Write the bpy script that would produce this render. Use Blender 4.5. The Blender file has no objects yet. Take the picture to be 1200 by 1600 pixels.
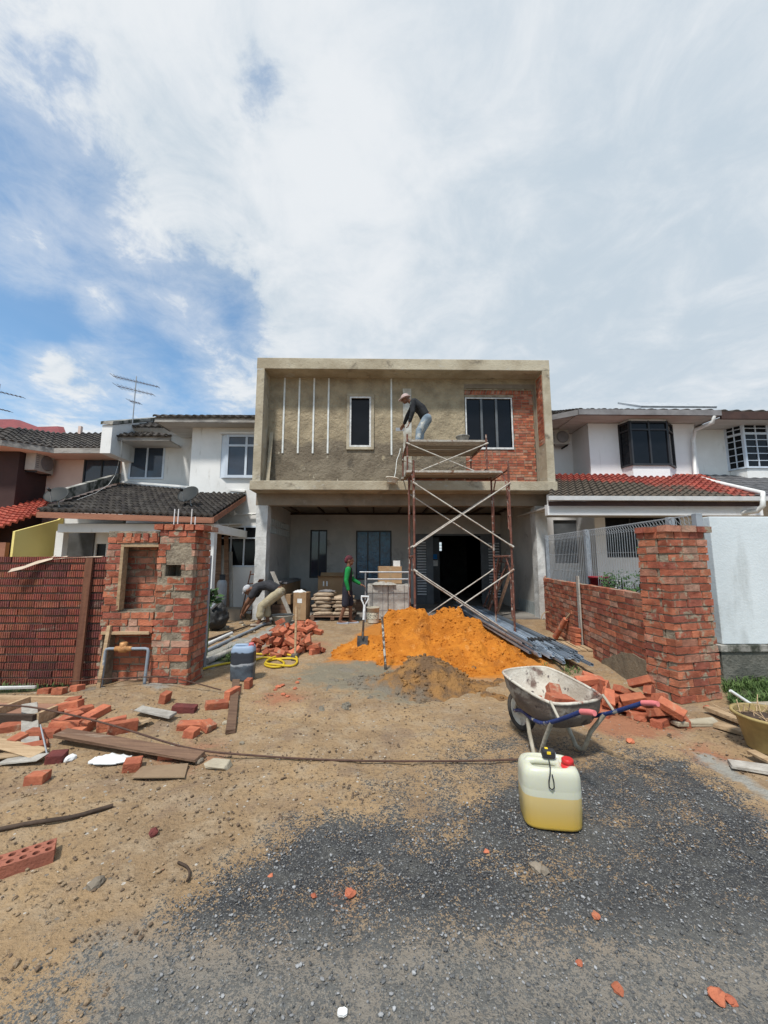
import bpy, bmesh, math, random
import numpy as np
from mathutils import Vector, Matrix, noise, Euler
R_ = math.radians
V = Vector
random.seed(7)
scene = bpy.context.scene
COL = scene.collection

# ------------------------------------------------------------------ camera
CAM = V((0, 0, 1.5)); PITCH = R_(7.2); YAW = R_(1.0); FPX = 600.0
FW = V((math.sin(YAW)*math.cos(PITCH), math.cos(YAW)*math.cos(PITCH), math.sin(PITCH)))
RT = V((math.cos(YAW), -math.sin(YAW), 0)); UP = RT.cross(FW)
cd = bpy.data.cameras.new('camera'); cam = bpy.data.objects.new('camera', cd); COL.objects.link(cam)
cd.sensor_fit = 'VERTICAL'; cd.sensor_height = 36; cd.lens = FPX/1600*36
cd.clip_start = 0.05; cd.clip_end = 3000
cam.matrix_world = Matrix(((RT.x, UP.x, -FW.x, 0), (RT.y, UP.y, -FW.y, 0), (RT.z, UP.z, -FW.z, CAM.z), (0, 0, 0, 1)))
scene.camera = cam
scene.view_settings.view_transform = 'Standard'; scene.view_settings.look = 'None'
scene.view_settings.exposure = 0.5; scene.view_settings.gamma = 1.0
def ray(px, py): return FW + RT*((px-600)/FPX) - UP*((py-800)/FPX)
def G(px, py, z=0.0):
    r = ray(px, py); t = (z-CAM.z)/r.z; return CAM + r*t
def P(px, py, Y):
    r = ray(px, py); return CAM + r*(Y/r.y)
def PXX(px, py, X):
    r = ray(px, py); return CAM + r*(X/r.x)
def Zf(py, Y, px=590): return P(px, py, Y).z
def Xf(px, Y, py=876): return P(px, py, Y).x

# ------------------------------------------------------------------ node helpers
class NT:
    def __init__(s, tree): s.t = tree; s.n = tree.nodes; s.l = tree.links
    def node(s, typ, **kw):
        n = s.n.new(typ)
        for k, v in kw.items(): setattr(n, k, v)
        return n
    def put(s, sock, val):
        if isinstance(val, bpy.types.NodeSocket): s.l.new(val, sock)
        elif isinstance(val, (tuple, list, Vector)) and len(val) == 3 and sock.type == 'RGBA': sock.default_value = (*val, 1)
        else: sock.default_value = val
    def math(s, op, a, b=0.0, c=None, clamp=False):
        n = s.node('ShaderNodeMath', operation=op, use_clamp=clamp)
        s.put(n.inputs[0], a); s.put(n.inputs[1], b)
        if c is not None: s.put(n.inputs[2], c)
        return n.outputs[0]
    def vmath(s, op, a, b=(0, 0, 0)):
        n = s.node('ShaderNodeVectorMath', operation=op); s.put(n.inputs[0], a); s.put(n.inputs[1], b)
        return n.outputs['Value'] if op in ('DOT_PRODUCT', 'LENGTH') else n.outputs[0]
    def mr(s, v, a, b, c=0.0, d=1.0, smooth=True):
        n = s.node('ShaderNodeMapRange'); n.interpolation_type = 'SMOOTHSTEP' if smooth else 'LINEAR'
        s.put(n.inputs[0], v)
        for i, q in enumerate((a, b, c, d)): s.put(n.inputs[i+1], q)
        return n.outputs[0]
    def noise(s, vec, scale, detail=6, rough=.55, dist=0.0):
        n = s.node('ShaderNodeTexNoise'); s.put(n.inputs['Vector'], vec)
        s.put(n.inputs['Scale'], scale); n.inputs['Detail'].default_value = detail
        n.inputs['Roughness'].default_value = rough; n.inputs['Distortion'].default_value = dist
        return n.outputs[0]
    def vor(s, vec, scale, feature='F1', out='Distance'):
        n = s.node('ShaderNodeTexVoronoi', feature=feature); s.put(n.inputs['Vector'], vec); s.put(n.inputs['Scale'], scale)
        return n.outputs[out]
    def mix(s, f, a, b, mode='MIX'):
        n = s.node('ShaderNodeMix', data_type='RGBA', blend_type=mode); s.put(n.inputs[0], f)
        s.put(n.inputs[6], a); s.put(n.inputs[7], b); return n.outputs[2]
    def scalevec(s, v, sc):
        n = s.node('ShaderNodeMapping'); s.put(n.inputs[0], v); n.inputs[3].default_value = sc; return n.outputs[0]
    def sep(s, v):
        n = s.node('ShaderNodeSeparateXYZ'); s.put(n.inputs[0], v); return n.outputs
    def comb(s, x, y, z):
        n = s.node('ShaderNodeCombineXYZ'); s.put(n.inputs[0], x); s.put(n.inputs[1], y); s.put(n.inputs[2], z); return n.outputs[0]

# ------------------------------------------------------------------ sky, clouds, sun
SUN_EL, SUN_AZ = R_(60), R_(205)       # azimuth measured clockwise from +Y
wd = bpy.data.worlds.new('World'); scene.world = wd; wd.use_nodes = True
w = NT(wd.node_tree); w.n.clear()
sky = w.node('ShaderNodeTexSky', sky_type='NISHITA'); sky.sun_disc = False
sky.sun_elevation = SUN_EL; sky.sun_rotation = SUN_AZ; sky.air_density = 1.0; sky.dust_density = 1.2; sky.ozone_density = 1.5
dirv = w.vmath('NORMALIZE', w.node('ShaderNodeTexCoord').outputs['Generated'])
dx, dy, dz = w.sep(dirv)
den = w.math('ADD', w.math('MAXIMUM', dz, 0.0), 0.16)
pr = w.comb(w.math('DIVIDE', dx, den), w.math('DIVIDE', dy, den), 0.0)
def lobe(px, py, deg, amp):
    d = ray(px, py).normalized()
    return w.math('MULTIPLY', w.mr(w.vmath('DOT_PRODUCT', dirv, tuple(d)), math.cos(R_(deg)), 1.0), amp)
def addall(xs):
    o = xs[0]
    for x in xs[1:]: o = w.math('ADD', o, x)
    return o
n1 = w.noise(w.vmath('ADD', pr, (3.1, 1.7, 0.4)), 1.15, 10, .56, .25)
n2 = w.noise(w.vmath('ADD', pr, (8.3, 4.1, 2.0)), 4.5, 9, .62, .5)
n3 = w.noise(w.vmath('ADD', pr, (1.3, 9.1, 5.0)), 0.9, 5, .5, .2)
# SKY BEGIN
n4 = w.noise(w.vmath('ADD', pr, (2.3, 6.6, 1.0)), 11.0, 8, .68, .6)
bias = addall([lobe(170, 440, 25, -.27), lobe(20, 350, 12, -.12), lobe(20, 530, 14, -.15), lobe(448, 205, 7, -.13), lobe(420, 140, 5, -.05), lobe(345, 80, 7, -.20), lobe(70, 40, 5, -.12), lobe(60, 180, 20, .20), lobe(320, 555, 11, -.14), lobe(470, 230, 9, -.06),
               lobe(850, 150, 46, .30), lobe(240, 120, 24, .18), lobe(330, 270, 13, .10), lobe(560, 330, 14, .18), lobe(1000, 560, 45, .30), lobe(170, 630, 10, .26), lobe(30, 402, 4.5, .24), lobe(150, 476, 3.2, .20), lobe(70, 570, 3, .2), lobe(360, 590, 7, .32), lobe(480, 515, 9, .24), lobe(300, 505, 5, .19), lobe(30, 620, 8, .14), lobe(130, 578, 4, .18)])
cm = addall([w.math('MULTIPLY', n1, .85), w.math('MULTIPLY', n2, .62), w.math("MULTIPLY", n4, .34), bias])
mask = w.math('MAXIMUM', w.mr(cm, .74, 1.06), w.mr(cm, .50, 1.10, .10, .66))
tone = addall([w.math("MULTIPLY", n2, 1.25), w.math("MULTIPLY", n4, .32), w.math('MULTIPLY', n3, .75), w.math('MULTIPLY', w.mr(cm, .8, 1.25), .16), lobe(120, 90, 20, .16), lobe(500, 330, 14, .24), lobe(560, 30, 22, .06), lobe(150, 620, 26, .24), lobe(1050, 250, 44, -.10), lobe(350, 260, 14, -.12), lobe(1000, 560, 24, -.06)])
cloudcol = w.mix(w.mr(tone, .88, 1.68), (4.0, 4.65, 5.25), (5.8, 6.05, 6.3))
SKYTINT = (.88, 1.28, 1.40)
# SKY END
mx = w.mix(mask, w.mix(1.0, sky.outputs[0], SKYTINT, 'MULTIPLY'), cloudcol)
bg = w.node('ShaderNodeBackground'); w.l.new(mx, bg.inputs[0]); bg.inputs[1].default_value = 0.1
wo = w.node('ShaderNodeOutputWorld'); w.l.new(bg.outputs[0], wo.inputs[0])
sd = bpy.data.lights.new('sun', 'SUN'); sd.energy = 2.9; sd.angle = R_(6); sd.color = (1.0, .95, .88)
so = bpy.data.objects.new('sun', sd); COL.objects.link(so)
sdir = V((math.sin(SUN_AZ)*math.cos(SUN_EL), math.cos(SUN_AZ)*math.cos(SUN_EL), math.sin(SUN_EL)))
so.rotation_euler = sdir.to_track_quat('Z', 'Y').to_euler(); so.location = sdir*60

# ------------------------------------------------------------------ materials
MATS = {}
def pm(name, c1, c2=None, scale=3.0, rough=.85, bump=.25, bscale=40.0, metal=0.0, stains=(), attr=None, attr_mul=False,
       stretch=(1, 1, 1), detail=8, spec=.3, extra=None, bdist=.02, lo=.35, hi=.65, rvar=0.0):
    """noise-mottled surface; stains = (colour, scale, lo, hi, stretch)"""
    m = bpy.data.materials.new(name); m.use_nodes = True; t = NT(m.node_tree); t.n.clear()
    out = t.node('ShaderNodeOutputMaterial'); b = t.node('ShaderNodeBsdfPrincipled'); t.l.new(b.outputs[0], out.inputs[0])
    tc = t.node('ShaderNodeTexCoord').outputs['Object']; oi = t.node('ShaderNodeObjectInfo').outputs['Random']
    off = t.math('MULTIPLY', oi, 37.0)
    vec = t.vmath('ADD', tc, t.comb(off, off, off)); sv = t.scalevec(vec, stretch)
    c2 = c2 or tuple(x*.7 for x in c1)
    f = t.mr(t.noise(sv, scale, detail, .6, .2), lo, hi)
    col = t.mix(f, c1, c2)
    if attr:
        a = t.node('ShaderNodeAttribute', attribute_name=attr).outputs['Color']
        col = t.mix(1.0, a, t.mix(f, (1.12, 1.12, 1.12), (.72, .72, .72)), 'MULTIPLY')
    if rvar:
        k = t.math('ADD', t.math('MULTIPLY', oi, 2*rvar), 1-rvar)
        col = t.mix(1.0, col, t.comb(k, k, k), 'MULTIPLY')
    for (sc, ss, lo_, hi_, st) in stains:
        q = t.noise(t.vmath('ADD', t.scalevec(vec, st), (ss*3.3, 7.7, 1.1)), ss, 9, .62, .3)
        col = t.mix(t.mr(q, lo_, hi_), col, sc)
    if extra: col = extra(t, vec, tc, col)
    t.put(b.inputs['Base Color'], col)
    b.inputs['Roughness'].default_value = rough; b.inputs['Metallic'].default_value = metal
    b.inputs['Specular IOR Level'].default_value = spec
    if bump:
        bn = t.node('ShaderNodeBump'); bn.inputs['Strength'].default_value = bump; bn.inputs['Distance'].default_value = bdist
        h = t.math('ADD', t.noise(vec, bscale, 6, .6), t.math('MULTIPLY', t.noise(vec, bscale*.2, 5, .6), 1.5))
        t.put(bn.inputs['Height'], h); t.l.new(bn.outputs[0], b.inputs['Normal'])
    MATS[name] = m
    return m
def glassy(name, col, rough=.06):
    return pm(name, col, tuple(c*.8 for c in col), rough=rough, bump=0.0, spec=.6)

# ------------------------------------------------------------------ objects
def wm(o):
    m = o.matrix_basis.copy(); p = o.parent
    while p: m = p.matrix_basis @ m; p = p.parent
    return m
def tag(o, label=None, cat=None, group=None, kind='thing'):
    if label: o['label'] = label
    if cat: o['category'] = cat
    if group: o['group'] = group
    if kind: o['kind'] = kind
    return o
def thing(name, label, cat, loc=(0, 0, 0), rz=0.0, group=None):
    o = bpy.data.objects.new(name, None); COL.objects.link(o); o.empty_display_size = .1
    o.location = loc; o.rotation_euler = (0, 0, rz); return tag(o, label, cat, group)
def copy_tree(o, parent=None):
    c = o.copy(); COL.objects.link(c); c.parent = parent
    for ch in [k for k in bpy.data.objects if k.parent == o]: copy_tree(ch, c)
    return c
class MB:
    def __init__(s): s.v = []; s.f = []; s.c = []; s.sm = []
    def add(s, vs, fs, col=(1, 1, 1), smooth=False):
        n = len(s.v); s.v.extend([tuple(v) for v in vs])
        for f in fs: s.f.append([n+i for i in f]); s.c.append(col); s.sm.append(smooth)
        return s
    def obox(s, o, a, b, c, col=(1, 1, 1), jit=0.0):
        o, a, b, c = V(o), V(a), V(b), V(c)
        if a.cross(b).dot(c) < 0: a, b = b, a
        vs = [o, o+a, o+a+b, o+b, o+c, o+a+c, o+a+b+c, o+b+c]
        if jit: vs = [v+V((random.uniform(-jit, jit), random.uniform(-jit, jit), random.uniform(-jit, jit))) for v in vs]
        return s.add(vs, [(0, 3, 2, 1), (4, 5, 6, 7), (0, 1, 5, 4), (1, 2, 6, 5), (2, 3, 7, 6), (3, 0, 4, 7)], col)
    def bx(s, x0, x1, y0, y1, z0, z1, col=(1, 1, 1), jit=0.0):
        return s.obox((x0, y0, z0), (x1-x0, 0, 0), (0, y1-y0, 0), (0, 0, z1-z0), col, jit)
    def cbox(s, c, size, rot=None, col=(1, 1, 1), jit=0.0):
        m = rot if rot is not None else Matrix.Identity(3)
        ax = [m @ V(e)*d for e, d in zip(((1, 0, 0), (0, 1, 0), (0, 0, 1)), size)]
        return s.obox(V(c)-(ax[0]+ax[1]+ax[2])*.5, *ax, col, jit)
    def tube(s, pts, r, n=8, col=(1, 1, 1), cap=True, flat=1.0):
        pts = [V(p) for p in pts]; rs = r if isinstance(r, (list, tuple)) else [r]*len(pts)
        t0 = (pts[1]-pts[0]).normalized(); u = t0.orthogonal().normalized(); rings = []
        for i, p in enumerate(pts):
            t = (pts[min(i+1, len(pts)-1)]-pts[max(i-1, 0)]).normalized()
            u = (u-t*u.dot(t)).normalized(); w_ = t.cross(u)
            rings.append([p+(u*math.cos(2*math.pi*k/n)+w_*math.sin(2*math.pi*k/n)*flat)*rs[i] for k in range(n)])
        vs = [v for q in rings for v in q]; fs = []
        for i in range(len(pts)-1):
            for k in range(n): fs.append((i*n+k, i*n+(k+1) % n, (i+1)*n+(k+1) % n, (i+1)*n+k))
        s.add(vs, fs, col, n > 5)
        if cap: s.add(rings[0], [tuple(range(n))[::-1]], col); s.add(rings[-1], [tuple(range(n))], col)
        return s
    def lathe(s, prof, n=20, mat=None, col=(1, 1, 1), cap=True, sx=1.0):
        m = mat or Matrix.Identity(4); vs = []; fs = []
        for (r, z) in prof:
            for k in range(n): vs.append(m @ V((r*sx*math.cos(2*math.pi*k/n), r*math.sin(2*math.pi*k/n), z)))
        for i in range(len(prof)-1):
            for k in range(n): fs.append((i*n+k, i*n+(k+1) % n, (i+1)*n+(k+1) % n, (i+1)*n+k))
        s.add(vs, fs, col, True)
        if cap: s.add(vs[:n], [tuple(range(n))[::-1]], col); s.add(vs[-n:], [tuple(range(n))], col)
        return s
    def quad(s, a, b, c, d, col=(1, 1, 1)): return s.add([a, b, c, d], [(0, 1, 2, 3)], col)
    def prism(s, pts, ext, col=(1, 1, 1)):
        pts = [V(p) for p in pts]; ext = V(ext); n = len(pts); nr = V((0, 0, 0))
        for i in range(n): nr += pts[i].cross(pts[(i+1) % n])
        if nr.dot(ext) > 0: pts = pts[::-1]
        vs = pts+[p+ext for p in pts]
        return s.add(vs, [tuple(range(n)), tuple(range(n, 2*n))[::-1]]+[(i, i+n, (i+1) % n+n, (i+1) % n) for i in range(n)], col)
    def build(s, name, mat, parent=None, local=False, bevel=0.0, origin=None, smooth=None):
        me = bpy.data.meshes.new(name); me.from_pydata(s.v, [], s.f); me.materials.append(mat)
        me.polygons.foreach_set('use_smooth', s.sm if smooth is None else [smooth]*len(s.f))
        ca = me.color_attributes.new('Col', 'FLOAT_COLOR', 'CORNER')
        buf = []
        for f, c in zip(s.f, s.c): buf.extend((c[0], c[1], c[2], 1.0)*len(f))
        ca.data.foreach_set('color', buf)
        o = bpy.data.objects.new(name, me); COL.objects.link(o)
        if parent is not None:
            o.parent = parent
            if not local: me.transform(wm(parent).inverted())
        elif origin is not None:
            o.location = origin; me.transform(Matrix.Translation(-V(origin)))
        me.update()
        if bevel:
            b = o.modifiers.new('bevel', 'BEVEL'); b.width = bevel; b.segments = 2; b.limit_method = 'ANGLE'; b.angle_limit = R_(40)
        return o
def base_of(mb):
    a = np.array(mb.v); return (float((a[:, 0].min()+a[:, 0].max())/2), float((a[:, 1].min()+a[:, 1].max())/2), float(a[:, 2].min()))
def single(mb, name, mat, label, cat, group=None, bevel=0.0, smooth=None):
    return tag(mb.build(name, mat, origin=base_of(mb), bevel=bevel, smooth=smooth), label, cat, group)
def remeshed(name, mb, mat, parent, voxel=.008, smooth=4, local=True):
    """one continuous skin over overlapping solids"""
    o = mb.build(name, mat, parent, local)
    r = o.modifiers.new('r', 'REMESH'); r.mode = 'VOXEL'; r.voxel_size = voxel
    sm = o.modifiers.new('s', 'SMOOTH'); sm.factor = .5; sm.iterations = smooth
    dg = bpy.context.evaluated_depsgraph_get(); dg.update()
    me = bpy.data.meshes.new_from_object(o.evaluated_get(dg)); old = o.data
    o.modifiers.clear(); o.data = me; bpy.data.meshes.remove(old); me.name = name
    me.polygons.foreach_set('use_smooth', [True]*len(me.polygons))
    if not me.materials: me.materials.append(mat)
    return o
def rotz(a): return Matrix.Rotation(a, 3, 'Z')
def fbm(x, y, z=0.0, oct=4):
    return noise.fractal(V((x, y, z)), 1.0, 2.0, oct)

# ------------------------------------------------------------------ material library
DUST = ((.33, .25, .16), 1.7, .50, .72, (1, 1, 1))
GREY = (.27, .25, .22)
m_brick = pm('brick_wall', (.4, .1, .05), scale=9, attr='Col', bump=.5, bscale=70, rough=.92,
             stains=[((.32, .265, .19), 6.5, .555, .63, (1, 1, 1)), ((.24, .19, .14), 17, .62, .70, (1, 1, 1)), ((.16, .05, .035), 11, .62, .74, (1, 1, 1))])
m_brick_low = pm('brick_low_wall', (.4, .1, .05), scale=9, attr='Col', bump=.5, bscale=70, rough=.92,
             stains=[((.30, .25, .18), 7.5, .60, .70, (1, 1, 1)), ((.16, .05, .035), 11, .62, .74, (1, 1, 1))])
m_brick_clean = pm('brick_wall_clean', (.4, .1, .05), scale=9, attr='Col', bump=.4, bscale=70, rough=.92,
             stains=[((.36, .31, .24), 14, .62, .74, (1, 1, 1))])
m_ribbed = pm('ribbed_brick', (.25, .08, .05), scale=5, attr='Col', bump=.4, bscale=60, rough=.85,
              stains=[((.25, .19, .15), 2.2, .57, .74, (1, 1, 3))])
m_mortar = pm('mortar', (.33, .275, .20), (.19, .155, .115), scale=6, bump=1.0, bscale=35, rough=.95)
m_loose = pm('loose_brick', (.47, .155, .08), (.34, .10, .055), scale=7, bump=.45, bscale=60, rough=.93, rvar=.22,
             stains=[((.38, .29, .20), 8, .57, .72, (1, 1, 1)), ((.17, .055, .04), 12, .61, .72, (1, 1, 1))])
m_oldbrick = pm('old_brick', (.17, .045, .038), (.11, .032, .03), scale=7, bump=.5, bscale=60, rough=.93, rvar=.1)
def two_tone(t, vec, tc, col):
    x, y, z = t.sep(tc)
    k = t.math('ADD', z, t.math('MULTIPLY', t.math('SUBTRACT', t.noise(tc, 1.3, 6), .5), .75))
    dry = t.mix(t.mr(t.noise(tc, 3, 8), .35, .7), (.37, .305, .205), (.245, .20, .135))
    return t.mix(t.mr(k, ZWET-.09, ZWET+.09), col, dry)
ZWET = Zf(690, 10.1)
m_plaster = pm('wall_plaster', (.150, .122, .088), (.215, .18, .132), scale=2.6, bump=1.0, bscale=14, bdist=.035, rough=.95, extra=two_tone,
               stains=[((.11, .092, .07), 3, .57, .70, (1, 1, 1)), ((.40, .335, .225), 1.9, .60, .70, (1, 1, .7)), ((.10, .085, .062), 1.1, .60, .68, (1, 1, .5)), ((.40, .36, .28), 9, .64, .72, (1, 1, .5))])
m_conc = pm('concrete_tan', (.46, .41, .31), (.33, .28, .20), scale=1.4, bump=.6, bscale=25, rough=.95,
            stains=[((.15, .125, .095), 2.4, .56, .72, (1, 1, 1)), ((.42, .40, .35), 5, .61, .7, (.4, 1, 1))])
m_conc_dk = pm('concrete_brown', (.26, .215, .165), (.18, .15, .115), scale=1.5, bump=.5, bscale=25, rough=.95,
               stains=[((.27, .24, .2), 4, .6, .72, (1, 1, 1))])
m_column = pm('column_plaster', (.62, .62, .60), (.44, .44, .42), scale=3, bump=.6, bscale=28, rough=.95,
              stains=[((.22, .20, .18), 5, .62, .72, (1, 1, .4))])
m_porch = pm('porch_plaster', (.50, .48, .44), (.40, .385, .36), scale=1.2, bump=.35, bscale=25, rough=.95,
             stains=[((.22, .20, .18), 1.6, .58, .75, (1, 1, 1))])
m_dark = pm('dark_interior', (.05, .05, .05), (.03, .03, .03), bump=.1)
m_floor = pm('porch_floor', (.25, .235, .21), (.17, .155, .14), scale=1.5, bump=.4)
m_white = pm('white_wall', (.78, .78, .765), (.68, .68, .66), scale=.8, bump=.12, bscale=30, rough=.9,
             stains=[((.36, .35, .32), 1.6, .60, .80, (1, 1, .35)), ((.55, .54, .51), 5, .58, .72, (1, 1, .25)), ((.2, .2, .18), 3.3, .68, .78, (1, 1, .4))])
m_white_r = pm('white_wall_clean', (.80, .805, .81), (.74, .745, .75), scale=.8, bump=.12, bscale=30, rough=.9,
             stains=[((.58, .58, .57), 1.8, .63, .82, (1, 1, .3))])
m_soffit = pm('soffit_board', (.55, .53, .50), (.45, .43, .40), scale=1, bump=.1, stretch=(1, 8, 1))
m_bluewhite = pm('pale_blue_wall', (.63, .68, .70), (.55, .60, .62), scale=.9, bump=.2, rough=.85,
                 stains=[((.42, .45, .45), 2, .58, .8, (1, 1, .25)), ((.36, .36, .34), 6, .66, .8, (1, 1, .2))])
m_mossy = pm('mossy_concrete', (.40, .38, .34), (.22, .21, .19), scale=2, bump=.7, bscale=20,
             stains=[((.05, .055, .042), 3, .45, .58, (1, 1, .6))])
m_yellow = pm('yellow_wall', (.80, .66, .24), (.72, .58, .2), scale=1, bump=.2)
m_pink = pm('pink_wall', (.72, .55, .47), (.64, .48, .41), scale=1, bump=.25)
m_brownwall = pm('maroon_wall', (.065, .035, .032), (.05, .028, .026), scale=1, bump=.2)
m_tile_dark = pm('roof_tile_dark', (.062, .052, .045), (.035, .03, .028), scale=3, bump=.5, bscale=30, rough=.9, attr='Col',
                 stains=[((.17, .15, .12), 5, .60, .76, (1, 1, 1))])
m_tile_red = pm('roof_tile_red', (.4, .08, .05), scale=3, bump=.4, bscale=30, rough=.8, attr='Col', stains=[((.12, .06, .05), 4, .62, .78, (1, 1, 1))])
def roof_x(t, vec, tc, col):
    x, y, z = t.sep(tc); k = addall_(t, t.math('MULTIPLY', t.noise(tc, 1.1, 8, .62), 1.0), t.math('MULTIPLY', t.math('SUBTRACT', 3.55, z), .55), t.math('MULTIPLY', x, -.10))
    return t.mix(t.mr(k, .42, .62), col, t.mix(t.noise(tc, 8, 5), (.05, .042, .035), (.15, .12, .09)))
def addall_(t, *xs):
    o = xs[0]
    for x in xs[1:]: o = t.math('ADD', o, x)
    return o
m_tile_mix = pm('roof_tile_weathered', (.4, .08, .05), scale=3, bump=.4, bscale=30, rough=.8, attr='Col', extra=roof_x,
                stains=[((.13, .08, .06), 6, .60, .75, (1, 1, 1))])
m_fascia = pm('orange_fascia', (.34, .155, .095), (.25, .11, .07), scale=2, bump=.3, stretch=(.3, 3, 3))
m_fascia_br = pm('brown_fascia', (.075, .042, .035), (.05, .03, .026), scale=2, bump=.2)
m_weathered = pm('weathered_fascia', (.36, .34, .31), (.17, .16, .15), scale=3, bump=.4, stretch=(.5, 2, 2))
m_gutter = pm('gutter_metal', (.66, .66, .65), (.50, .50, .50), scale=2, bump=.1, rough=.5)
m_gutter_dk = pm('gutter_dark', (.24, .23, .23), (.16, .15, .15), scale=2, bump=.1, rough=.5)
m_pvc = pm('white_pvc', (.74, .74, .72), (.62, .62, .6), scale=3, bump=.1, rough=.5)
m_greypvc = pm('grey_pvc', (.27, .30, .34), (.22, .25, .28), scale=5, bump=.1, rough=.5, stains=[((.5, .49, .47), 9, .58, .7, (1, 1, 1))])
m_brass = pm('brass', (.55, .29, .12), (.42, .2, .08), scale=20, bump=.2, rough=.5, metal=.3)
m_glass = pm('dark_glass', (.008, .009, .012), (.006, .007, .009), rough=.12, bump=0.0, spec=.22)
m_glass_blue = glassy('blue_grey_glass', (.035, .05, .075))
m_glass_film = pm('blue_film_glass', (.02, .12, .22), (.012, .05, .10), scale=6, rough=.2, bump=.5, bscale=12, spec=.6)
m_frame_lt = pm('pale_frame', (.60, .67, .75), (.52, .58, .66), bump=0.0, rough=.45)
m_frame_wh = pm('white_frame', (.70, .70, .69), (.48, .48, .47), scale=12, bump=.3, rough=.6)
m_frame_dk = pm('dark_frame', (.035, .038, .042), (.03, .03, .035), bump=0.0, rough=.4)
m_frame_gr = pm('grey_frame', (.12, .13, .14), (.09, .1, .11), bump=.1, rough=.5)
m_gblock = pm('glass_block', (.50, .55, .55), (.42, .47, .47), scale=5, bump=.2, rough=.15, spec=.6)
m_batten = pm('white_batten', (.72, .74, .72), (.58, .60, .58), scale=10, bump=.1, rough=.5)
m_louvre = pm('louvre_slat', (.60, .61, .61), (.5, .5, .5), bump=.05, rough=.5)
m_galv = pm('galvanised_steel', (.40, .46, .52), (.25, .30, .36), scale=4, bump=.1, bscale=20, rough=.42, metal=.25, stretch=(4, .4, 4), rvar=.55)
m_blackend = pm('black_plastic', (.018, .018, .02), (.03, .03, .032), bump=.1, rough=.5)
m_rust = pm('rusty_red_steel', (.20, .08, .055), (.115, .05, .036), scale=10, bump=.5, bscale=60, rough=.8,
            stains=[((.40, .36, .31), 7, .56, .66, (1, 1, 1))])
m_brace = pm('splattered_brace', (.52, .49, .43), (.38, .33, .28), scale=12, bump=.4, bscale=60, rough=.7,
             stains=[((.20, .10, .06), 9, .58, .68, (1, 1, 1))])
m_deck = pm('scaffold_deck', (.20, .18, .15), (.30, .27, .22), scale=3, bump=.4, stretch=(.3, 4, 4))
m_wood = pm('pale_timber', (.46, .33, .20), (.33, .22, .125), scale=4, bump=.35, bscale=40, stretch=(.4, 7, 7), rvar=.18, stains=[((.25, .17, .1), 3, .62, .75, (1, 1, 1))])
m_wood_old = pm('brown_timber', (.20, .12, .075), (.13, .075, .05), scale=4, bump=.4, bscale=40, stretch=(.4, 7, 7), rvar=.2,
                stains=[((.36, .29, .22), 5, .60, .75, (.4, 2, 2))])
m_wood_dk = pm('dark_timber', (.075, .05, .035), (.045, .03, .022), scale=5, bump=.4, stretch=(.4, 6, 6))
m_post = pm('red_brown_post', (.17, .075, .042), (.12, .05, .03), scale=4, bump=.3, stretch=(6, 6, .4))
m_greyboard = pm('grey_board', (.44, .41, .36), (.32, .29, .25), scale=4, bump=.4, stretch=(3, 3, .5), rvar=.15)
m_card = pm('cardboard', (.38, .245, .135), (.30, .185, .10), scale=2, bump=.15, rvar=.12)
m_bag = pm('paper_sack', (.42, .33, .235), (.30, .22, .15), scale=5, bump=.7, bscale=14, rvar=.2)
m_film = pm('plastic_wrapped_tile', (.46, .45, .41), (.34, .32, .29), scale=5, bump=.6, bscale=14, rough=.4)
m_paper = pm('white_paper', (.75, .75, .73), (.62, .62, .6), scale=8, bump=.5, bscale=16)
m_steel = pm('bare_steel', (.42, .44, .46), (.32, .33, .34), bump=.1, rough=.45, metal=.5)
m_rebar = pm('rusty_rebar', (.10, .055, .04), (.07, .04, .03), scale=10, bump=.4)
m_bush = pm('leaf', (.055, .115, .032), (.028, .06, .018), scale=5, bump=.1, rough=.6)
m_grass = pm('grass_blade', (.105, .165, .045), (.06, .105, .03), scale=5, bump=0, rough=.7)
m_flower = pm('pink_flower', (.7, .14, .25), bump=0)

# ------------------------------------------------------------------ ground
def gz(x, y):
    z = .034*fbm(x*.55, y*.55, 1.0)+.018*fbm(x*2.1, y*2.1, 5.0)
    d = ((x+2.9)/1.3)**2+((y-4.15)/.75)**2
    z += .10*math.exp(-d*1.4)
    if y > 8: z *= max(0, 1-(y-8)/3)
    return z
def ease(d, w_): return np.clip(.5-d/(2*w_), 0, 1)
def poly_sdf(X, Y, pts):
    d = np.full(X.shape, 1e9); ins = np.zeros(X.shape, bool); n = len(pts)
    for i in range(n):
        ax, ay = pts[i]; bx_, by = pts[(i+1) % n]; ex, ey = bx_-ax, by-ay
        t = np.clip(((X-ax)*ex+(Y-ay)*ey)/(ex*ex+ey*ey), 0, 1)
        d = np.minimum(d, np.hypot(X-ax-t*ex, Y-ay-t*ey))
        c = ((ay > Y) != (by > Y)) & (X < (bx_-ax)*(Y-ay)/((by-ay) if by != ay else 1e-9)+ax); ins ^= c
    return np.where(ins, -d, d)
def gp(*pp): return [tuple(G(*p)[:2]) for p in pp]
def axis(lo, hi, step, far):
    a = list(np.arange(lo, hi+1e-6, step)); s = step; x = hi; r = []
    while x < far: s *= 1.35; x += s; r.append(x)
    s = step; x = lo; l = []
    while x > -far: s *= 1.35; x -= s; l.append(x)
    return np.array(l[::-1]+a+r)
gx = axis(-5.0, 5.2, .034, 900); gy = axis(.7, 10.2, .034, 900)
X, Y = np.meshgrid(gx, gy)
Zg = np.zeros(X.shape)
for j in range(X.shape[0]):
    for i in range(X.shape[1]):
        x, y = X[j, i], Y[j, i]
        if -8 < x < 8 and -3 < y < 13: Zg[j, i] = gz(x, y)+.008*noise.noise(V((x*6, y*6, 0)))+.006*noise.noise(V((x*13, y*13, 4)))
Zg -= .004
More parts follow.
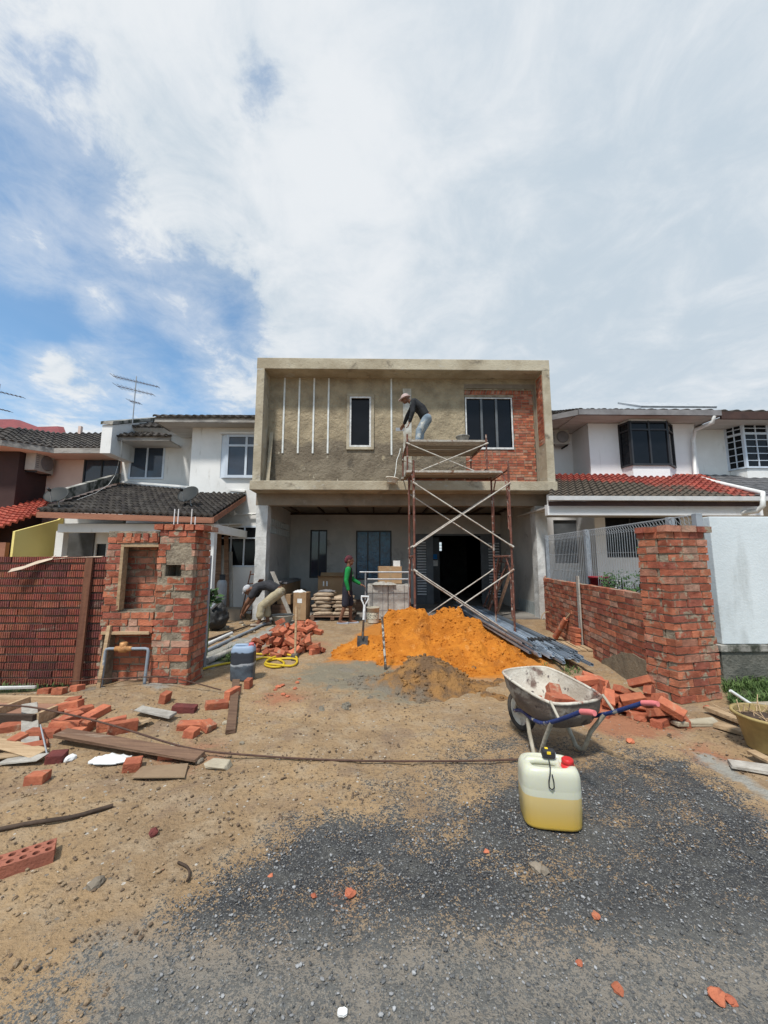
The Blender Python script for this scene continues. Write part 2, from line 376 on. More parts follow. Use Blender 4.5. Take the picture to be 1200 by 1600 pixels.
main = poly_sdf(X, Y, gp((225, 1490), (262, 1425), (320, 1372), (400, 1330), (455, 1275), (540, 1275), (650, 1260), (760, 1235), (830, 1200), (940, 1185), (1060, 1180), (1130, 1225), (1230, 1300), (1400, 1500), (1400, 1520), (900, 1490), (600, 1500), (400, 1515)))
low = poly_sdf(X, Y, gp((60, 1480), (300, 1450), (1300, 1420), (2200, 1700), (2200, 3500), (-2200, 3500), (-300, 1800)))
faint = poly_sdf(X, Y, gp((520, 1230), (640, 1190), (700, 1130), (790, 1120), (860, 1150), (1000, 1150), (1090, 1190), (1150, 1260), (900, 1330), (560, 1320)))
hol = np.maximum.reduce([a_*ease(np.hypot((X-G(*p)[0])*.8, Y-G(*p)[1])-r, .14) for p, r, a_ in (((555, 1392), .10, .55), ((840, 1372), .09, .6), ((960, 1290), .16, .45), ((700, 1300), .16, .5), ((1050, 1275), .14, .4), ((1010, 1215), .16, .4), ((760, 1330), .1, .4), ((420, 1425), .08, .35), ((880, 1330), .12, .45))])
asph = np.maximum.reduce([.90*ease(main, .20), .56*ease(low, .25), .46*ease(faint, .28)])-.62*hol
sandz = poly_sdf(X, Y, gp((505, 1035), (560, 990), (600, 960), (775, 960), (850, 1000), (865, 1045), (780, 1062), (640, 1052)))
sand = ease(sandz, .22)
wetz = poly_sdf(X, Y, gp((470, 1035), (575, 1028), (700, 1050), (745, 1085), (640, 1108), (520, 1085), (440, 1062)))
wet = .9*ease(wetz, .35)
cem = poly_sdf(X, Y, gp((1068, 1172), (1110, 1178), (1215, 1245), (1330, 1330), (1330, 1390), (1200, 1262), (1130, 1215)))
cem2 = poly_sdf(X, Y, gp((300, 1020), (470, 960), (520, 965), (330, 1050), (240, 1100), (200, 1085)))
cemv = np.maximum(.82*ease(cem, .12), .65*ease(cem2, .2))
grz = poly_sdf(X, Y, gp((1125, 1065), (1145, 1050), (1260, 1050), (1300, 1130), (1180, 1120), (1140, 1105)))
gr2 = poly_sdf(X, Y, gp((-90, 1060), (60, 1068), (120, 1075), (-90, 1100)))
gr3 = poly_sdf(X, Y, gp((330, 1035), (360, 1015), (395, 1005), (400, 1020), (360, 1040)))
grv = np.maximum.reduce([ease(grz, .2), ease(gr2, .15), .8*ease(gr3, .12)])
redz = np.maximum.reduce([ease(np.hypot(X-G(*p)[0], (Y-G(*p)[1]))-r, .3)*a for p, r, a in (((1060, 1125), .25, .8), ((440, 1090), .4, .6), ((300, 1180), .5, .45), ((960, 1120), .5, .8), ((460, 1010), .8, .5), ((140, 1240), .3, .35), ((1110, 1180), .3, .6), ((540, 1395), .10, .9), ((450, 1400), .06, .8), ((1120, 1555), .07, .9))])
nv = X.size; nx = X.shape[1]
me = bpy.data.meshes.new('ground')
idx = np.arange(nv).reshape(X.shape)
fc = np.stack([idx[:-1, :-1], idx[:-1, 1:], idx[1:, 1:], idx[1:, :-1]], -1).reshape(-1, 4)
me.from_pydata(np.stack([X, Y, Zg], -1).reshape(-1, 3).tolist(), [], fc.tolist())
for nm, a, b, c in (('ZoneA', asph, sand, wet), ('ZoneB', cemv, grv, redz)):
    at = me.color_attributes.new(nm, 'FLOAT_COLOR', 'POINT')
    at.data.foreach_set('color', np.stack([a, b, c, np.ones_like(a)], -1).astype(np.float32).reshape(-1))
me.polygons.foreach_set('use_smooth', [True]*len(me.polygons))
ground = bpy.data.objects.new('ground', me); COL.objects.link(ground); ground['kind'] = 'structure'
gm = bpy.data.materials.new('ground_dirt'); gm.use_nodes = True; t = NT(gm.node_tree); t.n.clear()
out = t.node('ShaderNodeOutputMaterial'); bs = t.node('ShaderNodeBsdfPrincipled'); t.l.new(bs.outputs[0], out.inputs[0])
tc = t.node('ShaderNodeTexCoord').outputs['Object']
zA = t.sep(t.node('ShaderNodeAttribute', attribute_name='ZoneA').outputs['Vector'])
zB = t.sep(t.node('ShaderNodeAttribute', attribute_name='ZoneB').outputs['Vector'])
nb = t.noise(tc, 1.1, 8, .6); nm = t.noise(tc, 5.5, 9, .62, .3); nf = t.noise(tc, 30, 6, .65); nff = t.noise(tc, 110, 3, .6)
col = t.mix(t.mr(nb, .35, .68), (.365, .245, .132), (.25, .168, .096))
col = t.mix(t.mr(nm, .42, .72), col, (.36, .27, .175))
col = t.mix(t.math('MULTIPLY', t.mr(nf, .50, .72), .65), col, (.115, .078, .05))
col = t.mix(t.math('MULTIPLY', t.mr(t.noise(tc, 2.3, 7, .6, .6), .52, .68), .6), col, (.21, .145, .10))
col = t.mix(t.math('MULTIPLY', t.mr(nff, .55, .8), .5), col, (.45, .37, .27))
col = t.mix(t.mr(t.math('ADD', t.math('MULTIPLY', nm, .8), zB[2]), .72, 1.05), col, (.34, .155, .085))
# pebbles in the dirt
cell = t.vor(tc, 38, 'F1', 'Color'); cd_ = t.vor(tc, 38); cr = t.sep(cell)
peb = t.math('MULTIPLY', t.math('GREATER_THAN', cr[0], .86), t.math('LESS_THAN', cd_, t.math('MULTIPLY', cr[1], .42)))
col = t.mix(peb, col, t.mix(cr[2], (.16, .13, .10), (.52, .47, .40)))
# orange sand film and wet cement
col = t.mix(t.mr(t.math('ADD', zA[1], t.math('MULTIPLY', t.math('SUBTRACT', nm, .5), 1.0)), .35, .75), col, t.mix(nf, (.56, .22, .035), (.42, .155, .03)))
col = t.mix(t.mr(t.math('ADD', zA[2], t.math('MULTIPLY', t.math('SUBTRACT', nm, .5), 1.3)), .40, .9), col, t.mix(nf, (.25, .215, .15), (.17, .15, .11)))
# asphalt with bound stones, broken up by sand
av = t.vor(tc, 75); ac = t.sep(t.vor(tc, 75, 'F1', 'Color'))
av2 = t.vor(tc, 150); ac2 = t.sep(t.vor(tc, 150, 'F1', 'Color'))
acol = t.mix(t.mr(nb, .3, .7), (.030, .031, .035), (.058, .058, .058))
acol = t.mix(t.mr(nm, .45, .75), acol, (.095, .092, .083))
acol = t.mix(t.math('MULTIPLY', t.mr(t.sep(tc)[1], 2.0, 1.55), .6), acol, (.17, .165, .15))
st2 = t.math('MULTIPLY', t.math('GREATER_THAN', ac2[0], .42), t.math('LESS_THAN', av2, .46))
acol = t.mix(t.math('MULTIPLY', st2, .8), acol, t.mix(ac2[1], (.055, .057, .062), (.235, .225, .20)))
st = t.math('MULTIPLY', t.math('GREATER_THAN', ac[0], .55), t.math('LESS_THAN', av, t.math('ADD', t.math('MULTIPLY', ac[1], .3), .16)))
acol = t.mix(t.math('MULTIPLY', st, .9), acol, t.mix(ac[2], (.075, .08, .088), (.25, .25, .24)))
xy_ = t.sep(tc); ylow = t.math('MAXIMUM', t.mr(xy_[1], 1.60, 1.95), t.mr(t.math('ADD', xy_[0], t.math('MULTIPLY', t.math('SUBTRACT', nm, .5), .8)), -.85, -1.25))
col = t.mix(ylow, t.mix(nf, (.17, .15, .125), (.27, .24, .20)), col)
gr1 = t.sep(t.vor(tc, 95, 'F1', 'Color')); gr2_ = t.sep(t.vor(tc, 210, 'F1', 'Color'))
ak = t.math('ADD', zA[0], t.math('ADD', t.math('MULTIPLY', t.math('SUBTRACT', nm, .5), 1.35), t.math('ADD', t.math('MULTIPLY', t.math('SUBTRACT', gr1[0], .5), .42), t.math('ADD', t.math('MULTIPLY', t.math('SUBTRACT', gr2_[0], .5), .42), t.math('MULTIPLY', t.math('SUBTRACT', nf, .5), .7)))))
am = t.mr(ak, .48, .58)
col = t.mix(am, col, acol)
col = t.mix(t.mr(t.math('ADD', zB[0], t.math('MULTIPLY', t.math('SUBTRACT', nm, .5), .9)), .40, .62), col, t.mix(nf, (.36, .345, .30), (.25, .235, .205)))
col = t.mix(t.mr(t.math('ADD', zB[1], t.math('MULTIPLY', t.math('SUBTRACT', nf, .5), .8)), .45, .65), col, (.055, .062, .028))
t.put(bs.inputs['Base Color'], col); bs.inputs['Roughness'].default_value = .93; bs.inputs['Specular IOR Level'].default_value = .25
bn = t.node('ShaderNodeBump'); bn.inputs['Strength'].default_value = .95; bn.inputs['Distance'].default_value = .04
hh = t.math('ADD', t.math('ADD', t.math('MULTIPLY', nm, .9), t.math('MULTIPLY', nf, .55)), t.math('ADD', t.math('MULTIPLY', st, .16), t.math('ADD', t.math('MULTIPLY', peb, .25), t.math('MULTIPLY', nff, .12))))
t.put(bn.inputs['Height'], hh); t.l.new(bn.outputs[0], bs.inputs['Normal'])
me.materials.append(gm)

# loose stones lying on the asphalt and dirt
def stones(name, zones, mat, rr, seed, label, cat):
    rng = np.random.default_rng(seed)
    bm = bmesh.new(); bmesh.ops.create_icosphere(bm, subdivisions=1, radius=1)
    bv = np.array([v.co[:] for v in bm.verts]); bf = np.array([[v.index for v in f.verts] for f in bm.faces]); bm.free()
    vs = []; fs = []; cs = []; n = 0
    for pts, cnt in zones:
        px = rng.uniform(min(p[0] for p in pts), max(p[0] for p in pts), cnt*3); py = rng.uniform(min(p[1] for p in pts), max(p[1] for p in pts), cnt*3)
        ok = poly_sdf(px, py, pts) < 0
        for x, y in list(zip(px[ok], py[ok]))[:cnt]:
            r = rr[0]*(rr[1]/rr[0])**(rng.random()**2.2); a = rng.uniform(0, 6.28)
            q = bv*(r*rng.uniform(.7, 1.3), r*rng.uniform(.6, 1.0), r*rng.uniform(.35, .75)); q = q*(1+rng.uniform(-.18, .18, (len(bv), 1)))
            ca, sa = math.cos(a), math.sin(a); q = q @ np.array([[ca, sa, 0], [-sa, ca, 0], [0, 0, 1]])
            vs.append(q+(x, y, gz(x, y)+r*.15)); fs.append(bf+n); n += len(bv); g = .09+.27*rng.random()**2.0
            cs.append(g)
    me = bpy.data.meshes.new(name); me.from_pydata(np.concatenate(vs).tolist(), [], np.concatenate(fs).tolist()); me.materials.append(mat)
    at = me.color_attributes.new('Col', 'FLOAT_COLOR', 'POINT')
    c = np.repeat(np.array(cs), len(bv)); at.data.foreach_set('color', np.stack([c, c, c, np.ones_like(c)], -1).astype(np.float32).reshape(-1))
    o = bpy.data.objects.new(name, me); COL.objects.link(o); return tag(o, label, cat, None, 'stuff')
m_stone = pm('grey_stone', (.4, .4, .39), scale=30, attr='Col', bump=.2, bscale=90)
m_dstone = pm('dirt_stone', (.31, .22, .135), scale=30, bump=.3, bscale=90, stains=[((.13, .09, .06), 9, .5, .54, (1, 1, 1)), ((.42, .37, .30), 23, .62, .66, (1, 1, 1)), ((.40, .13, .07), 17, .68, .71, (1, 1, 1))])
MAINP = gp((225, 1490), (262, 1425), (320, 1372), (455, 1300), (650, 1280), (830, 1230), (1130, 1240), (1240, 1320), (1250, 1600), (250, 1600))
stones('gravel', [(MAINP, 6500), (gp((560, 1240), (800, 1150), (1060, 1160), (1150, 1260), (900, 1340)), 700)], m_stone, (.0022, .009), 3, 'loose grey stone chips on the worn asphalt', 'gravel')
stones('pebbles', [(gp((-60, 1640), (-60, 1200), (350, 1170), (800, 1150), (560, 1270), (250, 1400), (180, 1640)), 2600), (gp((380, 1150), (340, 1090), (560, 1080), (800, 1110), (740, 1170)), 700),
                   (gp((-60, 1200), (0, 1090), (340, 1085), (370, 1170)), 800), (gp((860, 1060), (1040, 1100), (1200, 1150), (1200, 1230), (1050, 1160)), 700)], m_dstone, (.003, .014), 5, 'small brown pebbles and crumbs on the bare dirt', 'pebbles')

# ------------------------------------------------------------------ building helpers
def wall_open(mb, x0, x1, z0, z1, y0, y1, ops=(), col=(1, 1, 1)):
    """slab wall facing -Y with rectangular openings (x0,x1,z0,z1)"""
    xs = sorted({x0, x1, *[min(max(o[k], x0), x1) for o in ops for k in (0, 1)]})
    for a, b in zip(xs, xs[1:]):
        if b-a < 1e-5: continue
        cuts = sorted([(o[2], o[3]) for o in ops if o[0] < b-1e-6 and o[1] > a+1e-6]); z = z0
        for c0, c1 in cuts:
            if c0 > z+1e-5: mb.bx(a, b, y0, y1, z, c0, col)
            z = max(z, c1)
        if z1 > z+1e-5: mb.bx(a, b, y0, y1, z, z1, col)
    return mb
def window(parent, x0, x1, z0, z1, y, mats=None, nx=2, nz=(), fw=.045, depth=.07, name='window', inset=.03, label=None):
    """frame with mullions at depth y, panes as one sub-part each column"""
    mf, mg = mats; m = MB()
    m.bx(x0, x1, y, y+depth, z0, z0+fw); m.bx(x0, x1, y, y+depth, z1-fw, z1)
    m.bx(x0, x0+fw, y+.001, y+depth-.001, z0+fw, z1-fw); m.bx(x1-fw, x1, y+.001, y+depth-.001, z0+fw, z1-fw)
    wx = (x1-x0)/nx
    for i in range(1, nx): m.bx(x0+wx*i-fw*.4, x0+wx*i+fw*.4, y+.002, y+depth-.002, z0+fw, z1-fw)
    for q in nz:
        zz = z0+(z1-z0)*q; m.bx(x0+fw, x1-fw, y+.004, y+depth-.004, zz-fw*.4, zz+fw*.4)
    f = m.build(name, mf, parent)
    if label: f['label'] = label
    for i in range(nx):
        g = MB(); g.bx(x0+wx*i+.01, x0+wx*(i+1)-.01, y+inset, y+inset+.012, z0+.01, z1-.01); g.build('pane', mg, f)
    return f
def tile_roof(mb, A, B, C, D, nu, nv, amp=.028, step=.035, cols=None):
    """wavy rows of roof tiles; A-B eave, D-C top"""
    A, B, C, D = map(V, (A, B, C, D)); nr = (B-A).cross(D-A).normalized()
    if nr.z < 0: nr = -nr
    S = 6; n = nu*S+1; rows = []
    for j in range(nv):
        for (v, h) in ((j/nv, step), ((j+1)/nv, 0.0)):
            rows.append([A.lerp(B, i/(n-1)).lerp(D.lerp(C, i/(n-1)), v)+nr*(h+amp*math.sin(i/S*2*math.pi)+.006*noise.noise(V((i/S*.9, v*nv*.7, 3)))) for i in range(n)])
    for j in range(0, len(rows)):
        if j == len(rows)-1: break
        for i in range(n-1):
            c = (1, 1, 1)
            if cols:
                random.seed((i//S)*977+(j//2)*31); c = random.choice(cols)
            mb.add([rows[j][i], rows[j][i+1], rows[j+1][i+1], rows[j+1][i]], [(0, 1, 2, 3)], c, False)
    # underside lip at the eave
    lip = [p-nr*(step+.02) for p in rows[0]]
    for i in range(n-1): mb.add([lip[i], lip[i+1], rows[0][i+1], rows[0][i]], [(0, 1, 2, 3)], cols[0] if cols else (1, 1, 1))
    mb.add([A-nr*.03, D-nr*.03, C-nr*.03, B-nr*.03], [(0, 1, 2, 3)], cols[0] if cols else (1, 1, 1))
    return mb
BR = [(.43, .145, .078), (.40, .13, .072), (.37, .112, .063), (.45, .165, .09), (.33, .098, .058), (.42, .19, .125), (.42, .24, .17), (.30, .092, .06)]
def bricks(mb, O, U, W, length, ncourse, depth, ch=.083, bl=.225, ops=(), jit=.003, out=.006, pal=BR, mort=None, half=True, topj=0):
    """courses of bricks along U, outward W, openings (u0,u1,z0,z1); mort gets the recessed core"""
    O, U, W = V(O), V(U).normalized(), V(W).normalized(); Z = V((0, 0, 1))
    for k in range(ncourse):
        z0 = k*ch+.0075; z1 = (k+1)*ch-.0075; zc = (z0+z1)/2
        u = -(bl/2 if (k % 2 and half) else 0)+random.uniform(-.02, .02)
        while u < length:
            L = bl*(.5 if random.random() < .10 else 1)
            segs = [(max(u+.007, 0), min(u+L-.007, length))]
            for o in ops:
                if o[2] < zc < o[3]:
                    ns = []
                    for a, b in segs:
                        if o[1] <= a or o[0] >= b: ns.append((a, b)); continue
                        if o[0] > a: ns.append((a, o[0]))
                        if o[1] < b: ns.append((o[1], b))
                    segs = ns
            for a, b in segs:
                if b-a > .03:
                    w0 = random.uniform(0, out); c = random.choice(pal); g = random.uniform(.82, 1.12)
                    mb.obox(O+U*a+W*w0+Z*(z0+random.uniform(-.003, .003)), U*(b-a), -W*(depth+w0), Z*(z1-z0), tuple(x*g for x in c), jit)
            u += L
    if mort is not None:
        H = ncourse*ch-.008
        us = sorted({0.012, length-.012, *[q for o in ops for q in (max(o[0], .012), min(o[1], length-.012))]})
        for a, b in zip(us, us[1:]):
            z = 0
            for c0, c1 in sorted([(o[2], o[3]) for o in ops if o[0] < b-1e-6 and o[1] > a+1e-6])+[(H, H+1)]:
                if c0 > z+1e-4: mort.obox(O+U*a-W*.006+Z*z, U*(b-a), -W*(depth-.004), Z*(min(c0, H)-z))
                z = max(z, c1)
    return mb

# ------------------------------------------------------------------ the house under construction
YA, YB, YP = 9.6, 10.1, 13.4
bxl, bxr = Xf(397.5, YA, 660), Xf(863.5, YA, 660); zt = Zf(560, YA); zsl = Zf(577, YA); zlt = Zf(751.5, YA); zlb = Zf(766, YA)
house = thing('construction_house', 'unfinished two storey house with raw plaster box frame and exposed red brick', 'house', ((bxl+bxr)/2, YB, 0))
fin = Xf(410, YA, 660)-bxl
# upper wall
x0, x1 = bxl+fin, bxr-fin
zw0, zw1 = zlt, zsl
Q = lambda a, b, c, d, Y_: (Xf(a, Y_, (b+d)/2), Xf(c, Y_, (b+d)/2), Zf(d, Y_), Zf(b, Y_))
nw = Q(546, 620, 580, 699, YB); ww = Q(727.5, 620, 801.5, 701, YB)
xc0 = Xf(836, YB, 680); zhead = Zf(606, YB); zsill = Zf(752, YB)
bz = (Xf(727, YB, 680), xc0, zsill, zhead)
mb = MB(); wall_open(mb, x0, x1, zw0, zw1, YB, YB+.12, [nw, (bz[0], bz[1], zw0, bz[3])]); up_wall = mb.build('upper_wall', m_plaster, house)
# brick part, set back under the plaster thickness
mb = MB(); mo = MB(); bx0, bx1 = bz[0], bz[1]
nco = int((zhead-zw0-.12)/.076)
bricks(mb, (bx0, YB+.03, zw0), (1, 0, 0), (0, -1, 0), bx1-bx0, nco, .09, ch=.076, bl=.212, ops=[(0, ww[1]-bx0+.02, ww[2]-zw0-.02, ww[3]-zw0+.03)], out=.004, mort=mo)
# slanting soldier row over the window
zz = zw0+nco*.076; xx = bx0
while xx < bx1-.05:
    g = random.uniform(.8, 1.1); c = random.choice(BR); mb.obox((xx, YB+.022+random.uniform(0, .006), zz), (.058, 0, 0), (0, .09, 0), (random.uniform(.03, .06) if xx < bx1-.7 else .0, 0, zhead-zz-.012), tuple(q*g for q in c), .004); xx += .076
mo.bx(bx0, bx1, YB+.032, YB+.12, zz, zhead)
mo.bx(bx0, ww[1]+.05, YB+.020, YB+.031, ww[3]+.02, ww[3]+.09)
bw = mb.build('brick_panel', m_brick_clean, house); mo.build('mortar', m_mortar, bw)
mb = MB(); mb.bx(xc0+.005, xc0+.075, YB-.012, YB-.002, zw0+.02, zhead); mb.bx(bx0, x1, YB-.006, YB-.002, zhead+.005, zhead+.13); mb.build('concrete_band', m_conc_dk, house)
mb = MB(); mb.bx(Xf(630, YB, 680), Xf(643, YB, 680), YB-.012, YB-.002, zw0+.02, zhead-.02); mb.build('pale_plaster_strip', pm('pale_plaster', (.52, .52, .48), (.36, .33, .27), scale=4, bump=.5, stains=[((.33, .27, .17), 2.5, .56, .7, (1, 1, 1))]), house)
mb = MB(); px_, pz_ = .075, .07
a = (nw[0]-px_, nw[1]+px_, nw[2]-pz_, nw[3]+pz_); wall_open(mb, a[0], a[1], a[2], a[3], YB-.045, YB-.002, [nw]); mb.build('window_surround', m_conc, house)
mb = MB(); wall_open(mb, nw[0]+.004, nw[1]-.004, nw[2]+.004, nw[3]-.004, YB-.03, YB+.0, [(nw[0]+.05, nw[1]-.05, nw[2]+.05, nw[3]-.05)]); f = mb.build('window', m_frame_wh, house)
MB().bx(nw[0]+.05, nw[1]-.05, YB+.05, YB+.06, nw[2]+.05, nw[3]-.05).build('pane', m_glass, f)
mb = MB(); wall_open(mb, *ww, YB+.0, YB+.028, [(ww[0]+.035, ww[1]-.035, ww[2]+.05, ww[3]-.03)]); f = mb.build('window', m_frame_wh, house)
wq = (ww[1]-ww[0]-.07)/3
mb = MB()
for i in (1, 2): mb.bx(ww[0]+.035+wq*i-.03, ww[0]+.035+wq*i+.03, YB+.005, YB+.04, ww[2]+.05, ww[3]-.03)
mb.build('mullion', m_frame_gr, f)
for i in range(3): MB().bx(ww[0]+.035+wq*i+.02, ww[0]+.035+wq*(i+1)-.02, YB+.05, YB+.06, ww[2]+.04, ww[3]-.02).build('pane', m_glass, f)
def ragged(p0, p1, wid, seed, name='plaster_edge'):
    p0, p1 = V(p0), V(p1); d = (p1-p0); n_ = int(d.length/.035)+2; nrm = V((-d.z, 0, d.x)).normalized(); A = [p0-nrm*.05+d*(k/n_) for k in range(n_+1)]; B = [p0+d*(k/n_)+nrm*wid*(.6+.9*noise.noise(V((k*.45, seed, 1)))+.5*noise.noise(V((k*1.3, seed, 5)))) for k in range(n_+1)]
    m = MB(); m.add(A+B+[v+V((0, .045, 0)) for v in B], [(k, k+1, n_+2+k, n_+1+k) for k in range(n_)]+[(n_+1+k, n_+2+k, 2*n_+3+k, 2*n_+2+k) for k in range(n_)]); m.build(name, m_plaster, house)
ragged((bx0, YB-.008, zsill), (bx0, YB-.008, zw0+.02), -.30, 3)
ragged((xc0, YB-.008, zw0+.05), (bx0+.1, YB-.008, zw0+.05), .06, 7)
ragged((bx0, YB-.010, zhead), (xc0, YB-.010, zhead), -.035, 9)
# battens
for px, yb_ in ((443.5, 709), (467, 709), (490, 709), (513, 709), (611.5, 711)):
    mb = MB(); xq = Xf(px, YB, 650); mb.bx(xq-.022, xq+.022, YB-.022, YB-.002, Zf(yb_, YB), zsl-.02); mb.build('plaster_batten', m_batten, house)
# box frame: top slab, fins, ledge
mb = MB(); mb.bx(bxl, bxr, YA, YB+.5, zsl, zt, jit=.004); mb.bx(bxl+.03, bxr-.03, YB+.5, 20, zsl, zt-.05); mb.build('roof_slab', m_conc, house, bevel=.012)
for s in (0, 1):
    mb = MB(); a = bxl+.004 if s == 0 else bxr-fin; mb.bx(a, a+fin-.004, YA+.004, YB+.12, zlt-.01, zsl+.01, jit=.003); mb.build('side_fin', m_conc, house, bevel=.01)
mb = MB(); mo = MB(); zb_ = Zf(690, YA); bricks(mb, (bxr-fin-.006, YB-.08, zb_), (0, -1, 0), (-1, 0, 0), .36, int((zsl-zb_)/.076), .03, ch=.076, bl=.2, out=.004, mort=mo)
f = mb.build('side_brick_patch', m_brick_clean, house); mo.build('mortar', m_mortar, f)
mb = MB(); mb.bx(bxl-.05, bxr+.03, YA-.02, YB+.3, zlb, zlt, jit=.004); mb.build('ledge', m_conc, house, bevel=.015)
cxl = (Xf(397.5, YB, 880), Xf(415, YB, 880)); cxr = (Xf(840, YB, 880), Xf(858, YB, 880)); zbb = Zf(790, YB)
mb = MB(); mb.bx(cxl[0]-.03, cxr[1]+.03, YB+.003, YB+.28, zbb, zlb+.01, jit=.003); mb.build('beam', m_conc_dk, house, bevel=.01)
for a, b in (cxl, cxr):
    mb = MB(); n_ = 14; vs = []
    for k in range(n_+1):
        z = zbb*k/n_
        for (x, y) in ((a, YB), ((a+b)/2, YB), (b, YB), (b, YB+.32), (a, YB+.32)): vs.append((x+random.uniform(-.009, .009), y+random.uniform(-.008, .008), z))
    mb.add(vs, [(5*k+q, 5*k+(q+1) % 5, 5*k+5+(q+1) % 5, 5*k+5+q) for k in range(n_) for q in range(5)])
    mb.build('column', m_column, house)
# ground floor porch room
pxl, pxr = cxl[1]-.12, cxr[0]+.12; zc = zbb+.22
mb = MB()
for s, xw in ((0, pxl), (1, pxr)):
    a, b = (cxl[0]+.03, xw) if s == 0 else (xw, cxr[1]-.03)
    gb0, gb1 = (PXX(419, 827, xw), PXX(455, 827, xw)) if s == 0 else (PXX(837, 827, xw), PXX(805, 827, xw))
    gzt, gzb = (PXX(437, 815, xw).z+.02, PXX(437, 836, xw).z-.02)
    y0g, y1g = gb0.y, min(gb1.y, YP-.1); m2 = MB()
    for q0, q1, q2, q3 in ((YB+.30, y0g, 0, zc), (y1g, YP, 0, zc), (y0g, y1g, 0, gzb), (y0g, y1g, gzt, zc)): m2.bx(a, b, q0, q1, q2, q3)
    sw = m2.build('side_wall', m_porch, house); n_ = 11
    for k in range(n_):
        for r in range(2):
            g = MB(); yy = y0g+(y1g-y0g)*k/n_; dz_ = (gzt-gzb)/2
            xx_ = (xw-.10, xw+.004) if s == 0 else (xw-.004, xw+.10)
            g.bx(*xx_, yy+.012, yy+(y1g-y0g)/n_-.012, gzb+dz_*r+.012, gzb+dz_*(r+1)-.012); g.build('glass_block', m_gblock, sw, bevel=.012)
    g = MB(); g.bx(xw-.08 if s == 0 else xw+.02, xw-.02 if s == 0 else xw+.08, y0g, y1g, gzb, gzt); g.build('joint', m_column, sw)
QP = lambda a, b, c, d: Q(a, b, c, d, YP)
w1, w2 = QP(484, 828, 511, 903), QP(556, 829, 612, 906); dr = (Xf(648, YP), Xf(785, YP), 0.02, Zf(834, YP))
mb = MB(); wall_open(mb, pxl, pxr, 0, zc-.06, YP, YP+.12, [w1, w2, dr]); mb.build('porch_back_wall', m_porch, house)
window(house, *w1, YP+.03, (m_frame_dk, m_glass_blue), nx=2, fw=.05)
f = window(house, *w2, YP+.03, (m_frame_dk, m_glass_film), nx=3, fw=.05, label='wide dark framed window with blue protective film')
mb = MB(); zl = Zf(845, YP)
for a, b in ((Xf(648, YP), Xf(651, YP)), (Xf(667, YP), Xf(677, YP)), (Xf(752, YP), Xf(763, YP)), (Xf(782, YP), Xf(785, YP))): mb.bx(a, b, YP+.02, YP+.10, .02, dr[3]-.06)
mb.bx(dr[0], dr[1], YP+.018, YP+.1, dr[3]-.06, dr[3]); df = mb.build('door_frame', m_frame_gr, house)
for a, b, zt_, zb2 in ((Xf(651, YP), Xf(667, YP), Zf(845, YP), Zf(930, YP)), (Xf(763, YP), Xf(782, YP), Zf(846, YP), Zf(934, YP))):
    mb = MB(); n_ = 20
    for k in range(n_):
        z = zb2+(zt_-zb2)*k/n_; mb.obox((a+.012, YP+.03, z), (b-a-.024, 0, 0), (0, .03, .045), (0, -.008, .006))
    mb.bx(a, a+.018, YP+.03, YP+.07, .02, dr[3]-.06); mb.bx(b-.018, b, YP+.03, YP+.07, .02, dr[3]-.06); mb.bx(a, b, YP+.07, YP+.08, .02, dr[3]-.06)
    f = mb.build('louvre_panel', m_frame_gr, df); m2 = MB()
    for k in range(n_):
        z = zb2+(zt_-zb2)*k/n_; m2.obox((a+.02, YP+.022, z+.004), (b-a-.04, 0, 0), (0, .028, .042), (0, -.006, .006))
    m2.build('louvre_slat', m_louvre, f)
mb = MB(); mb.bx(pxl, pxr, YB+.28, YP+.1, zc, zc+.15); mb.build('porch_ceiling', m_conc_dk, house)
mb = MB()
for k in range(9): xx = pxl+.3+k*(pxr-pxl-.5)/8; mb.bx(xx, xx+.05, YB+.3, YP-.05, zc-.05, zc-.002)
mb.bx(pxl, pxr, YP-.14, YP-.09, zc-.09, zc-.05); mb.build('ceiling_batten', m_wood_dk, house)
mb = MB(); mb.bx(pxl, pxr, YB+.0, YP+6, -.05, .02); mb.build('porch_slab', m_floor, house)
# room behind the door, with a grilled window at its far end
YR = YP+5.2; gw = (Xf(677, YR), Xf(691, YR), Zf(861, YR), Zf(847, YR))
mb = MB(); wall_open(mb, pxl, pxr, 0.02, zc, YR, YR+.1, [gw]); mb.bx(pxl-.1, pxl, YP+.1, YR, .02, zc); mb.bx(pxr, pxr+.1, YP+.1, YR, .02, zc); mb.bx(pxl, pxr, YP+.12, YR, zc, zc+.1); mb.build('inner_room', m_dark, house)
mb = MB()
for k in range(4): q = gw[0]+(gw[1]-gw[0])*k/3; mb.bx(q-.012, q+.012, YR+.02, YR+.05, gw[2], gw[3])
for k in range(4): q = gw[2]+(gw[3]-gw[2])*k/3; mb.bx(gw[0], gw[1], YR+.025, YR+.045, q-.012, q+.012)
mb.build('window_grille', m_frame_dk, house)
a = Q(675.5, 866, 683, 873.5, YP+.6); MB().bx(a[0], a[1], YP+.6, YP+.61, a[2], a[3]).build('blue_notice', pm('blue_paper', (.02, .22, .6), bump=0), house)
a = Q(676.5, 875.5, 684, 884.5, YP+.6); MB().bx(a[0], a[1], YP+.6, YP+.61, a[2], a[3]).build('white_notice', m_paper, house)
a = Q(672, 860, 676, 945, YP+.6); MB().bx(a[0]-.1, Xf(687, YP+.6), YP+.615, YP+.65, .02, dr[3]-.08).build('door', m_frame_dk, house)
mb = MB()
for a, b in ((cxl[0]+.03, pxl), (pxr, cxr[1]-.03)): mb.bx(a, b, YP, 20, 0, zt-.3); mb.bx(a, b, YB+.3, YP, zc, zt-.3)
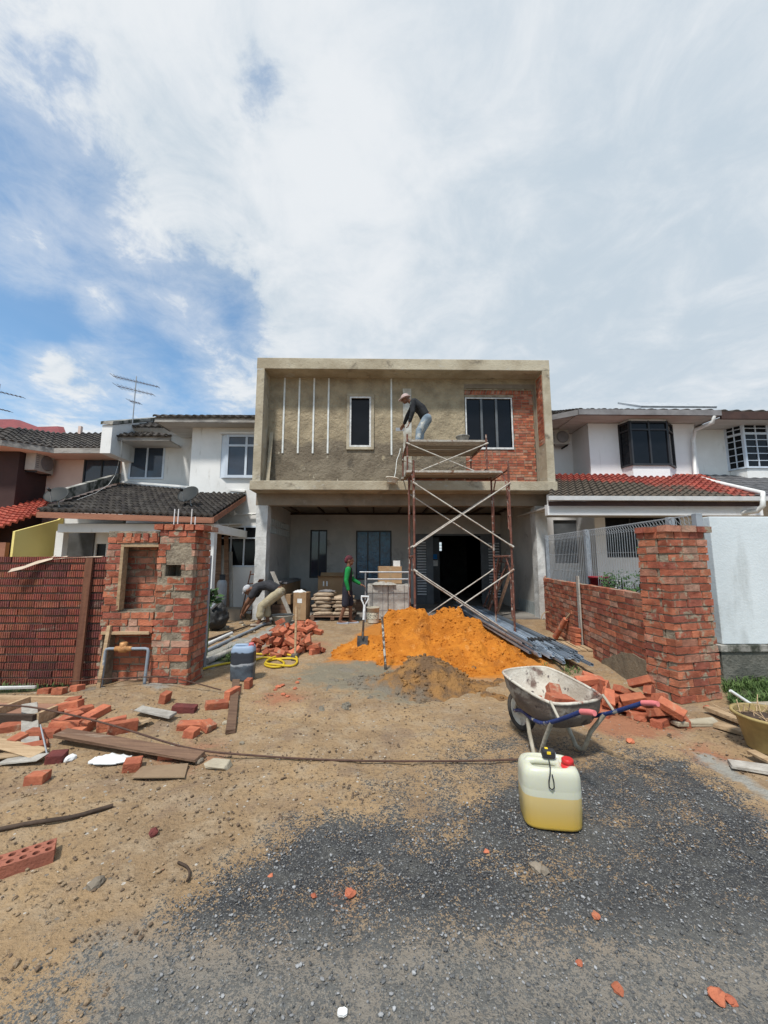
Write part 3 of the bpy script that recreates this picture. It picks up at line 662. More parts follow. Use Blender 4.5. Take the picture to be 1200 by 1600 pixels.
mb.bx(cxl[0]+.03, cxr[1]-.03, 20, 20.12, zc+.2, zt-.06); mb.bx(pxl, pxr, YB+.13, 20, zc+.16, zlb-.05); mb.build('rear_wall', m_conc_dk, house)

# ------------------------------------------------------------------ white neighbour house, tiled porch with dishes
TD = [(.075, .064, .055), (.06, .052, .046), (.05, .043, .04), (.085, .075, .066)]
TR = [(.29, .062, .045), (.24, .05, .038), (.34, .085, .06)]
hx0, hx1 = P(193, 700, 12.3).x, bxl-.12
lh = thing('terrace_house', 'white terrace house with dark tiled porch roof and pale blue framed windows', 'house', ((hx0+hx1)/2, 12.3, 0))
bayx = P(298, 720, 11.3).x; zE = Zf(663, 10.9)
sw_ = Q(202, 698, 257, 750, 12.3); bw_ = Q(354, 681, 420, 748, 11.3); bw_ = (bw_[0], min(bw_[1], hx1-.02), bw_[2], bw_[3]); gw_ = Q(340, 822, 402, 886, 11.3); gw_ = (gw_[0], min(gw_[1], hx1-.02), gw_[2], gw_[3])
bso = (Xf(345, 11.3, 715), bw_[1], bw_[2], bw_[3])
mb = MB(); wall_open(mb, hx0, bayx, 0, zE+.1, 12.3, 12.45, [sw_]); wall_open(mb, bayx, hx1, 0, zE+.1, 11.3, 11.45, [bso, gw_]); mb.bx(bayx, bayx+.12, 11.45, 12.45, 0, zE+.1); mb.bx(hx1-.1, hx1, 11.45, 18, 0, zE+.1); mb.build('wall', m_white, lh)
window(lh, *sw_, 12.28, (m_frame_lt, m_glass_blue), nx=2, fw=.06, label='two pane sliding window over the porch roof')
window(lh, *bw_, 11.22, (m_frame_lt, m_glass_blue), nx=2, nz=(.74,), fw=.08, label='bay window with top lights')
mb = MB(); mb.obox((bso[0], 11.32, bso[2]), (bw_[0]-bso[0], -.1, 0), (.02, .05, 0), (0, 0, bso[3]-bso[2])); mb.build('window', m_frame_lt, lh)
MB().bx(bso[0], hx1, 11.16, 11.3, bso[3], bso[3]+.05).build('window_head', m_white, lh)
window(lh, *gw_, 11.28, (m_frame_lt, m_glass), nx=3, nz=(.70,), fw=.05, label='porch window with thin pale bars')
xq = P(22, 845, 8.75).x; yq_ = 10.05
mb = MB(); wall_open(mb, xq, P(190, 850, yq_).x, 0, Zf(806, yq_), yq_, yq_+.1, [(P(150, 850, yq_).x, P(166, 850, yq_).x, .3, Zf(850, yq_))]); mb.build('porch_inner_wall', m_white, lh)
mb = MB(); mb.bx(P(108, 850, yq_).x, P(148, 850, yq_).x, yq_-.05, yq_-.005, .1, Zf(828, yq_)); mb.build('door', pm('grey_board_door', (.10, .10, .10), bump=.1), lh)
MB().bx(P(149, 850, yq_).x, P(167, 850, yq_).x, yq_+.05, yq_+.08, .29, Zf(849, yq_)).build('pane', m_glass, lh)
# upper eaves, roof
mb = MB(); eL = P(243, 663, 10.8).x; mb.bx(eL, hx1, 10.8, 12.5, zE-.0, zE+.05); mb.bx(hx0, eL, 11.5, 12.5, Zf(690, 11.5), Zf(690, 11.5)+.05); mb.build('soffit', m_soffit, lh)
mb = MB(); mb.bx(eL, hx1, 10.76, 10.798, zE-.02, zE+.13); mb.bx(eL-.03, eL, 10.78, 11.6, zE-.02, zE+.12); zs = Zf(690, 11.5); mb.bx(hx0, P(266, 690, 11.46).x, 11.46, 11.498, zs-.02, zs+.12); mb.build('fascia', m_weathered, lh)
mb = MB(); tile_roof(mb, (eL-.05, 10.72, zE+.13), (hx1, 10.72, zE+.13), (hx1, 15.4, zE+1.95), (eL+.4, 15.4, zE+1.95), 14, 12, cols=TD)
tile_roof(mb, (hx0, 11.4, zs+.12), (P(268, 688, 11.4).x, 11.4, zs+.12), (P(205, 672, 12.3).x+.55, 12.3, zs+.52), (hx0, 12.3, zs+.52), 9, 3, cols=TD)
tile_roof(mb, (hx0-.2, 12.2, zE+.35), (eL+.1, 11.8, zE+.20), (eL+.4, 15.4, zE+1.95), (hx0-.2, 15.4, zE+1.95), 9, 9, cols=TD); mb.build('roof', m_tile_dark, lh)
# party wall end with coping
mb = MB(); p0, p1 = P(160, 664, 11.2), P(172, 708, 11.2); mb.prism([(p0.x, 11.2, p0.z), (p0.x, 15.2, p0.z+1.74), (p0.x, 15.2, p1.z), (p0.x, 11.2, p1.z)], (p1.x-p0.x, 0, 0)); mb.build('party_wall', m_white, lh)
mb = MB(); mb.obox((p0.x-.03, 11.16, p0.z+.003), (p1.x-p0.x+.06, 0, 0), (0, 4.04, 1.755), (0, 0, .10)); mb.build('coping', m_mossy, lh)
# porch roof
eA, eB = P(58, 797, 8.8), P(333, 806, 8.8); tC, tD = P(384, 772, 11.3), P(190, 757, 12.3)
mb = MB(); tile_roof(mb, eA, eB, tC, tD, 26, 12, cols=TD); mb.build('porch_roof', m_tile_dark, lh)
mb = MB(); ez = eA.z; mb.obox(eA+V((0, -.01, -.17)), eB-eA, (0, .03, 0), (0, 0, .13)); mb.obox(eB+V((-.01, 0, -.17)), tC-eB+V((0, 0, -.02)), (.03, 0, 0), (0, 0, .14)); mb.build('porch_fascia', m_fascia, lh)
mb = MB(); mb.bx(P(92, 810, 9.1).x, eB.x-.05, 9.1, 9.25, eB.z-.36, eB.z-.16); mb.bx(eB.x-.17, eB.x-.05, 9.25, 11.3, eB.z-.36, eB.z-.16); mb.build('porch_beam', m_white, lh)
mb = MB(); mb.obox((P(92, 810, 9.1).x, 9.25, eB.z-.17), (eB.x-P(92, 810, 9.1).x-.2, 0, 0), (0, 3.0, .3), (0, 0, .03)); mb.build('porch_ceiling', m_soffit, lh)
mb = MB(); a = P(329, 870, 9.1); mb.bx(a.x-.07, a.x+.07, 9.08, 9.24, 0, eB.z-.36); mb.build('porch_post', m_white, lh); mb = MB(); b = P(98, 840, 9.6); mb.bx(b.x-.09, b.x+.09, 9.5, 9.66, 0, eB.z-.3); mb.build('porch_post', m_white, lh)
mb = MB(); xq = P(22, 845, 8.75).x; mb.prism([(xq, 8.75, 0), (xq, 8.75, Zf(831, 8.75)), (xq, 9.9, Zf(813, 9.9)), (xq, 10.05, Zf(806, 10)), (xq, 10.05, 0)], (-.05, 0, 0)); mb.build('yellow_side_wall', m_yellow, lh)
mb = MB(); q0, q1 = P(108, 778, 9.6), P(188, 750, 12.2); mb.obox((q0.x-.16, 9.5, q0.z-.05), (.16, 0, 0), (q1.x-q0.x, 2.7, q1.z-q0.z), (0, 0, .26)); mb.build('sloping_parapet', m_mossy, lh)
mb = MB(); mb.obox(tD+V((0, -.12, .04)), tC-tD, (0, .12, .03), (0, 0, .05)); mb.build('flashing', m_pvc, lh)
mb = MB(); a = P(365, 803, 11.2); mb.tube([P(354, 803, 11.2), P(400, 803, 11.2)], .03); mb.lathe([(.08, -.04), (.1, 0), (.08, .04)], 12, Matrix.Translation(P(363, 802, 11.15)) @ Matrix.Rotation(R_(90), 4, 'X')); mb.build('wall_pipe', m_pvc, lh)

for pts in ([P(190, 688, 11.42), P(189, 708, 11.5), P(184, 728, 11.7), P(180, 742, 11.6), P(170, 757, 10.9), P(150, 770, 10.3), P(120, 781, 9.6)], [P(338, 808, 9.0), P(343, 828, 9.2), P(350, 832, 9.6), P(360, 815, 10.6)]):
    m = MB(); m.tube(pts, .005, 5); m.build('cable', m_pvc, lh)
def dish(px, py, Y, rpx, label, tilt, faceaz):
    c = P(px, py, Y); r = rpx*Y/600
    t_ = thing('satellite_dish', label, 'satellite dish', (c.x, c.y, c.z-.35), faceaz)
    rot = Matrix.Translation((0, 0, .35)) @ Matrix.Rotation(tilt, 4, 'X')
    prof = [(r*k/8, .16*r*(k/8)**2) for k in range(0, 9)]; prof[0] = (.004, 0)
    m = MB(); m.lathe(prof+[(q, z-.014) for q, z in prof[::-1]], 28, rot, cap=False, sx=1.12); m.build('reflector', m_dish, t_, local=True)
    m = MB(); m.tube([(0, .02, .33), (.02, .06, .12), (.09, .12, -.06)], .018); m.build('mast', m_steel, t_, local=True)
    m = MB(); m.tube([rot @ V((0, -r, .1*r)), rot @ V((0, -.25*r, .95*r))], .01); m.build('feed_arm', m_steel, t_, local=True)
    m = MB(); m.lathe([(.02, 0), (.035, .03), (.03, .09), (.015, .1)], 10, rot @ Matrix.Translation((0, -.25*r, .9*r))); m.build('receiver', m_blackend, t_, local=True)
m_dish = pm('dish_grey', (.028, .030, .029), (.02, .022, .021), bump=.05, rough=.6)
dish(89, 774, 9.0, 15.5, 'grey satellite dish at the roof corner beside the sloping parapet', R_(58), R_(4))
dish(295, 773, 9.6, 15.5, 'black satellite dish in the middle of the dark tiled porch roof', R_(60), R_(-14))
def antenna(px, ytop, ybot, Y, booms, label):
    c = P(px, ybot, Y); h = P(px, ytop, Y).z-c.z
    t_ = thing('tv_antenna', label, 'antenna', c); m = MB(); m.tube([(0, 0, 0), (0, 0, h)], .016); m.build('mast', m_steel, t_, local=True)
    for (z, L, n, el, off) in booms:
        m = MB(); m.tube([(-L*.5+off, 0, z+.12*L), (L*.5+off, 0, z-.12*L)], .009)
        for k in range(n):
            q = -L*.48+L*.96*k/(n-1); m.tube([(q+off, -el*(1-.5*k/n), z-.24*q), (q+off, el*(1-.5*k/n), z-.24*q)], .006, 4)
        m.build('boom', m_rebar, t_, local=True)
antenna(207, 588, 662, 12.0, [(1.42, 1.5, 15, .2, 0), (1.12, 1.2, 10, .25, 0), (.72, .35, 5, .2, .02)], 'tall thin television antenna standing on the mossy party wall')
antenna(-12, 600, 690, 12.0, [(1.66, 1.6, 12, .2, 0), (1.1, .9, 8, .2, 0)], 'television antenna over the pink and maroon house')

# ------------------------------------------------------------------ pink and maroon house
fx1 = hx0-.02; fh = thing('terrace_house', 'pink and maroon terrace house with a bright red tiled porch', 'house', (P(60, 870, 12.3).x, 12.3, 0))
pw = Q(131, 716, 190, 757, 12.3); zE2 = Zf(708, 11.6)
pw = (pw[0], min(pw[1], fx1-.03), pw[2], pw[3])
mb = MB(); wall_open(mb, P(60, 750, 12.3).x, fx1, 0, zE2, 12.3, 12.42, [pw]); mb.build('wall', m_pink, fh)
window(fh, *pw, 12.27, (m_frame_dk, m_glass_blue), nx=2, fw=.05)
bx_ = P(26, 750, 11.3).x; mb = MB(); mb.bx(bx_-4, bx_, 11.3, 12.5, 0, Zf(702, 11.3)); mb.build('maroon_wall', m_brownwall, fh)
mb = MB(); pts = [P(-120, 694, 10.7), P(2, 696, 10.7), P(84, 708, 11.5), P(163, 708, 11.5)]
for a, b in zip(pts, pts[1:]): mb.obox(a+V((0, 0, .0)), b-a, (0, .03, 0), (0, 0, .16))
mb.build('fascia', m_weathered, fh)
mb = MB()
for a, b in zip(pts, pts[1:]): mb.add([a, b, V((b.x, 12.6, b.z)), V((a.x, 12.6, a.z))], [(0, 1, 2, 3)])
mb.build('soffit', m_pink, fh)
mb = MB(); up_ = V((0, 0, .16))
tile_roof(mb, pts[0]+up_, pts[1]+up_, P(30, 668, 13.0), P(-120, 668, 13.0), 8, 6, cols=TD); tile_roof(mb, pts[1]+up_, pts[2]+up_, P(90, 676, 14.2), P(28, 668, 13.0), 7, 6, cols=TD); tile_roof(mb, pts[2]+up_, pts[3]+up_, P(166, 676, 14.2), P(88, 676, 14.2), 8, 7, cols=TD); mb.build('roof', m_tile_dark, fh)
mb = MB(); a = P(127, 674, 14.0); mb.bx(a.x-.05, a.x+.05, 13.9, 14.0, a.z-.2, P(127, 667, 14.0).z); mb.build('chimney', m_pink, fh)
TRB = [(.42, .095, .06), (.37, .08, .052), (.46, .12, .08)]
mb = MB(); tile_roof(mb, P(-120, 868, 8.6), P(58, 803, 9.4), P(80, 778, 12.2), P(-60, 787, 12.2), 16, 12, cols=TRB); mb.build('porch_roof', m_tile_red, fh)
mb = MB(); a = P(22, 830, 8.75); mb.bx(a.x-3, a.x-.13, 9.6, 9.75, 0, Zf(826, 9.6)); mb.build('porch_screen', m_brownwall, fh); mb = MB(); mb.bx(P(0, 850, 9.0).x-.8, P(9, 850, 9.0).x, 9.0, 9.1, 0, Zf(848, 9.0)); mb.build('porch_door', m_fascia, fh)
m_acc = pm('shaded_casing', (.46, .43, .38), (.38, .35, .31), bump=.05, rough=.6)  # casing colour darkened to carry the shade under the eave
def aircon(px0, px1, py0, py1, Y, label, rz=0.0, xat=None):
    a, b = P(px0, py1, Y), P(px1, py0, Y); wd_, h = b.x-a.x, b.z-a.z
    t_ = thing('air_conditioner', label, 'air conditioner', ((a.x+b.x)/2 if xat is None else xat, Y, a.z), rz)
    m = MB(); m.bx(-wd_/2, wd_/2, 0, .3, 0, h); m.build('casing', m_acc, t_, local=True, bevel=.015)
    m = MB(); m.lathe([(.36*h, 0), (.40*h, .012), (.34*h, .016)], 20, Matrix.Translation((wd_*.12, 0, h*.5)) @ Matrix.Rotation(R_(90), 4, 'X')); m.build('fan_grille', m_gutter_dk, t_, local=True)
    m = MB()
    for k in range(7): m.bx(-wd_*.47, -wd_*.30, -.006, .002, h*(.15+.1*k), h*(.19+.1*k))
    m.build('vent', m_gutter_dk, t_, local=True)
    m = MB(); m.bx(-wd_*.4, -wd_*.34, 0, .45, -.05, -.004); m.bx(wd_*.34, wd_*.4, 0, .45, -.05, -.004); m.build('bracket', m_blackend, t_, local=True)
aircon(38, 76, 709, 738, 11.8, 'shade-toned air conditioner unit hung on the maroon wall corner', R_(90), bx_+.33)
# farther red roof behind
rh = thing('roof_behind', 'plain red metal roofed house rising behind the pink house', 'house', P(30, 870, 20))
rh.name = 'red_roof_house'
mb = MB(); mb.prism([P(-160, 690, 19), P(98, 690, 19), P(90, 666, 20.4), P(52, 667, 20.4), P(20, 655, 21), P(-160, 655, 21)], (0, .4, .1)); mb.build('roof', pm('red_sheet', (.22, .045, .045), (.17, .035, .035), bump=.1, rough=.6), rh)
mb = MB(); mb.bx(P(-160, 690, 19).x, P(96, 690, 19).x, 19.6, 23, 0, P(0, 690, 19).z); mb.build('wall', m_pink, rh)

# ------------------------------------------------------------------ white house with bay window, other side
rx0 = bxr+.12; rx1 = P(1088, 700, 11.3).x
rhs = thing('terrace_house', 'white terrace house with dark bay window and weathered red porch tiles', 'house', ((rx0+rx1)/2, 12.3, 0))
bx2 = P(921, 700, 11.3).x; zE3 = Zf(657, 10.9); zlow = 0
bo = Q(970, 662, 1050, 730, 11.3)
go = Q(947, 806, 1066, 871, 11.3)
mb = MB(); wall_open(mb, rx0-.1, bx2, 0, zE3+.1, 12.3, 12.42, [Q(866, 812, 908, 880, 12.3)]); wall_open(mb, bx2, rx1, 0, zE3+.1, 11.3, 11.42, [bo, go]); mb.bx(bx2, bx2+.1, 11.42, 12.42, 0, zE3+.1); mb.bx(rx1-.1, rx1, 11.42, 18, 0, zE3); mb.build('wall', m_white_r, rhs)
q = Q(866, 812, 908, 880, 12.3); MB().bx(q[0], q[1], 12.36, 12.40, .1, q[3]).build('door', m_frame_gr, rhs)
bxf = (P(986, 695, 10.95).x, P(1043, 695, 10.95).x); outl = [(bo[0], 11.29), (bxf[0], 10.95), (bxf[1], 10.95), (bo[1], 11.29)]
ba = MB(); ba.prism([(x, y, bo[2]-.35) for x, y in outl], (0, 0, .35)); ba.prism([(x, y, bo[3]) for x, y in outl], (0, 0, .06)); ba.build('bay_apron', m_white_r, rhs)
bf = MB(); bg_ = []
for (a, b) in zip(outl, outl[1:]):
    a, b = V((*a, 0)), V((*b, 0)); d = (b-a); nrm = V((d.y, -d.x, 0)).normalized(); nn = 2 if d.length > .8 else 1
    for zq in (bo[2], bo[3]-.06, bo[2]+(bo[3]-bo[2])*.78): bf.obox(a+V((0, 0, zq)), d, nrm*.05, (0, 0, .05))
    for k in range(nn+1): bf.obox(a+d*(k/nn)-d.normalized()*.025+V((0, 0, bo[2])), d.normalized()*.05, nrm*.052, (0, 0, bo[3]-bo[2]))
    bg_.append((a, d, nrm))
f = bf.build('bay_window', m_frame_dk, rhs)
for a, d, nrm in bg_: MB().obox(a+V((0, 0, bo[2]+.01)), d, nrm*.015, (0, 0, bo[3]-bo[2]-.02)).build('pane', m_glass, f)
window(rhs, *go, 11.33, (m_frame_dk, m_glass), nx=3, fw=.05, label='wide dark porch window')
e0, e1 = P(903, 641, 10.6), P(1126, 648, 10.6); e1 = V((e1.x, 10.6, e0.z)); eb = V((rx0-.3, 11.6, e0.z))
mb = MB(); mb.bx(e0.x, e1.x+.1, 10.64, 12.5, e0.z-.12, e0.z-.08); mb.add([V((e0.x, 10.64, e0.z-.1)), V((e0.x, 12.5, e0.z-.1)), V((rx0-.4, 12.5, e0.z-.1)), V((rx0-.4, 11.6, e0.z-.1))], [(0, 1, 2, 3)]); mb.build('soffit', m_soffit, rhs)
mb = MB(); mb.bx(e0.x, e1.x, 10.56, 10.64, e0.z-.14, e0.z+.02); mb.obox(V((e0.x, 10.6, e0.z-.14)), eb-e0, (0, .06, 0), (0, 0, .16)); mb.build('gutter', m_gutter_dk, rhs)
mb = MB(); tile_roof(mb, e0+V((0, .03, .02)), e1+V((0, .03, .02)), (e1.x, 14.5, e0.z+1.5), (e0.x+1.0, 14.5, e0.z+1.5), 12, 10, cols=TD); tile_roof(mb, eb+V((0, .03, .02)), e0+V((0, .03, .02)), (e0.x+1.0, 14.5, e0.z+1.5), (eb.x, 14.5, e0.z+1.5), 5, 10, cols=TD); mb.build('roof', m_tile_dark, rhs)
mb = MB(); a, b = P(982, 632, 13.0), P(1095, 632, 13.0); mb.obox((a.x, 12.4, P(982, 637, 12.4).z), (b.x-a.x, 0, 0), (0, 1.2, .64), (0, -.03, .06)); mb.build('roof_panel', pm('roof_sheet', (.46, .48, .50), (.33, .35, .37), scale=2, bump=.2, rough=.35, stretch=(4, 1, 1)), rhs)
# porch roof, gutter
f0, f1 = P(857, 776, 9.0), P(1190, 778, 9.0); f1 = V((f1.x, 9.0, f0.z)); g0, g1 = P(862, 741, 11.4), P(1092, 752, 11.3)
mb = MB(); tile_roof(mb, f0, f1, V((g1.x+.15, 11.35, g0.z)), V((g0.x, 11.35, g0.z)), 26, 11, cols=TR); mb.build('porch_roof', m_tile_mix, rhs)
mb = MB(); pr_ = [(0, 0), (-.12, 0), (-.13, .1), (-.11, .1), (-.10, .02), (0, .02)]; mb.prism([(f0.x-.05, 9.0+y, f0.z-.10+z) for y, z in pr_], (f1.x-f0.x+.3, 0, 0)); mb.build('porch_gutter', m_gutter, rhs)
mb = MB(); mb.bx(f0.x, f1.x, 9.0, 9.03, f0.z-.22, f0.z-.11); mb.build('porch_fascia', m_fascia_br, rhs)
mb = MB(); mb.bx(f0.x+.05, f1.x+.2, 9.2, 9.35, f0.z-.42, f0.z-.16); mb.build('porch_beam', m_white_r, rhs)
mb = MB(); mb.bx(f0.x+.05, f1.x+.2, 9.35, 11.3, f0.z-.24, f0.z-.2); mb.build('porch_ceiling', m_soffit, rhs)
mb = MB(); q = P(1090, 700, 11.0); mb.tube([P(1115, 648, 10.6)+V((0, 0, -.05)), P(1114, 660, 10.6), P(1086, 672, 11.15), P(1083, 690, 11.2), P(1086, 745, 11.2)+V((0, 0, .02)), P(1110, 757, 10.6)+V((0, -.1, .06)), P(1186, 776, 9.0)+V((0, -.1, .07)), P(1192, 790, 8.85), P(1184, 798, 9.0), P(1150, 803, 9.3)], .055, 10); mb.build('downpipe', m_pvc, rhs)
aircon(862, 889, 671, 694, 11.9, 'small white air conditioner unit beside the box frame of the unfinished house')
# next house along
nh = thing('terrace_house', 'white terrace house with pale blue grid bay window and brown fascia', 'house', (P(1180, 870, 11.6).x, 11.6, 0))
nx0 = rx1+.01; nx1 = nx0+5.5; zE4 = Zf(652, 10.9)
bo2 = Q(1136, 664, 1225, 734, 11.6)
mb = MB(); wall_open(mb, nx0, nx1, 0, zE4+.1, 11.6, 11.75, [bo2]); mb.bx(nx1-.1, nx1, 11.75, 18, 0, zE4); mb.build('wall', m_white, nh)
ol = [(bo2[0], 11.59), (P(1163, 700, 11.2).x, 11.2), (bo2[1]-.2, 11.2), (bo2[1], 11.59)]
ba = MB(); ba.prism([(x, y, bo2[2]-.5) for x, y in ol], (0, 0, .5)); ba.prism([(x, y, bo2[3]) for x, y in ol], (0, 0, .08)); ba.build('bay_apron', m_white, nh)
bf = MB(); bg_ = []
for (a, b) in zip(ol, ol[1:]):
    a, b = V((*a, 0)), V((*b, 0)); d = b-a; nrm = V((d.y, -d.x, 0)).normalized(); nn = 4 if d.length > .8 else 2; H = bo2[3]-bo2[2]
    for q, th in ((0, .05), (.155, .022), (.31, .022), (.46, .022), (.61, .022), (.73, .07), (.86, .022), (.96, .05)): bf.obox(a+V((0, 0, bo2[2]+H*q)), d, nrm*.04, (0, 0, th))
    for k in range(nn+1): tw = .06 if k % 2 == 0 else .025; bf.obox(a+d*(k/nn)-d.normalized()*tw*.5+V((0, 0, bo2[2])), d.normalized()*tw, nrm*.045, (0, 0, H))
    bg_.append((a, d, nrm))
f = bf.build('bay_window', m_frame_lt, nh)
for a, d, nrm in bg_: MB().obox(a+V((0, 0, bo2[2]+.01)), d, nrm*.015, (0, 0, H-.02)).build('pane', m_glass, f)
k0 = P(1127, 646, 10.6); mb = MB(); mb.bx(k0.x, nx1, 10.6, 10.66, k0.z-.16, k0.z+.06); mb.build('fascia', m_fascia_br, nh)
mb = MB(); mb.bx(k0.x, nx1, 10.66, 12.0, k0.z-.14, k0.z-.1); mb.build('soffit', m_soffit, nh)
mb = MB(); tile_roof(mb, (k0.x, 10.6, k0.z+.06), (nx1, 10.6, k0.z+.06), (nx1, 14.5, k0.z+1.45), (k0.x, 14.5, k0.z+1.45), 14, 10, cols=TD); mb.build('roof', m_tile_dark, nh)
h0 = P(1192, 780, 9.0); mb = MB(); tile_roof(mb, (f1.x+.02, 9.1, f1.z), (nx1, 9.1, f1.z), (nx1, 11.6, g0.z+.05), (rx1+.1, 11.6, g0.z+.05), 18, 10, amp=.012, step=.01, cols=[(.10, .10, .105), (.12, .12, .125)]); mb.build('porch_roof', m_tile_dark, nh)

# ------------------------------------------------------------------ boundary walls
wr = thing('boundary_wall', 'smooth pale blue white boundary wall on a rough grey concrete base', 'wall', (P(1160, 1050, 5.05).x, 5.1, 0))
a = P(1118, 900, 5.0); zt_ = Zf(806, 5.0); zb_ = Zf(1009, 5.0)
mb = MB(); mb.bx(a.x, a.x+3.0, 5.0, 5.12, zb_, zt_); mb.build('panel', m_bluewhite, wr, bevel=.01)
mb = MB(); mb.bx(a.x-.06, a.x+3.0, 4.965, 5.16, zb_-.09, zb_-.002, jit=.004); mb.build('ledge', m_mossy, wr, bevel=.01)
mb = MB(); mb.bx(a.x-.04, a.x+3.0, 4.99, 5.15, -.1, zb_-.09); mb.build('base', pm('rough_base', (.17, .165, .14), (.10, .10, .085), scale=4, bump=1.0, bscale=30), wr)
# mesh fence
xF = P(1093, 850, 4.75).x
fn = thing('mesh_fence', 'grey welded wire mesh fence with square posts behind the low brick wall', 'fence', (xF, 7.0, 0))
m_wire = pm('grey_wire', (.42, .44, .46), (.34, .36, .38), bump=0, rough=.5)
posts = [4.75, PXX(1050, 850, xF).y, PXX(918, 860, xF).y, PXX(858, 870, xF).y+.1]
for y in posts: MB().bx(xF-.04, xF+.04, y-.04, y+.04, 0, 2.09).build('post', pm('fence_post', (.30, .33, .36), bump=.1, rough=.6) if y == posts[0] else bpy.data.materials['fence_post'], fn, bevel=.006)
for y0, y1 in zip(posts, posts[1:]):
    m = MB(); n_ = max(3, int((y1-y0-.1)/.062))
    for k in range(n_+1):
        y = y0+.05+(y1-y0-.1)*k/n_; m.tube([(xF, y, .7), (xF, y, 1.96), (xF-.09, y, 2.06), (xF-.02, y, 2.08), (xF, y, 1.96)], .0035, 4, cap=False)
    for z in (.75, 1.0, 1.3, 1.63, 1.96): m.tube([(xF+.004, y0, z), (xF+.004, y1, z)], .0035, 4)
    m.tube([(xF-.09, y0, 2.06), (xF-.09, y1, 2.06)], .0035, 4); m.tube([(xF-.02, y0, 2.08), (xF-.02, y1, 2.08)], .0035, 4)
    m.build('mesh_panel', m_wire, fn)
MB().bx(xF-.06, xF+.06, 5.2, 8.6, -.1, .7).build('footing_wall', m_mossy, fn)
# low brick wall + pillar
PC = V((*G(1063, 1097)[:2], 0)); PR = V((*G(1129, 1089)[:2], 0)); PL = V((*G(1027, 1083)[:2], 0))
bwl = thing('brick_wall', 'unfinished red brick boundary wall ending in a tall square pillar', 'wall', ((PC+PR)/2))
uf = (PR-PC).normalized(); wf = V((uf.y, -uf.x, 0)); Lf = (PR-PC).length; dL = V((-uf.y, uf.x, 0)); Ld = .36
Z0 = V((0, 0, -.03))
mb = MB(); mo = MB(); NC = 22
bricks(mb, PC+Z0, uf, wf, Lf, NC, .10, ch=.0845, out=.012, jit=.005, mort=mo)
bricks(mb, PC+dL*Ld+Z0, -dL, -uf, Ld-.10, NC, .10, ch=.0845, out=.012, jit=.005, mort=mo)
bricks(mb, PR+dL*.10+Z0, dL, uf, Ld-.10, NC, .10, ch=.0845, out=.012, jit=.005, mort=mo)
bricks(mb, PR+dL*Ld+Z0, -uf, dL, Lf-.1, NC, .10, ch=.0845, out=.012, jit=.005, mort=mo)
zt_ = NC*.0845-.03
mo.obox(PC+uf*.09+dL*.09+Z0, uf*(Lf-.18), dL*(Ld-.18), (0, 0, zt_+.015))
for k in range(3): mb.obox(PC+uf*(-.015+k*.235)+dL*.02+V((0, 0, zt_-.004))-dL*.05, uf*.215, dL*.11, (0, 0, .07), random.choice(BR), .004)
for k in range(2): mb.obox(PC-uf*.03+dL*(.12+.13*k)+V((0, 0, zt_-.004)), uf*.215, dL*.105, (0, 0, .065), random.choice(BR), .004)
pl = mb.build('pillar', m_brick, bwl); mo.build('mortar', m_mortar, pl)
WE = V((Xf(848, 8.7), 8.7, 0)); W0 = PC+dL*Ld; du = (W0-WE).normalized(); dn = V((du.y, -du.x, 0))
mb = MB(); mo = MB(); Lw = (W0-WE).length
bricks(mb, WE+Z0, du, dn, Lw, 14, .105, ch=.0815, out=.007, jit=.004, mort=mo)
WX = V((cxr[1]+.02, YB+.3, 0)); d2 = (WE-WX).normalized(); bricks(mb, WX+Z0, d2, V((d2.y, -d2.x, 0)), (WE-WX).length, 14, .105, ch=.0815, out=.007, jit=.004, mort=mo)
wl = mb.build('low_wall', m_brick_low, bwl); mo.build('mortar', m_mortar, wl)
mb = MB(); q0 = W0-du*.02+dn*.0; n_ = 14
top = [(.0, .34), (.15, .335), (.30, .35), (.45, .32), (.60, .30), (.72, .24), (.85, .21), (.98, .13), (1.12, .10), (1.25, .03)]
ps = [W0-du*u+dn*.014+V((0, 0, z)) for u, z in top]+[W0-du*1.25+dn*.014+V((0, 0, -.05)), W0+dn*.014+V((0, 0, -.05))]
mb.prism(ps, -dn*.03); mb.build('render_patch', pm('render_brown', (.26, .205, .14), (.19, .15, .105), scale=5, bump=.8), wl)
# leaning timber board on the low wall
mb = MB(); a = WE.lerp(W0, .42)+dn*.035; t0 = PXX(908, 1000, a.x); yq = PXX(909, 950, a.x-.0).y; c = V((PXX(909, 950, WE.x+.2).x, PXX(909, 950, WE.x+.2).y, 0))
ub = (c-CAM); k = ((WE-CAM).cross(du).z)/(V((ub.x, ub.y, 0)).cross(du).z); hit = V((ub.x*k, ub.y*k, 0))+dn*.03
mb.obox(hit-du*.05+dn*.02, du*.10, -dn*.022, (0, 0, 1.24)); single(mb, 'timber_board', m_greyboard, 'grey upright board standing against the low brick wall', 'board')
HIT = hit

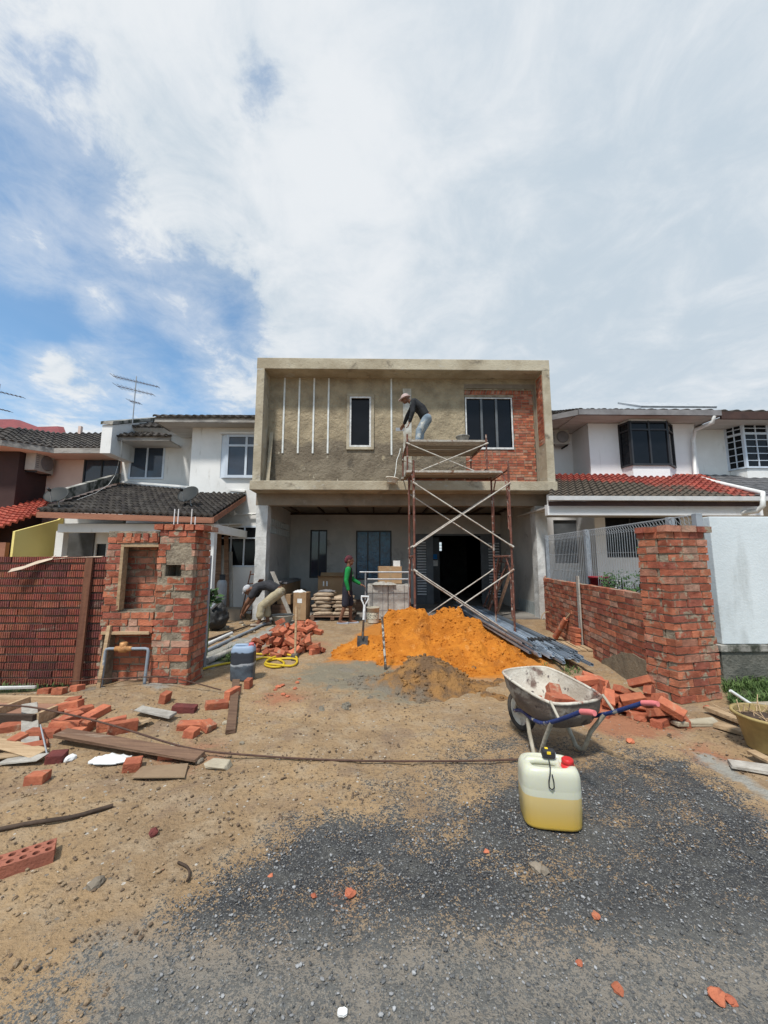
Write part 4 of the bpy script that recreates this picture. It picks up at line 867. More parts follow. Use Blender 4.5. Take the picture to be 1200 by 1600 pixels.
# ribbed block wall with its meter pillar
YW = 4.86; rx_1 = P(160, 960, YW).x; rx_0 = rx_1-3.4
rw = thing('ribbed_wall', 'dark red boundary wall of ribbed clay blocks laid in rough courses', 'wall', ((rx_0+rx_1)/2, YW, 0))
mb = MB(); mo = MB(); zb_, zt_ = .02, Zf(869, YW); nc = 17; ch = (zt_-zb_)/nc
RP = [(.23, .068, .046), (.19, .055, .042), (.26, .08, .05), (.15, .05, .042), (.29, .095, .06)]
for k in range(nc):
    u = rx_0-random.uniform(0, .2)
    while u < rx_1:
        L = .30; c = random.choice(RP); g = random.uniform(.85, 1.1)*(.8 if k < 4 else 1); c = tuple(q*g for q in c); z0 = zb_+k*ch+.012+random.uniform(-.003, .003); yo = random.uniform(-.006, .006)
        a, b = max(u+.004, rx_0), min(u+L-.004, rx_1)
        if b-a > .03:
            mb.bx(a, b, YW+.012+yo, YW+.10, z0, z0+ch-.022, c); n_ = max(1, int((b-a)/.026))
            for r in range(n_):
                q = a+(b-a)*r/n_; mb.obox((q+.004, YW+yo, z0+.001), ((b-a)/n_-.008, 0, 0), (0, .014, 0), (0, 0, ch-.024), tuple(x*random.uniform(.9, 1.1) for x in c))
        u += L
mo.bx(rx_0, rx_1, YW+.02, YW+.098, zb_-.1, zt_-.02)
f = mb.build('block_face', m_ribbed, rw); mo.build('mortar', pm('mortar_brown', (.17, .12, .09), bump=.8), f)
YM = 4.78; mp = thing('meter_pillar', 'red brick gate pillar with two open meter niches and rough mortar', 'pillar', (P(235, 1075, YM).x, YM, 0))
X_ = lambda px: Xf(px, YM, 960)
xa, xb, xc = X_(158), X_(240), X_(300)-.015
zN, zT = Zf(846, YM), Zf(833, YM); NCm = 23; chm = Zf(826, YM)/NCm
mb = MB(); mo = MB(); hole = (Xf(258, YM, 890)-xb, Xf(283, YM, 890)-xb, Zf(898, YM), Zf(880, YM))
rag = [hole]
for k in range(NCm):
    zc_ = (k+.5)*chm; pa, pb = {20: (262, 300), 19: (258, 300), 18: (256, 300), 17: (252, 262), 16: (255, 300), 15: (250, 263), 13: (268, 300), 11: (246, 262), 9: (285, 305), 7: (262, 285), 5: (243, 258), 3: (275, 305)}.get(k, (0, 0))
    if pa: rag.append((Xf(pa, YM, 890)-xb+random.uniform(-.02, .02), Xf(pb, YM, 890)-xb+random.uniform(-.03, .02), zc_-chm*.45, zc_+chm*.45))
bricks(mb, (xb, YM, -.02), (1, 0, 0), (0, -1, 0), xc-xb, NCm, .10, ch=chm, ops=rag, out=.010, jit=.005)
bricks(MB(), (xb, YM, -.02), (1, 0, 0), (0, -1, 0), xc-xb, NCm, .10, ch=chm, ops=[hole], mort=mo)
bricks(mb, (xc, YM+.10, -.02), (0, 1, 0), (1, 0, 0), .34, NCm, .10, ch=chm, out=.010, jit=.005, mort=mo)
bricks(mb, (xc-.1, YM+.44, -.02), (-1, 0, 0), (0, 1, 0), xc-xb-.2, NCm, .10, ch=chm, out=.010, jit=.005, mort=mo)
bricks(mb, (xb, YM+.44, -.02), (0, -1, 0), (-1, 0, 0), .34, NCm, .10, ch=chm, out=.010, jit=.005, mort=mo)
mo.bx(xb+.09, xc-.09, YM+.25, YM+.35, -.02, NCm*chm-.03); mo.bx(xb+.03, xc-.03, YM+.03, YM+.41, NCm*chm-.05, NCm*chm-.012)
for k in range(5):
    mb.bx(xb-.06+k*.125, xb-.06+k*.125+.105, YM-.02, YM+.2, NCm*chm-.018, NCm*chm+.05, random.choice(BR), .005)
    mb.bx(xb-.02+k*.115, xb-.02+k*.115+.1, YM+.22, YM+.43, NCm*chm-.018, NCm*chm+.045, random.choice(BR), .005)
pmb, pmo = mb, mo; f = pmb.build('pillar_brickwork', m_brick, mp); mb = MB(); mo2 = MB()
n1_ = (X_(183)-xa, xb-xa+.3, Zf(953, YM), Zf(851, YM)); n2_ = (X_(163)-xa, X_(238)-xa, -.1, Zf(985, YM))
ncn = int(zT/chm)
bricks(mb, (xa, YM+.004, -.02), (1, 0, 0), (0, -1, 0), xb-xa-.006, ncn, .09, ch=chm, ops=[n1_, n2_], out=.008, jit=.005, mort=mo)
mb.build('niche_brick_front', m_brick, mp); mb = MB()
bricks(mb, (xa, YM+.22, -.02), (1, 0, 0), (0, -1, 0), xb-xa-.01, ncn, .09, ch=chm, bl=.24, out=.004, jit=.004, mort=mo)
mb.build('niche_brick_back', m_brick, mp); mb = MB()
for k in range(5): mb.bx(xa+.12+k*.105, xa+.12+k*.105+.065, YM-.012, YM+.1, zT-.10, zT-.005, random.choice(BR), .005)
mo2.bx(xa+.0, xb-.01, YM+.01, YM+.30, zT-.08, zT+.02); mo2.bx(xa+.004, xa+.05, YM+.09, YM+.22, 0, zT-.1); mo2.bx(xa, xb-.01, YM+.094, YM+.21, Zf(985, YM)+.01, Zf(953, YM))
mo.build('mortar', m_mortar, f); f = mb.build('niche_header', m_brick, mp); mo2.build('mortar', m_mortar, f)
mb = MB(); st = .018; gx0, gx1, gz0_, gz1_ = .02, xc-xb-.02, .05, NCm*chm-.06; NX, NZ = int((gx1-gx0)/st), int((gz1_-gz0_)/st); vs = []
for r in range(NZ+1):
    for q in range(NX+1):
        u = gx0+(gx1-gx0)*q/NX; z = gz0_+(gz1_-gz0_)*r/NZ; vs.append((xb+u, YM+.004-.010*noise.noise(V((u*11, z*11, 3)))-.007*noise.noise(V((u*34, z*34, 8))), z))
fs = [(r*(NX+1)+q, r*(NX+1)+q+1, (r+1)*(NX+1)+q+1, (r+1)*(NX+1)+q) for r in range(NZ) for q in range(NX) if not (hole[0]-.01 < vs[r*(NX+1)+q][0]-xb+st*.5 < hole[1]+.01 and hole[2]-.012 < vs[r*(NX+1)+q][2]+st*.5 < hole[3]+.012)]
mb.add(vs, fs, smooth=True); mb.build('mortar_smear', m_mortar, mp)
mb = MB(); q = X_(185); mb.bx(q-.035, q, YM-.004, YM+.09, Zf(953, YM)+.005, Zf(851, YM)); mb.bx(q, xb-.0, YM-.002, YM+.09, Zf(851, YM)-.03, Zf(851, YM)-.002); mb.build('niche_frame', m_wood, mp)
mb = MB(); mb.bx(xa+.03, xb-.03, YM-.02, YM+.08, Zf(985, YM)-.035, Zf(985, YM)-.002); mb.build('lintel_board', m_wood, mp)
for px in (272, 278, 299, 305): q = Xf(px, YM+.2, 810); MB().tube([(q, YM+.2, 1.7), (q+.003, YM+.2, Zf(796 if px != 305 else 808, YM+.2))], .007, 6).build('rebar', m_pvc, mp)
mb = MB(); mb.bx(xa-.02, xb-.02, YM-.22, YM-.02, -.06, .045, jit=.01); mb.build('footing', m_mortar, mp)
wp = thing('water_pipe', 'grey water pipe loop with brass meter fixed in the lower brick niche', 'pipe', (X_(198), YM-.06, 0))
zp = Zf(1012, YM-.06); qa, qb = Xf(163, YM-.06, 1040), Xf(230, YM-.06, 1040); y = YM-.06
MB().tube([(qa-.02, y, 0), (qa, y, zp-.03), (qa+.01, y, zp-.005), (qa+.04, y, zp), (qb-.04, y, zp), (qb-.01, y, zp-.005), (qb, y, zp-.03), (qb-.02, y, 0)], .017, 10).build('pipe', m_greypvc, wp)
MB().lathe([(.02, -.10), (.03, -.09), (.03, -.04), (.045, -.035), (.045, .035), (.03, .04), (.03, .09), (.02, .10)], 14, Matrix.Translation((Xf(193, y, 1012), y, zp)) @ Matrix.Rotation(R_(90), 4, 'Y')).lathe([(.04, 0), (.042, .05), (.03, .055)], 14, Matrix.Translation((Xf(193, y, 1012), y, zp+.02))).build('meter', m_brass, wp)
mb = MB(); mb.obox((Xf(150, YM-.1, 1070), YM-.1, 0), (.04, 0, 0), (0, .04, 0), (.025, .06, Zf(978, YM-.1))); single(mb, 'timber_stake', m_wood, 'short pale timber stake standing beside the lower meter niche', 'stake')
mb = MB(); mb.obox((Xf(112, YW-.12, 1068), YW-.12, 0), (.085, 0, 0), (0, .03, 0), (-.045, .09, Zf(872, YW-.05))); single(mb, 'timber_post', m_post, 'long red brown timber leaning on the ribbed block wall', 'post')
mb = MB(); pts = [P(18, 893, YW-.1), P(40, 888, YW-.06), P(62, 880, YW), P(86, 873, YW+.02), P(104, 871, YW+.02), P(160, 869, YW+.02)]
for k, (a, b) in enumerate(zip(pts, pts[1:])): h = (.045, .05, .05, .03, .012)[k]; mb.obox(a+V((0, -.05+.02*(k > 2), -.01)), (b-a)*1.01, (0, .006, .0), (0, .05, h))
single(mb, 'card_strip', pm('pale_card', (.55, .44, .33), (.45, .36, .27), bump=.2), 'pale bent strip of card drooping over the top of the ribbed wall', 'strip')
mb = MB(); mb.bx(P(325, 900, 5.6).x-.03, P(325, 900, 5.6).x+.03, 5.57, 5.63, 0, Zf(868, 5.6)); single(mb, 'steel_post', m_greypvc, 'blue grey square steel post standing behind the meter pillar', 'post')

# ------------------------------------------------------------------ scaffold
def onray(px, Y, py=900): return P(px, py, Y).x
sY0, sY1 = 7.1, 8.2
sxl, sxr = onray(648, sY0), onray(801, sY0)
sc_ = thing('scaffold', 'rusty red tube scaffold with pale crossed braces and two plank decks', 'scaffold', ((sxl+sxr)/2, (sY0+sY1)/2, 0))
def h_frame(x, y0, y1, z0, H, name='frame'):
    m = MB(); d = y1-y0; r = .021
    m.tube([(x, y0, z0), (x, y0, z0+H)], r); m.tube([(x, y1, z0), (x, y1, z0+H)], r)
    m.tube([(x, y0, z0+H-.04), (x, y1, z0+H-.04)], r*.9)
    i0, i1 = y0+.11, y1-.11; zt_ = z0+H-.04
    m.tube([(x, y0, z0+.42), (x, i0, z0+.46), (x, i0, zt_-.42), (x, i0+.07, zt_-.2), (x, i0+.2, zt_-.04)], r*.7, 6)
    m.tube([(x, y1, z0+.42), (x, i1, z0+.46), (x, i1, zt_-.42), (x, i1-.07, zt_-.2), (x, i1-.2, zt_-.04)], r*.7, 6)
    for q in (.7, 1.0, 1.25):
        if q < H-.2: m.tube([(x, y0, z0+q), (x, i0, z0+q)], r*.6, 6); m.tube([(x, y1, z0+q), (x, i1, z0+q)], r*.6, 6)
    for y in (y0, y1): m.tube([(x, y, z0+H-.01), (x, y, z0+H+.13)], r*.75, 6)
    return m.build(name, m_rust, sc_)
def brace(x0, z0, x1, z1, y):
    m = MB(); a, b = V((x0, y, z0)), V((x1, y, z1)); d = (b-a).normalized()
    m.tube([a, b], .0135, 6); m.tube([a-d*.03, a+d*.06], .022, 6); m.tube([b-d*.06, b+d*.03], .022, 6); m.build('brace', m_brace, sc_)
LH = 1.60
for x in (sxl, sxr):
    h_frame(x, sY0, sY1, .02, LH); h_frame(x, sY0, sY1, .02+LH+.02, LH+.02)
    for y in (sY0, sY1): MB().bx(x-.07, x+.07, y-.07, y+.07, -.01, .02).build('base_plate', m_rust, sc_)
for y, o in ((sY0-.03, -.03), (sY1+.03, .03)):
    for z in (.02, .02+LH+.02):
        brace(sxl, z+1.30, sxr, z+.12, y+o*.4); brace(sxl, z+.12, sxr, z+1.30, y-o*.4)
z2 = .02+2*LH+.06
tX0, tX1 = onray(638, 8.3), onray(767, 8.3); yb_ = YA+.14; zdk = P(700, 687, 8.3).z
def top_frame(x):
    m = MB(); r = .02
    m.tube([(x, 8.3, z2-.02), (x, 8.3, zdk+.12)], r); m.tube([(x, yb_, zlt+.0), (x, yb_, zdk+.10)], r)
    m.tube([(x, 8.3, zdk-.05), (x, yb_, zdk-.05)], r*.9); m.tube([(x, 8.3, z2+.25), (x, yb_, z2+.25)], r*.8)
    return m.build('frame', m_rust, sc_)
for x in (tX0, tX1): top_frame(x)
m = MB(); m.tube([(sxl-.05, 8.32, z2-.0), (sxr+.05, 8.32, z2-.0)], .024); m.build('ledger', m_rust, sc_)
brace(tX0, zdk-.10, tX1, z2+.06, 8.27); brace(tX0, z2+.06, tX1, zdk-.10, 8.25); brace(tX0, zdk-.10, tX1, z2+.1, yb_-.03); brace(tX0, z2+.1, tX1, zdk-.10, yb_-.05)
for (z, y0, y1, x0, x1) in ((z2+.03, 7.75, 8.62, sxl-.12, onray(782, 8.2)), (zdk-.03, 8.34, 9.6, tX0-.02, tX1+.03)):
    n_ = 4
    for k in range(n_):
        m = MB(); a = y0+(y1-y0)*k/n_; m.bx(x0+random.uniform(-.04, .04), x1+random.uniform(-.04, .04), a+.01, a+(y1-y0)/n_-.01, z, z+.045, jit=.006); m.build('plank', m_deck if k else m_brace, sc_)
ZDECK = zdk+.015
# bucket standing on the deck, bits of board
def pail(name, label, loc, r0, r1, h, mat, fill=None, cat='bucket', rim=.012, group=None, handle=True, tilt=None):
    t_ = thing(name, label, cat, loc, 0, group)
    if tilt: t_.rotation_euler = tilt
    m = MB(); m.lathe([(r0*.2, 0), (r0, 0), (r1, h), (r1+rim, h), (r1+rim, h-.02)], 24, cap=True); m.v = m.v; m2 = MB()
    m2.lathe([(r0, .001), (r1, h), (r1+rim, h+.004), (r1+rim, h-.018), (r1, h-.02)], 24, cap=False); m2.lathe([(r1-.006, h), (r0-.006, .012), (.01, .012)], 24, cap=False); m2.lathe([(.01, .002), (r0, .001)], 24, cap=False)
    m2.build('body', mat, t_, local=True)
    if fill: mm = MB(); mm.lathe([(r1*.93, h*.82), (r1*.5, h*.9), (.01, h*.95)], 20, cap=False); mm.build('contents', fill, t_, local=True)
    if handle: mm = MB(); mm.tube([(r1*math.cos(a), r1*.3*math.sin(a)+.02, h-.03+r1*.55*math.sin(a)*(-.4)) for a in [math.pi*k/10 for k in range(11)]], .004, 5); mm.build('handle', m_steel, t_, local=True)
    return t_
m_cembucket = pm('cement_bucket', (.10, .10, .10), (.30, .29, .26), scale=6, bump=.2)
c = P(723, 686, 8.7); pail('bucket', 'black mortar bucket standing on the top scaffold deck', (c.x, 8.7, ZDECK), .10, .15, .19, m_cembucket, m_mortar)
m = MB(); a = P(745, 686, 8.6); m.cbox((a.x, 8.6, ZDECK+.02), (.28, .06, .03), rotz(.2)); single(m, 'plaster_float', m_wood, 'small pale wooden float lying on the top scaffold deck', 'float')
# hanging bowl on a rope from the wall
c = P(612, 755, YA-.22); t_ = pail('mortar_bowl', 'pale cement bowl hanging on a rope in front of the concrete ledge', (c.x, YA-.22, c.z), .10, .155, .13, pm('cement_bowl', (.66, .61, .52), (.48, .44, .36), scale=6, bump=.3), m_mortar, handle=False, tilt=(0, R_(8), 0))
m = MB(); a = P(626, 701, YB-.03); pts = [V((c.x+.06, YA-.22, c.z+.12)).lerp(V((a.x, YB-.03, a.z)), k/8)+V((.012*math.sin(k*1.3), 0, .10*math.sin(k/8*3.14))) for k in range(9)]; m.tube(pts, .009, 6); single(m, 'rope', m_batten, 'short knotted white rope holding the cement bowl from the plaster wall', 'rope')
m = MB(); a = P(414, 751, 9.9); b = P(419, 676, YB-.03); m.obox((a.x+.05, 9.8, zlt+.003), (.09, 0, 0), (0, .025, 0), (b.x-a.x, YB-9.85, b.z-zlt)); single(m, 'leaning_board', m_conc, 'long raw board leaning in the corner of the upper plaster wall', 'board')

# ------------------------------------------------------------------ sand and mortar heaps
def heap(name, cx, cy, x0, x1, y0, y1, hf, mat, label, cat, step=.019, lump=.018, clods=0, csz=(.01, .03)):
    nx_, ny_ = int((x1-x0)/step), int((y1-y0)/step); vs = []; fs = []
    for j in range(ny_+1):
        for i in range(nx_+1):
            x = x0+(x1-x0)*i/nx_; y = y0+(y1-y0)*j/ny_; h = hf(x, y)
            if h > .0: h += min(1, h*7)*(lump*fbm(x*8, y*8, h*6, 5)+lump*.5*abs(noise.noise(V((x*21, y*21, 7)))))
            vs.append((x, y, gz(x, y)+max(h, -.05)))
    for j in range(ny_):
        for i in range(nx_):
            q = (j*(nx_+1)+i, j*(nx_+1)+i+1, (j+1)*(nx_+1)+i+1, (j+1)*(nx_+1)+i)
            if max(vs[k][2]-gz(vs[k][0], vs[k][1]) for k in q) > -.02: fs.append(q)
    m = MB(); m.add(vs, fs, smooth=True); rnd = random.Random(int(cx*1000)); bm = bmesh.new(); bmesh.ops.create_icosphere(bm, subdivisions=1, radius=1); bv = [v.co.copy() for v in bm.verts]; bf = [[v.index for v in f.verts] for f in bm.faces]; bm.free(); cnt = 0
    while cnt < clods:
        x = rnd.uniform(x0, x1); y = rnd.uniform(y0, y1); i = int((x-x0)/(x1-x0)*nx_); j = int((y-y0)/(y1-y0)*ny_); p = vs[j*(nx_+1)+i]
        if p[2]-gz(p[0], p[1]) < -.01 or noise.noise(V((x*3, y*3, 5))) < rnd.uniform(-.5, .35): continue
        r = csz[0]*(csz[1]/csz[0])**(rnd.random()**2.5); q = V((rnd.uniform(.7, 1.2), rnd.uniform(.7, 1.2), rnd.uniform(.6, .9))); m.add([V((p[0], p[1], p[2]+r*.1))+V((v.x*q.x, v.y*q.y, v.z*q.z))*r*rnd.uniform(.8, 1.2) for v in bv], bf); cnt += 1
    o = m.build(name, mat, origin=(cx, cy, 0)); return tag(o, label, cat)
def smax(*a): return max(a)
def seg(x, y, ax, ay, bx2_, by2):
    ex, ey = bx2_-ax, by2-ay; t_ = max(0, min(1, ((x-ax)*ex+(y-ay)*ey)/(ex*ex+ey*ey))); return math.hypot(x-ax-t_*ex, y-ay-t_*ey), t_
sL, sR = P(612, 955, 6.85), P(735, 960, 6.75); zr = Zf(957, 6.8)
lm = G(560, 1024); rm = G(800, 1045); md = G(690, 1035)
PROF = [(P(px, py, 6.75).x, P(px, py, 6.75).z) for px, py in ((588, 1010), (595, 985), (600, 960), (612, 953), (650, 951), (664, 955), (671, 964), (680, 958), (692, 950), (716, 950), (724, 961), (745, 966), (757, 985), (772, 1008), (784, 1034))]
def sand_h(x, y):
    n = .10*noise.noise(V((x*1.7, y*1.7, 4)))+.06*noise.noise(V((x*4.3, y*4.3, 9)))
    top = float(np.interp(x, [p[0] for p in PROF], [p[1] for p in PROF], left=-.2, right=-.2))
    yr = 6.72+.10*noise.noise(V((x*2.2, 3, 1)))+.22*max(0, (x-.9))*(-1)
    d = yr-y+n*.5
    if top <= .02: h1 = -.2
    elif d < -.05: h1 = top+.02-(-.05-d)*.9
    elif d < .06: h1 = top+.02*noise.noise(V((x*9, y*9, 2)))
    elif d < .24: h1 = top*(1-.52*((d-.06)/.18)**.8)
    else: h1 = top*.48*(1-(d-.24)/.62)+.05*noise.noise(V((x*5, y*5, 3)))
    h2 = .34-.66*math.hypot((x-lm.x-.20)*.8, y-lm.y-.15)+n*.7
    h4 = .30-.60*math.hypot((x-md.x-.45)*.8, y-md.y-.12)+n*1.1
    h5 = .26-.62*math.hypot((x-P(768, 1020, 6.2).x)*.9, y-6.2)+n*.8
    h3 = .17-.62*math.hypot((x-rm.x+.05)*.9, y-rm.y-.12)+n*.5
    h6 = .06-.2*math.hypot((x-rm.x+.5)*.5, (y-rm.y-.1)*.8)
    return max(h1, h2, h3, h4, h5, h6)
m_sand = pm('orange_sand', (.55, .20, .028), (.43, .145, .021), scale=3.5, bump=.9, bscale=45, rough=.97, spec=.1, stains=[((.30, .11, .025), 2.2, .55, .70, (1, 1, 1)), ((.62, .27, .07), 9, .56, .72, (1, 1, 1)), ((.22, .085, .025), 7, .63, .74, (1, 1, 1))], bdist=.03)
heap('sand_heap', md.x, 6.5, lm.x-.75, rm.x+.9, 4.9, 7.6, sand_h, m_sand, 'large heap of bright orange sand dug away at the front', 'sand heap', lump=.046, clods=2600, csz=(.006, .030))
mc = G(668, 1072)
def mort_h(x, y):
    n = .12*noise.noise(V((x*3, y*3, 14)))+.05*noise.noise(V((x*8, y*8, 3)))
    rr = math.hypot(x-mc.x, (y-mc.y-.10)*1.05); h1 = .30*math.exp(-(rr/.46)**3)-.03+n*.8
    h2 = .07-.16*math.hypot((x-mc.x+.52), (y-mc.y-.14)*1.5)+n*.35
    h3 = .05-.14*math.hypot((x-mc.x-.45), (y-mc.y-.05)*1.5)+n*.3
    h4 = .10-.5*math.hypot((x-mc.x+.45), (y-mc.y-.30))+n*.35
    return max(h1, h2, h3, h4)
def mort_x(t, vec, tc, col):
    x, y, z = t.sep(tc); n = t.noise(tc, 5, 8, .62)
    k = t.math('ADD', t.math('ADD', z, t.math('MULTIPLY', x, .22)), t.math('MULTIPLY', t.math('SUBTRACT', n, .5), .6))
    return t.mix(t.mr(k, -.20, .08), (.20, .175, .135), t.mix(t.mr(n, .40, .62), (.15, .09, .048), (.30, .155, .052)))
m_mix = pm('sandy_mortar', (.2, .17, .12), scale=4, bump=1.0, bscale=40, rough=.92, extra=mort_x, bdist=.03)
heap('mortar_heap', mc.x, mc.y, mc.x-1.2, mc.x+1.0, mc.y-.75, mc.y+.75, mort_h, m_mix, 'small brown heap of half mixed mortar in front of the orange sand', 'mortar heap', lump=.034, clods=900, csz=(.006, .034))

def shovel(label, base, top, tilt_dir, grip=True, hm=None, sink=0.0):
    a, b = V(base)-V((0, 0, sink)), V(top); d = (a-b).normalized(); L = (a-b).length
    t_ = thing('shovel', label, 'shovel', a)
    side = V((1, 0, 0)); side = (side-d*side.dot(d)).normalized(); nrm = d.cross(side)
    m = MB(); m.tube([b, b.lerp(a, .75)], .017, 8); m.build('shaft', hm or m_wood_dk, t_)
    if grip: m = MB(); m.tube([b+d*.10, b+side*.055-d*.0, b+side*.055-d*.05], .014, 6); m.tube([b+d*.10, b-side*.055, b-side*.055-d*.05], .014, 6); m.tube([b-side*.065-d*.05, b+side*.065-d*.05], .017, 8); m.tube([b+d*.08, b+d*.32], .021, 8); m.build('grip', m_frame_wh, t_)
    m = MB(); w_ = .085; rows = []
    for k in range(7):
        s = k/6; ww_ = w_*(1-.55*max(0, s-.6)/.4); c = a-d*.14+d*(.24*s)
        rows.append([c+side*(ww_*(i/4-1))+nrm*(-.028*(1-((i-4)/4)**2)) for i in range(9)])
    vs = [p for r in rows for p in r]; fs = [(j*9+i, j*9+i+1, j*9+i+10, j*9+i+9) for j in range(6) for i in range(8)]
    n0 = len(vs); vs += [p+nrm*.004 for p in vs]; fs += [tuple(q+n0 for q in f)[::-1] for f in fs]; m.add(vs, fs, smooth=True); m.tube([b.lerp(a, .72), a-d*.10], .02, 8); m.build('blade', m_shovel, t_)
m_shovel = pm('shovel_steel', (.06, .06, .06), (.14, .12, .10), scale=10, bump=.2, rough=.5, metal=.4)
b0 = P(566, 1008, 6.28); shovel('shovel with a white plastic grip stuck upright in the orange sand', (b0.x, 6.28, b0.z), P(570, 937, 6.45), 0)
b1 = G(604, 1046); shovel('mortar splashed shovel standing in the wet mix before the sand heap', (b1.x, b1.y, .06), P(597, 962, b1.y+.05), 0, False, pm('splashed_shaft', (.12, .09, .07), (.55, .52, .46), scale=16, bump=.2, lo=.48, hi=.55), sink=.26)

# ------------------------------------------------------------------ loose bricks
BL = (.215, .10, .068)
def brick_mesh(seed, L=1.0):
    rnd = random.Random(seed); bm = bmesh.new(); bmesh.ops.create_cube(bm, size=1)
    bmesh.ops.scale(bm, vec=(BL[0]*L, BL[1], BL[2]), verts=bm.verts)
    bmesh.ops.bevel(bm, geom=bm.edges[:], offset=.006, segments=2, affect='EDGES', profile=.6)
    for v in bm.verts:
        n = noise.noise_vector(v.co*14+V((seed, 0, 0))); v.co += n*.0045
    if rnd.random() < .5:
        cv = V((BL[0]*L/2, BL[1]/2, BL[2]/2))
        for v in bm.verts:
            d = (v.co-cv).length
            if d < .04: v.co -= cv.normalized()*(.04-d)*.5
    me = bpy.data.meshes.new('brick'); bm.to_mesh(me); bm.free(); me.materials.append(m_loose); return me
BM = [brick_mesh(k) for k in range(6)]+[brick_mesh(10+k, .52) for k in range(3)]
def brick(loc, rot, label, group=None, mesh=None, mat=None):
    o = bpy.data.objects.new('brick', mesh or random.choice(BM[:6])); COL.objects.link(o); o.location = loc; o.rotation_euler = rot
    if mat: o.data = o.data.copy(); o.data.materials[0] = mat
    return tag(o, label, 'brick', group)
class HMap:
    def __init__(s, x0, x1, y0, y1, st=.02):
        s.x0, s.y0, s.st = x0, y0, st; s.nx = int((x1-x0)/st); s.ny = int((y1-y0)/st); s.h = np.zeros((s.ny, s.nx))
        s.X, s.Y = np.meshgrid(x0+np.arange(s.nx)*st, y0+np.arange(s.ny)*st)
        for j in range(s.ny):
            for i in range(s.nx): s.h[j, i] = gz(s.X[j, i], s.Y[j, i])
    def drop(s, x, y, a, size, tmax=.6, sink=.012, flip=False):
        L, W_, H = size
        ca, sa = math.cos(a), math.sin(a); u = (s.X-x)*ca+(s.Y-y)*sa; v = -(s.X-x)*sa+(s.Y-y)*ca
        mk = (abs(u) < L/2) & (abs(v) < W_/2)
        if mk.sum() < 4: return None
        A = np.stack([u[mk], v[mk], np.ones(mk.sum())], 1); hh = s.h[mk]; co = np.linalg.lstsq(A, hh, rcond=None)[0]
        gu, gv = [max(-tmax, min(tmax, q)) for q in co[:2]]
        res = hh-(gu*u[mk]+gv*v[mk]); c0 = np.percentile(res, 88)
        s.h[mk] = np.maximum(hh, c0+gu*u[mk]+gv*v[mk]+H)
        z = c0+H/2-sink
        ex = V((ca, sa, gu)).normalized(); ey0 = V((-sa, ca, gv)); ey = (ey0-ex*ey0.dot(ex)).normalized(); ez = ex.cross(ey)
        R3 = Matrix((ex, ey, ez)).transposed()
        if flip: R3 = R3 @ Matrix.Rotation(math.pi/2, 3, 'X')
        return V((x, y, z)), R3.to_euler()
def brick_heap(cx, cy, sx, sy, n, label, group, a0=0, seed=1, half=.12, hm=None, spread=1.0, amb=.9, hmax=.2):
    rnd = random.Random(seed); hm = hm or HMap(cx-sx*2.4, cx+sx*2.4, cy-sy*2.4, cy+sy*2.4)
    for k in range(n):
        r = rnd.random()**.6*1.0; t_ = rnd.uniform(0, 6.283); lx, ly = sx*r*math.cos(t_)*spread, sy*r*math.sin(t_)*spread
        x = cx+lx*math.cos(a0)-ly*math.sin(a0); y = cy+lx*math.sin(a0)+ly*math.cos(a0)
        hf = rnd.random() < half; me = BM[6+rnd.randrange(3)] if hf else BM[rnd.randrange(6)]
        fl = rnd.random() < .3
        sz = (BL[0]*(.52 if hf else 1), BL[2] if fl else BL[1], BL[1] if fl else BL[2])
        jj, ii = int((y-hm.y0)/hm.st), int((x-hm.x0)/hm.st)
        if hm.h[jj, ii]-gz(x, y) > hmax*(1-.75*r): continue
        q = hm.drop(x, y, rnd.uniform(-amb, amb)+(1.57 if rnd.random() < .35 else 0), sz, tmax=.45, flip=fl)
        if q: brick(q[0], q[1], label, group, me)
c = G(464, 990); brick_heap(c.x, c.y, .48, .40, 64, 'red clay brick lying loose in the heap behind the mattock handle', 'bricks in the rear heap beside the bending worker', seed=4, hmax=.15)
c = G(446, 1019); brick_heap(c.x, c.y, .58, .30, 80, 'red clay brick lying loose in the low heap beside the yellow hose', 'bricks in the heap beside the yellow hose', seed=8, hmax=.13)
c = G(958, 1104); brick_heap(c.x, c.y-.03, .56, .24, 75, 'red clay brick spilled in the heap behind the wheelbarrow handles', 'bricks in the heap beside the wheelbarrow', a0=-.75, seed=15, hmax=.19)
# rubble by the pillar: hand placed (px, py, angle, label)
hmL = HMap(-4.6, -1.0, 2.7, 5.2)
def lay(px, py, a, label, half=False, mat=None, flip=False, group=None, hm=None, zoff=0):
    g = G(px, py); hm = hm or hmL; sz = (BL[0]*(.52 if half else 1), BL[2] if flip else BL[1], BL[1] if flip else BL[2])
    q = hm.drop(g.x, g.y, a, sz, .4, random.uniform(.006, .022), flip)
    if q: return brick(q[0]+V((0, 0, zoff)), q[1], label, group, (BM[6] if half else None), mat)
lay(257, 1108, 1.5, 'half red brick standing alone in front of the meter pillar', True, flip=True)
lay(288, 1118, .1, 'dark purple brick lying flat in front of the meter pillar', mat=m_oldbrick)
lay(338, 1108, .6, 'clean red brick lying alone between the dark brick and the plank')
lay(363, 1090, 1.35, 'narrow red brick standing on edge along the dark plank', flip=True)
lay(388, 1074, 1.5, 'half red brick touching the foot of the dark jerrycan', True, flip=True)
lay(173, 1148, .55, 'long red brick lying parallel beside another in the rubble', flip=True)
lay(191, 1152, .65, 'red brick with a bright face nearest the split timber pieces', flip=True)
lay(298, 1138, .2, 'red brick lying on top of the pair past the pale flat stone')
lay(299, 1148, 1.5, 'half red brick at the front of the pair past the pale flat stone', True)
lay(325, 1138, -.5, 'chipped red brick tilted beside the pair past the pale flat stone', True)
lay(149, 1132, 1.3, 'red brick sloping beside the end of the wooden tray')
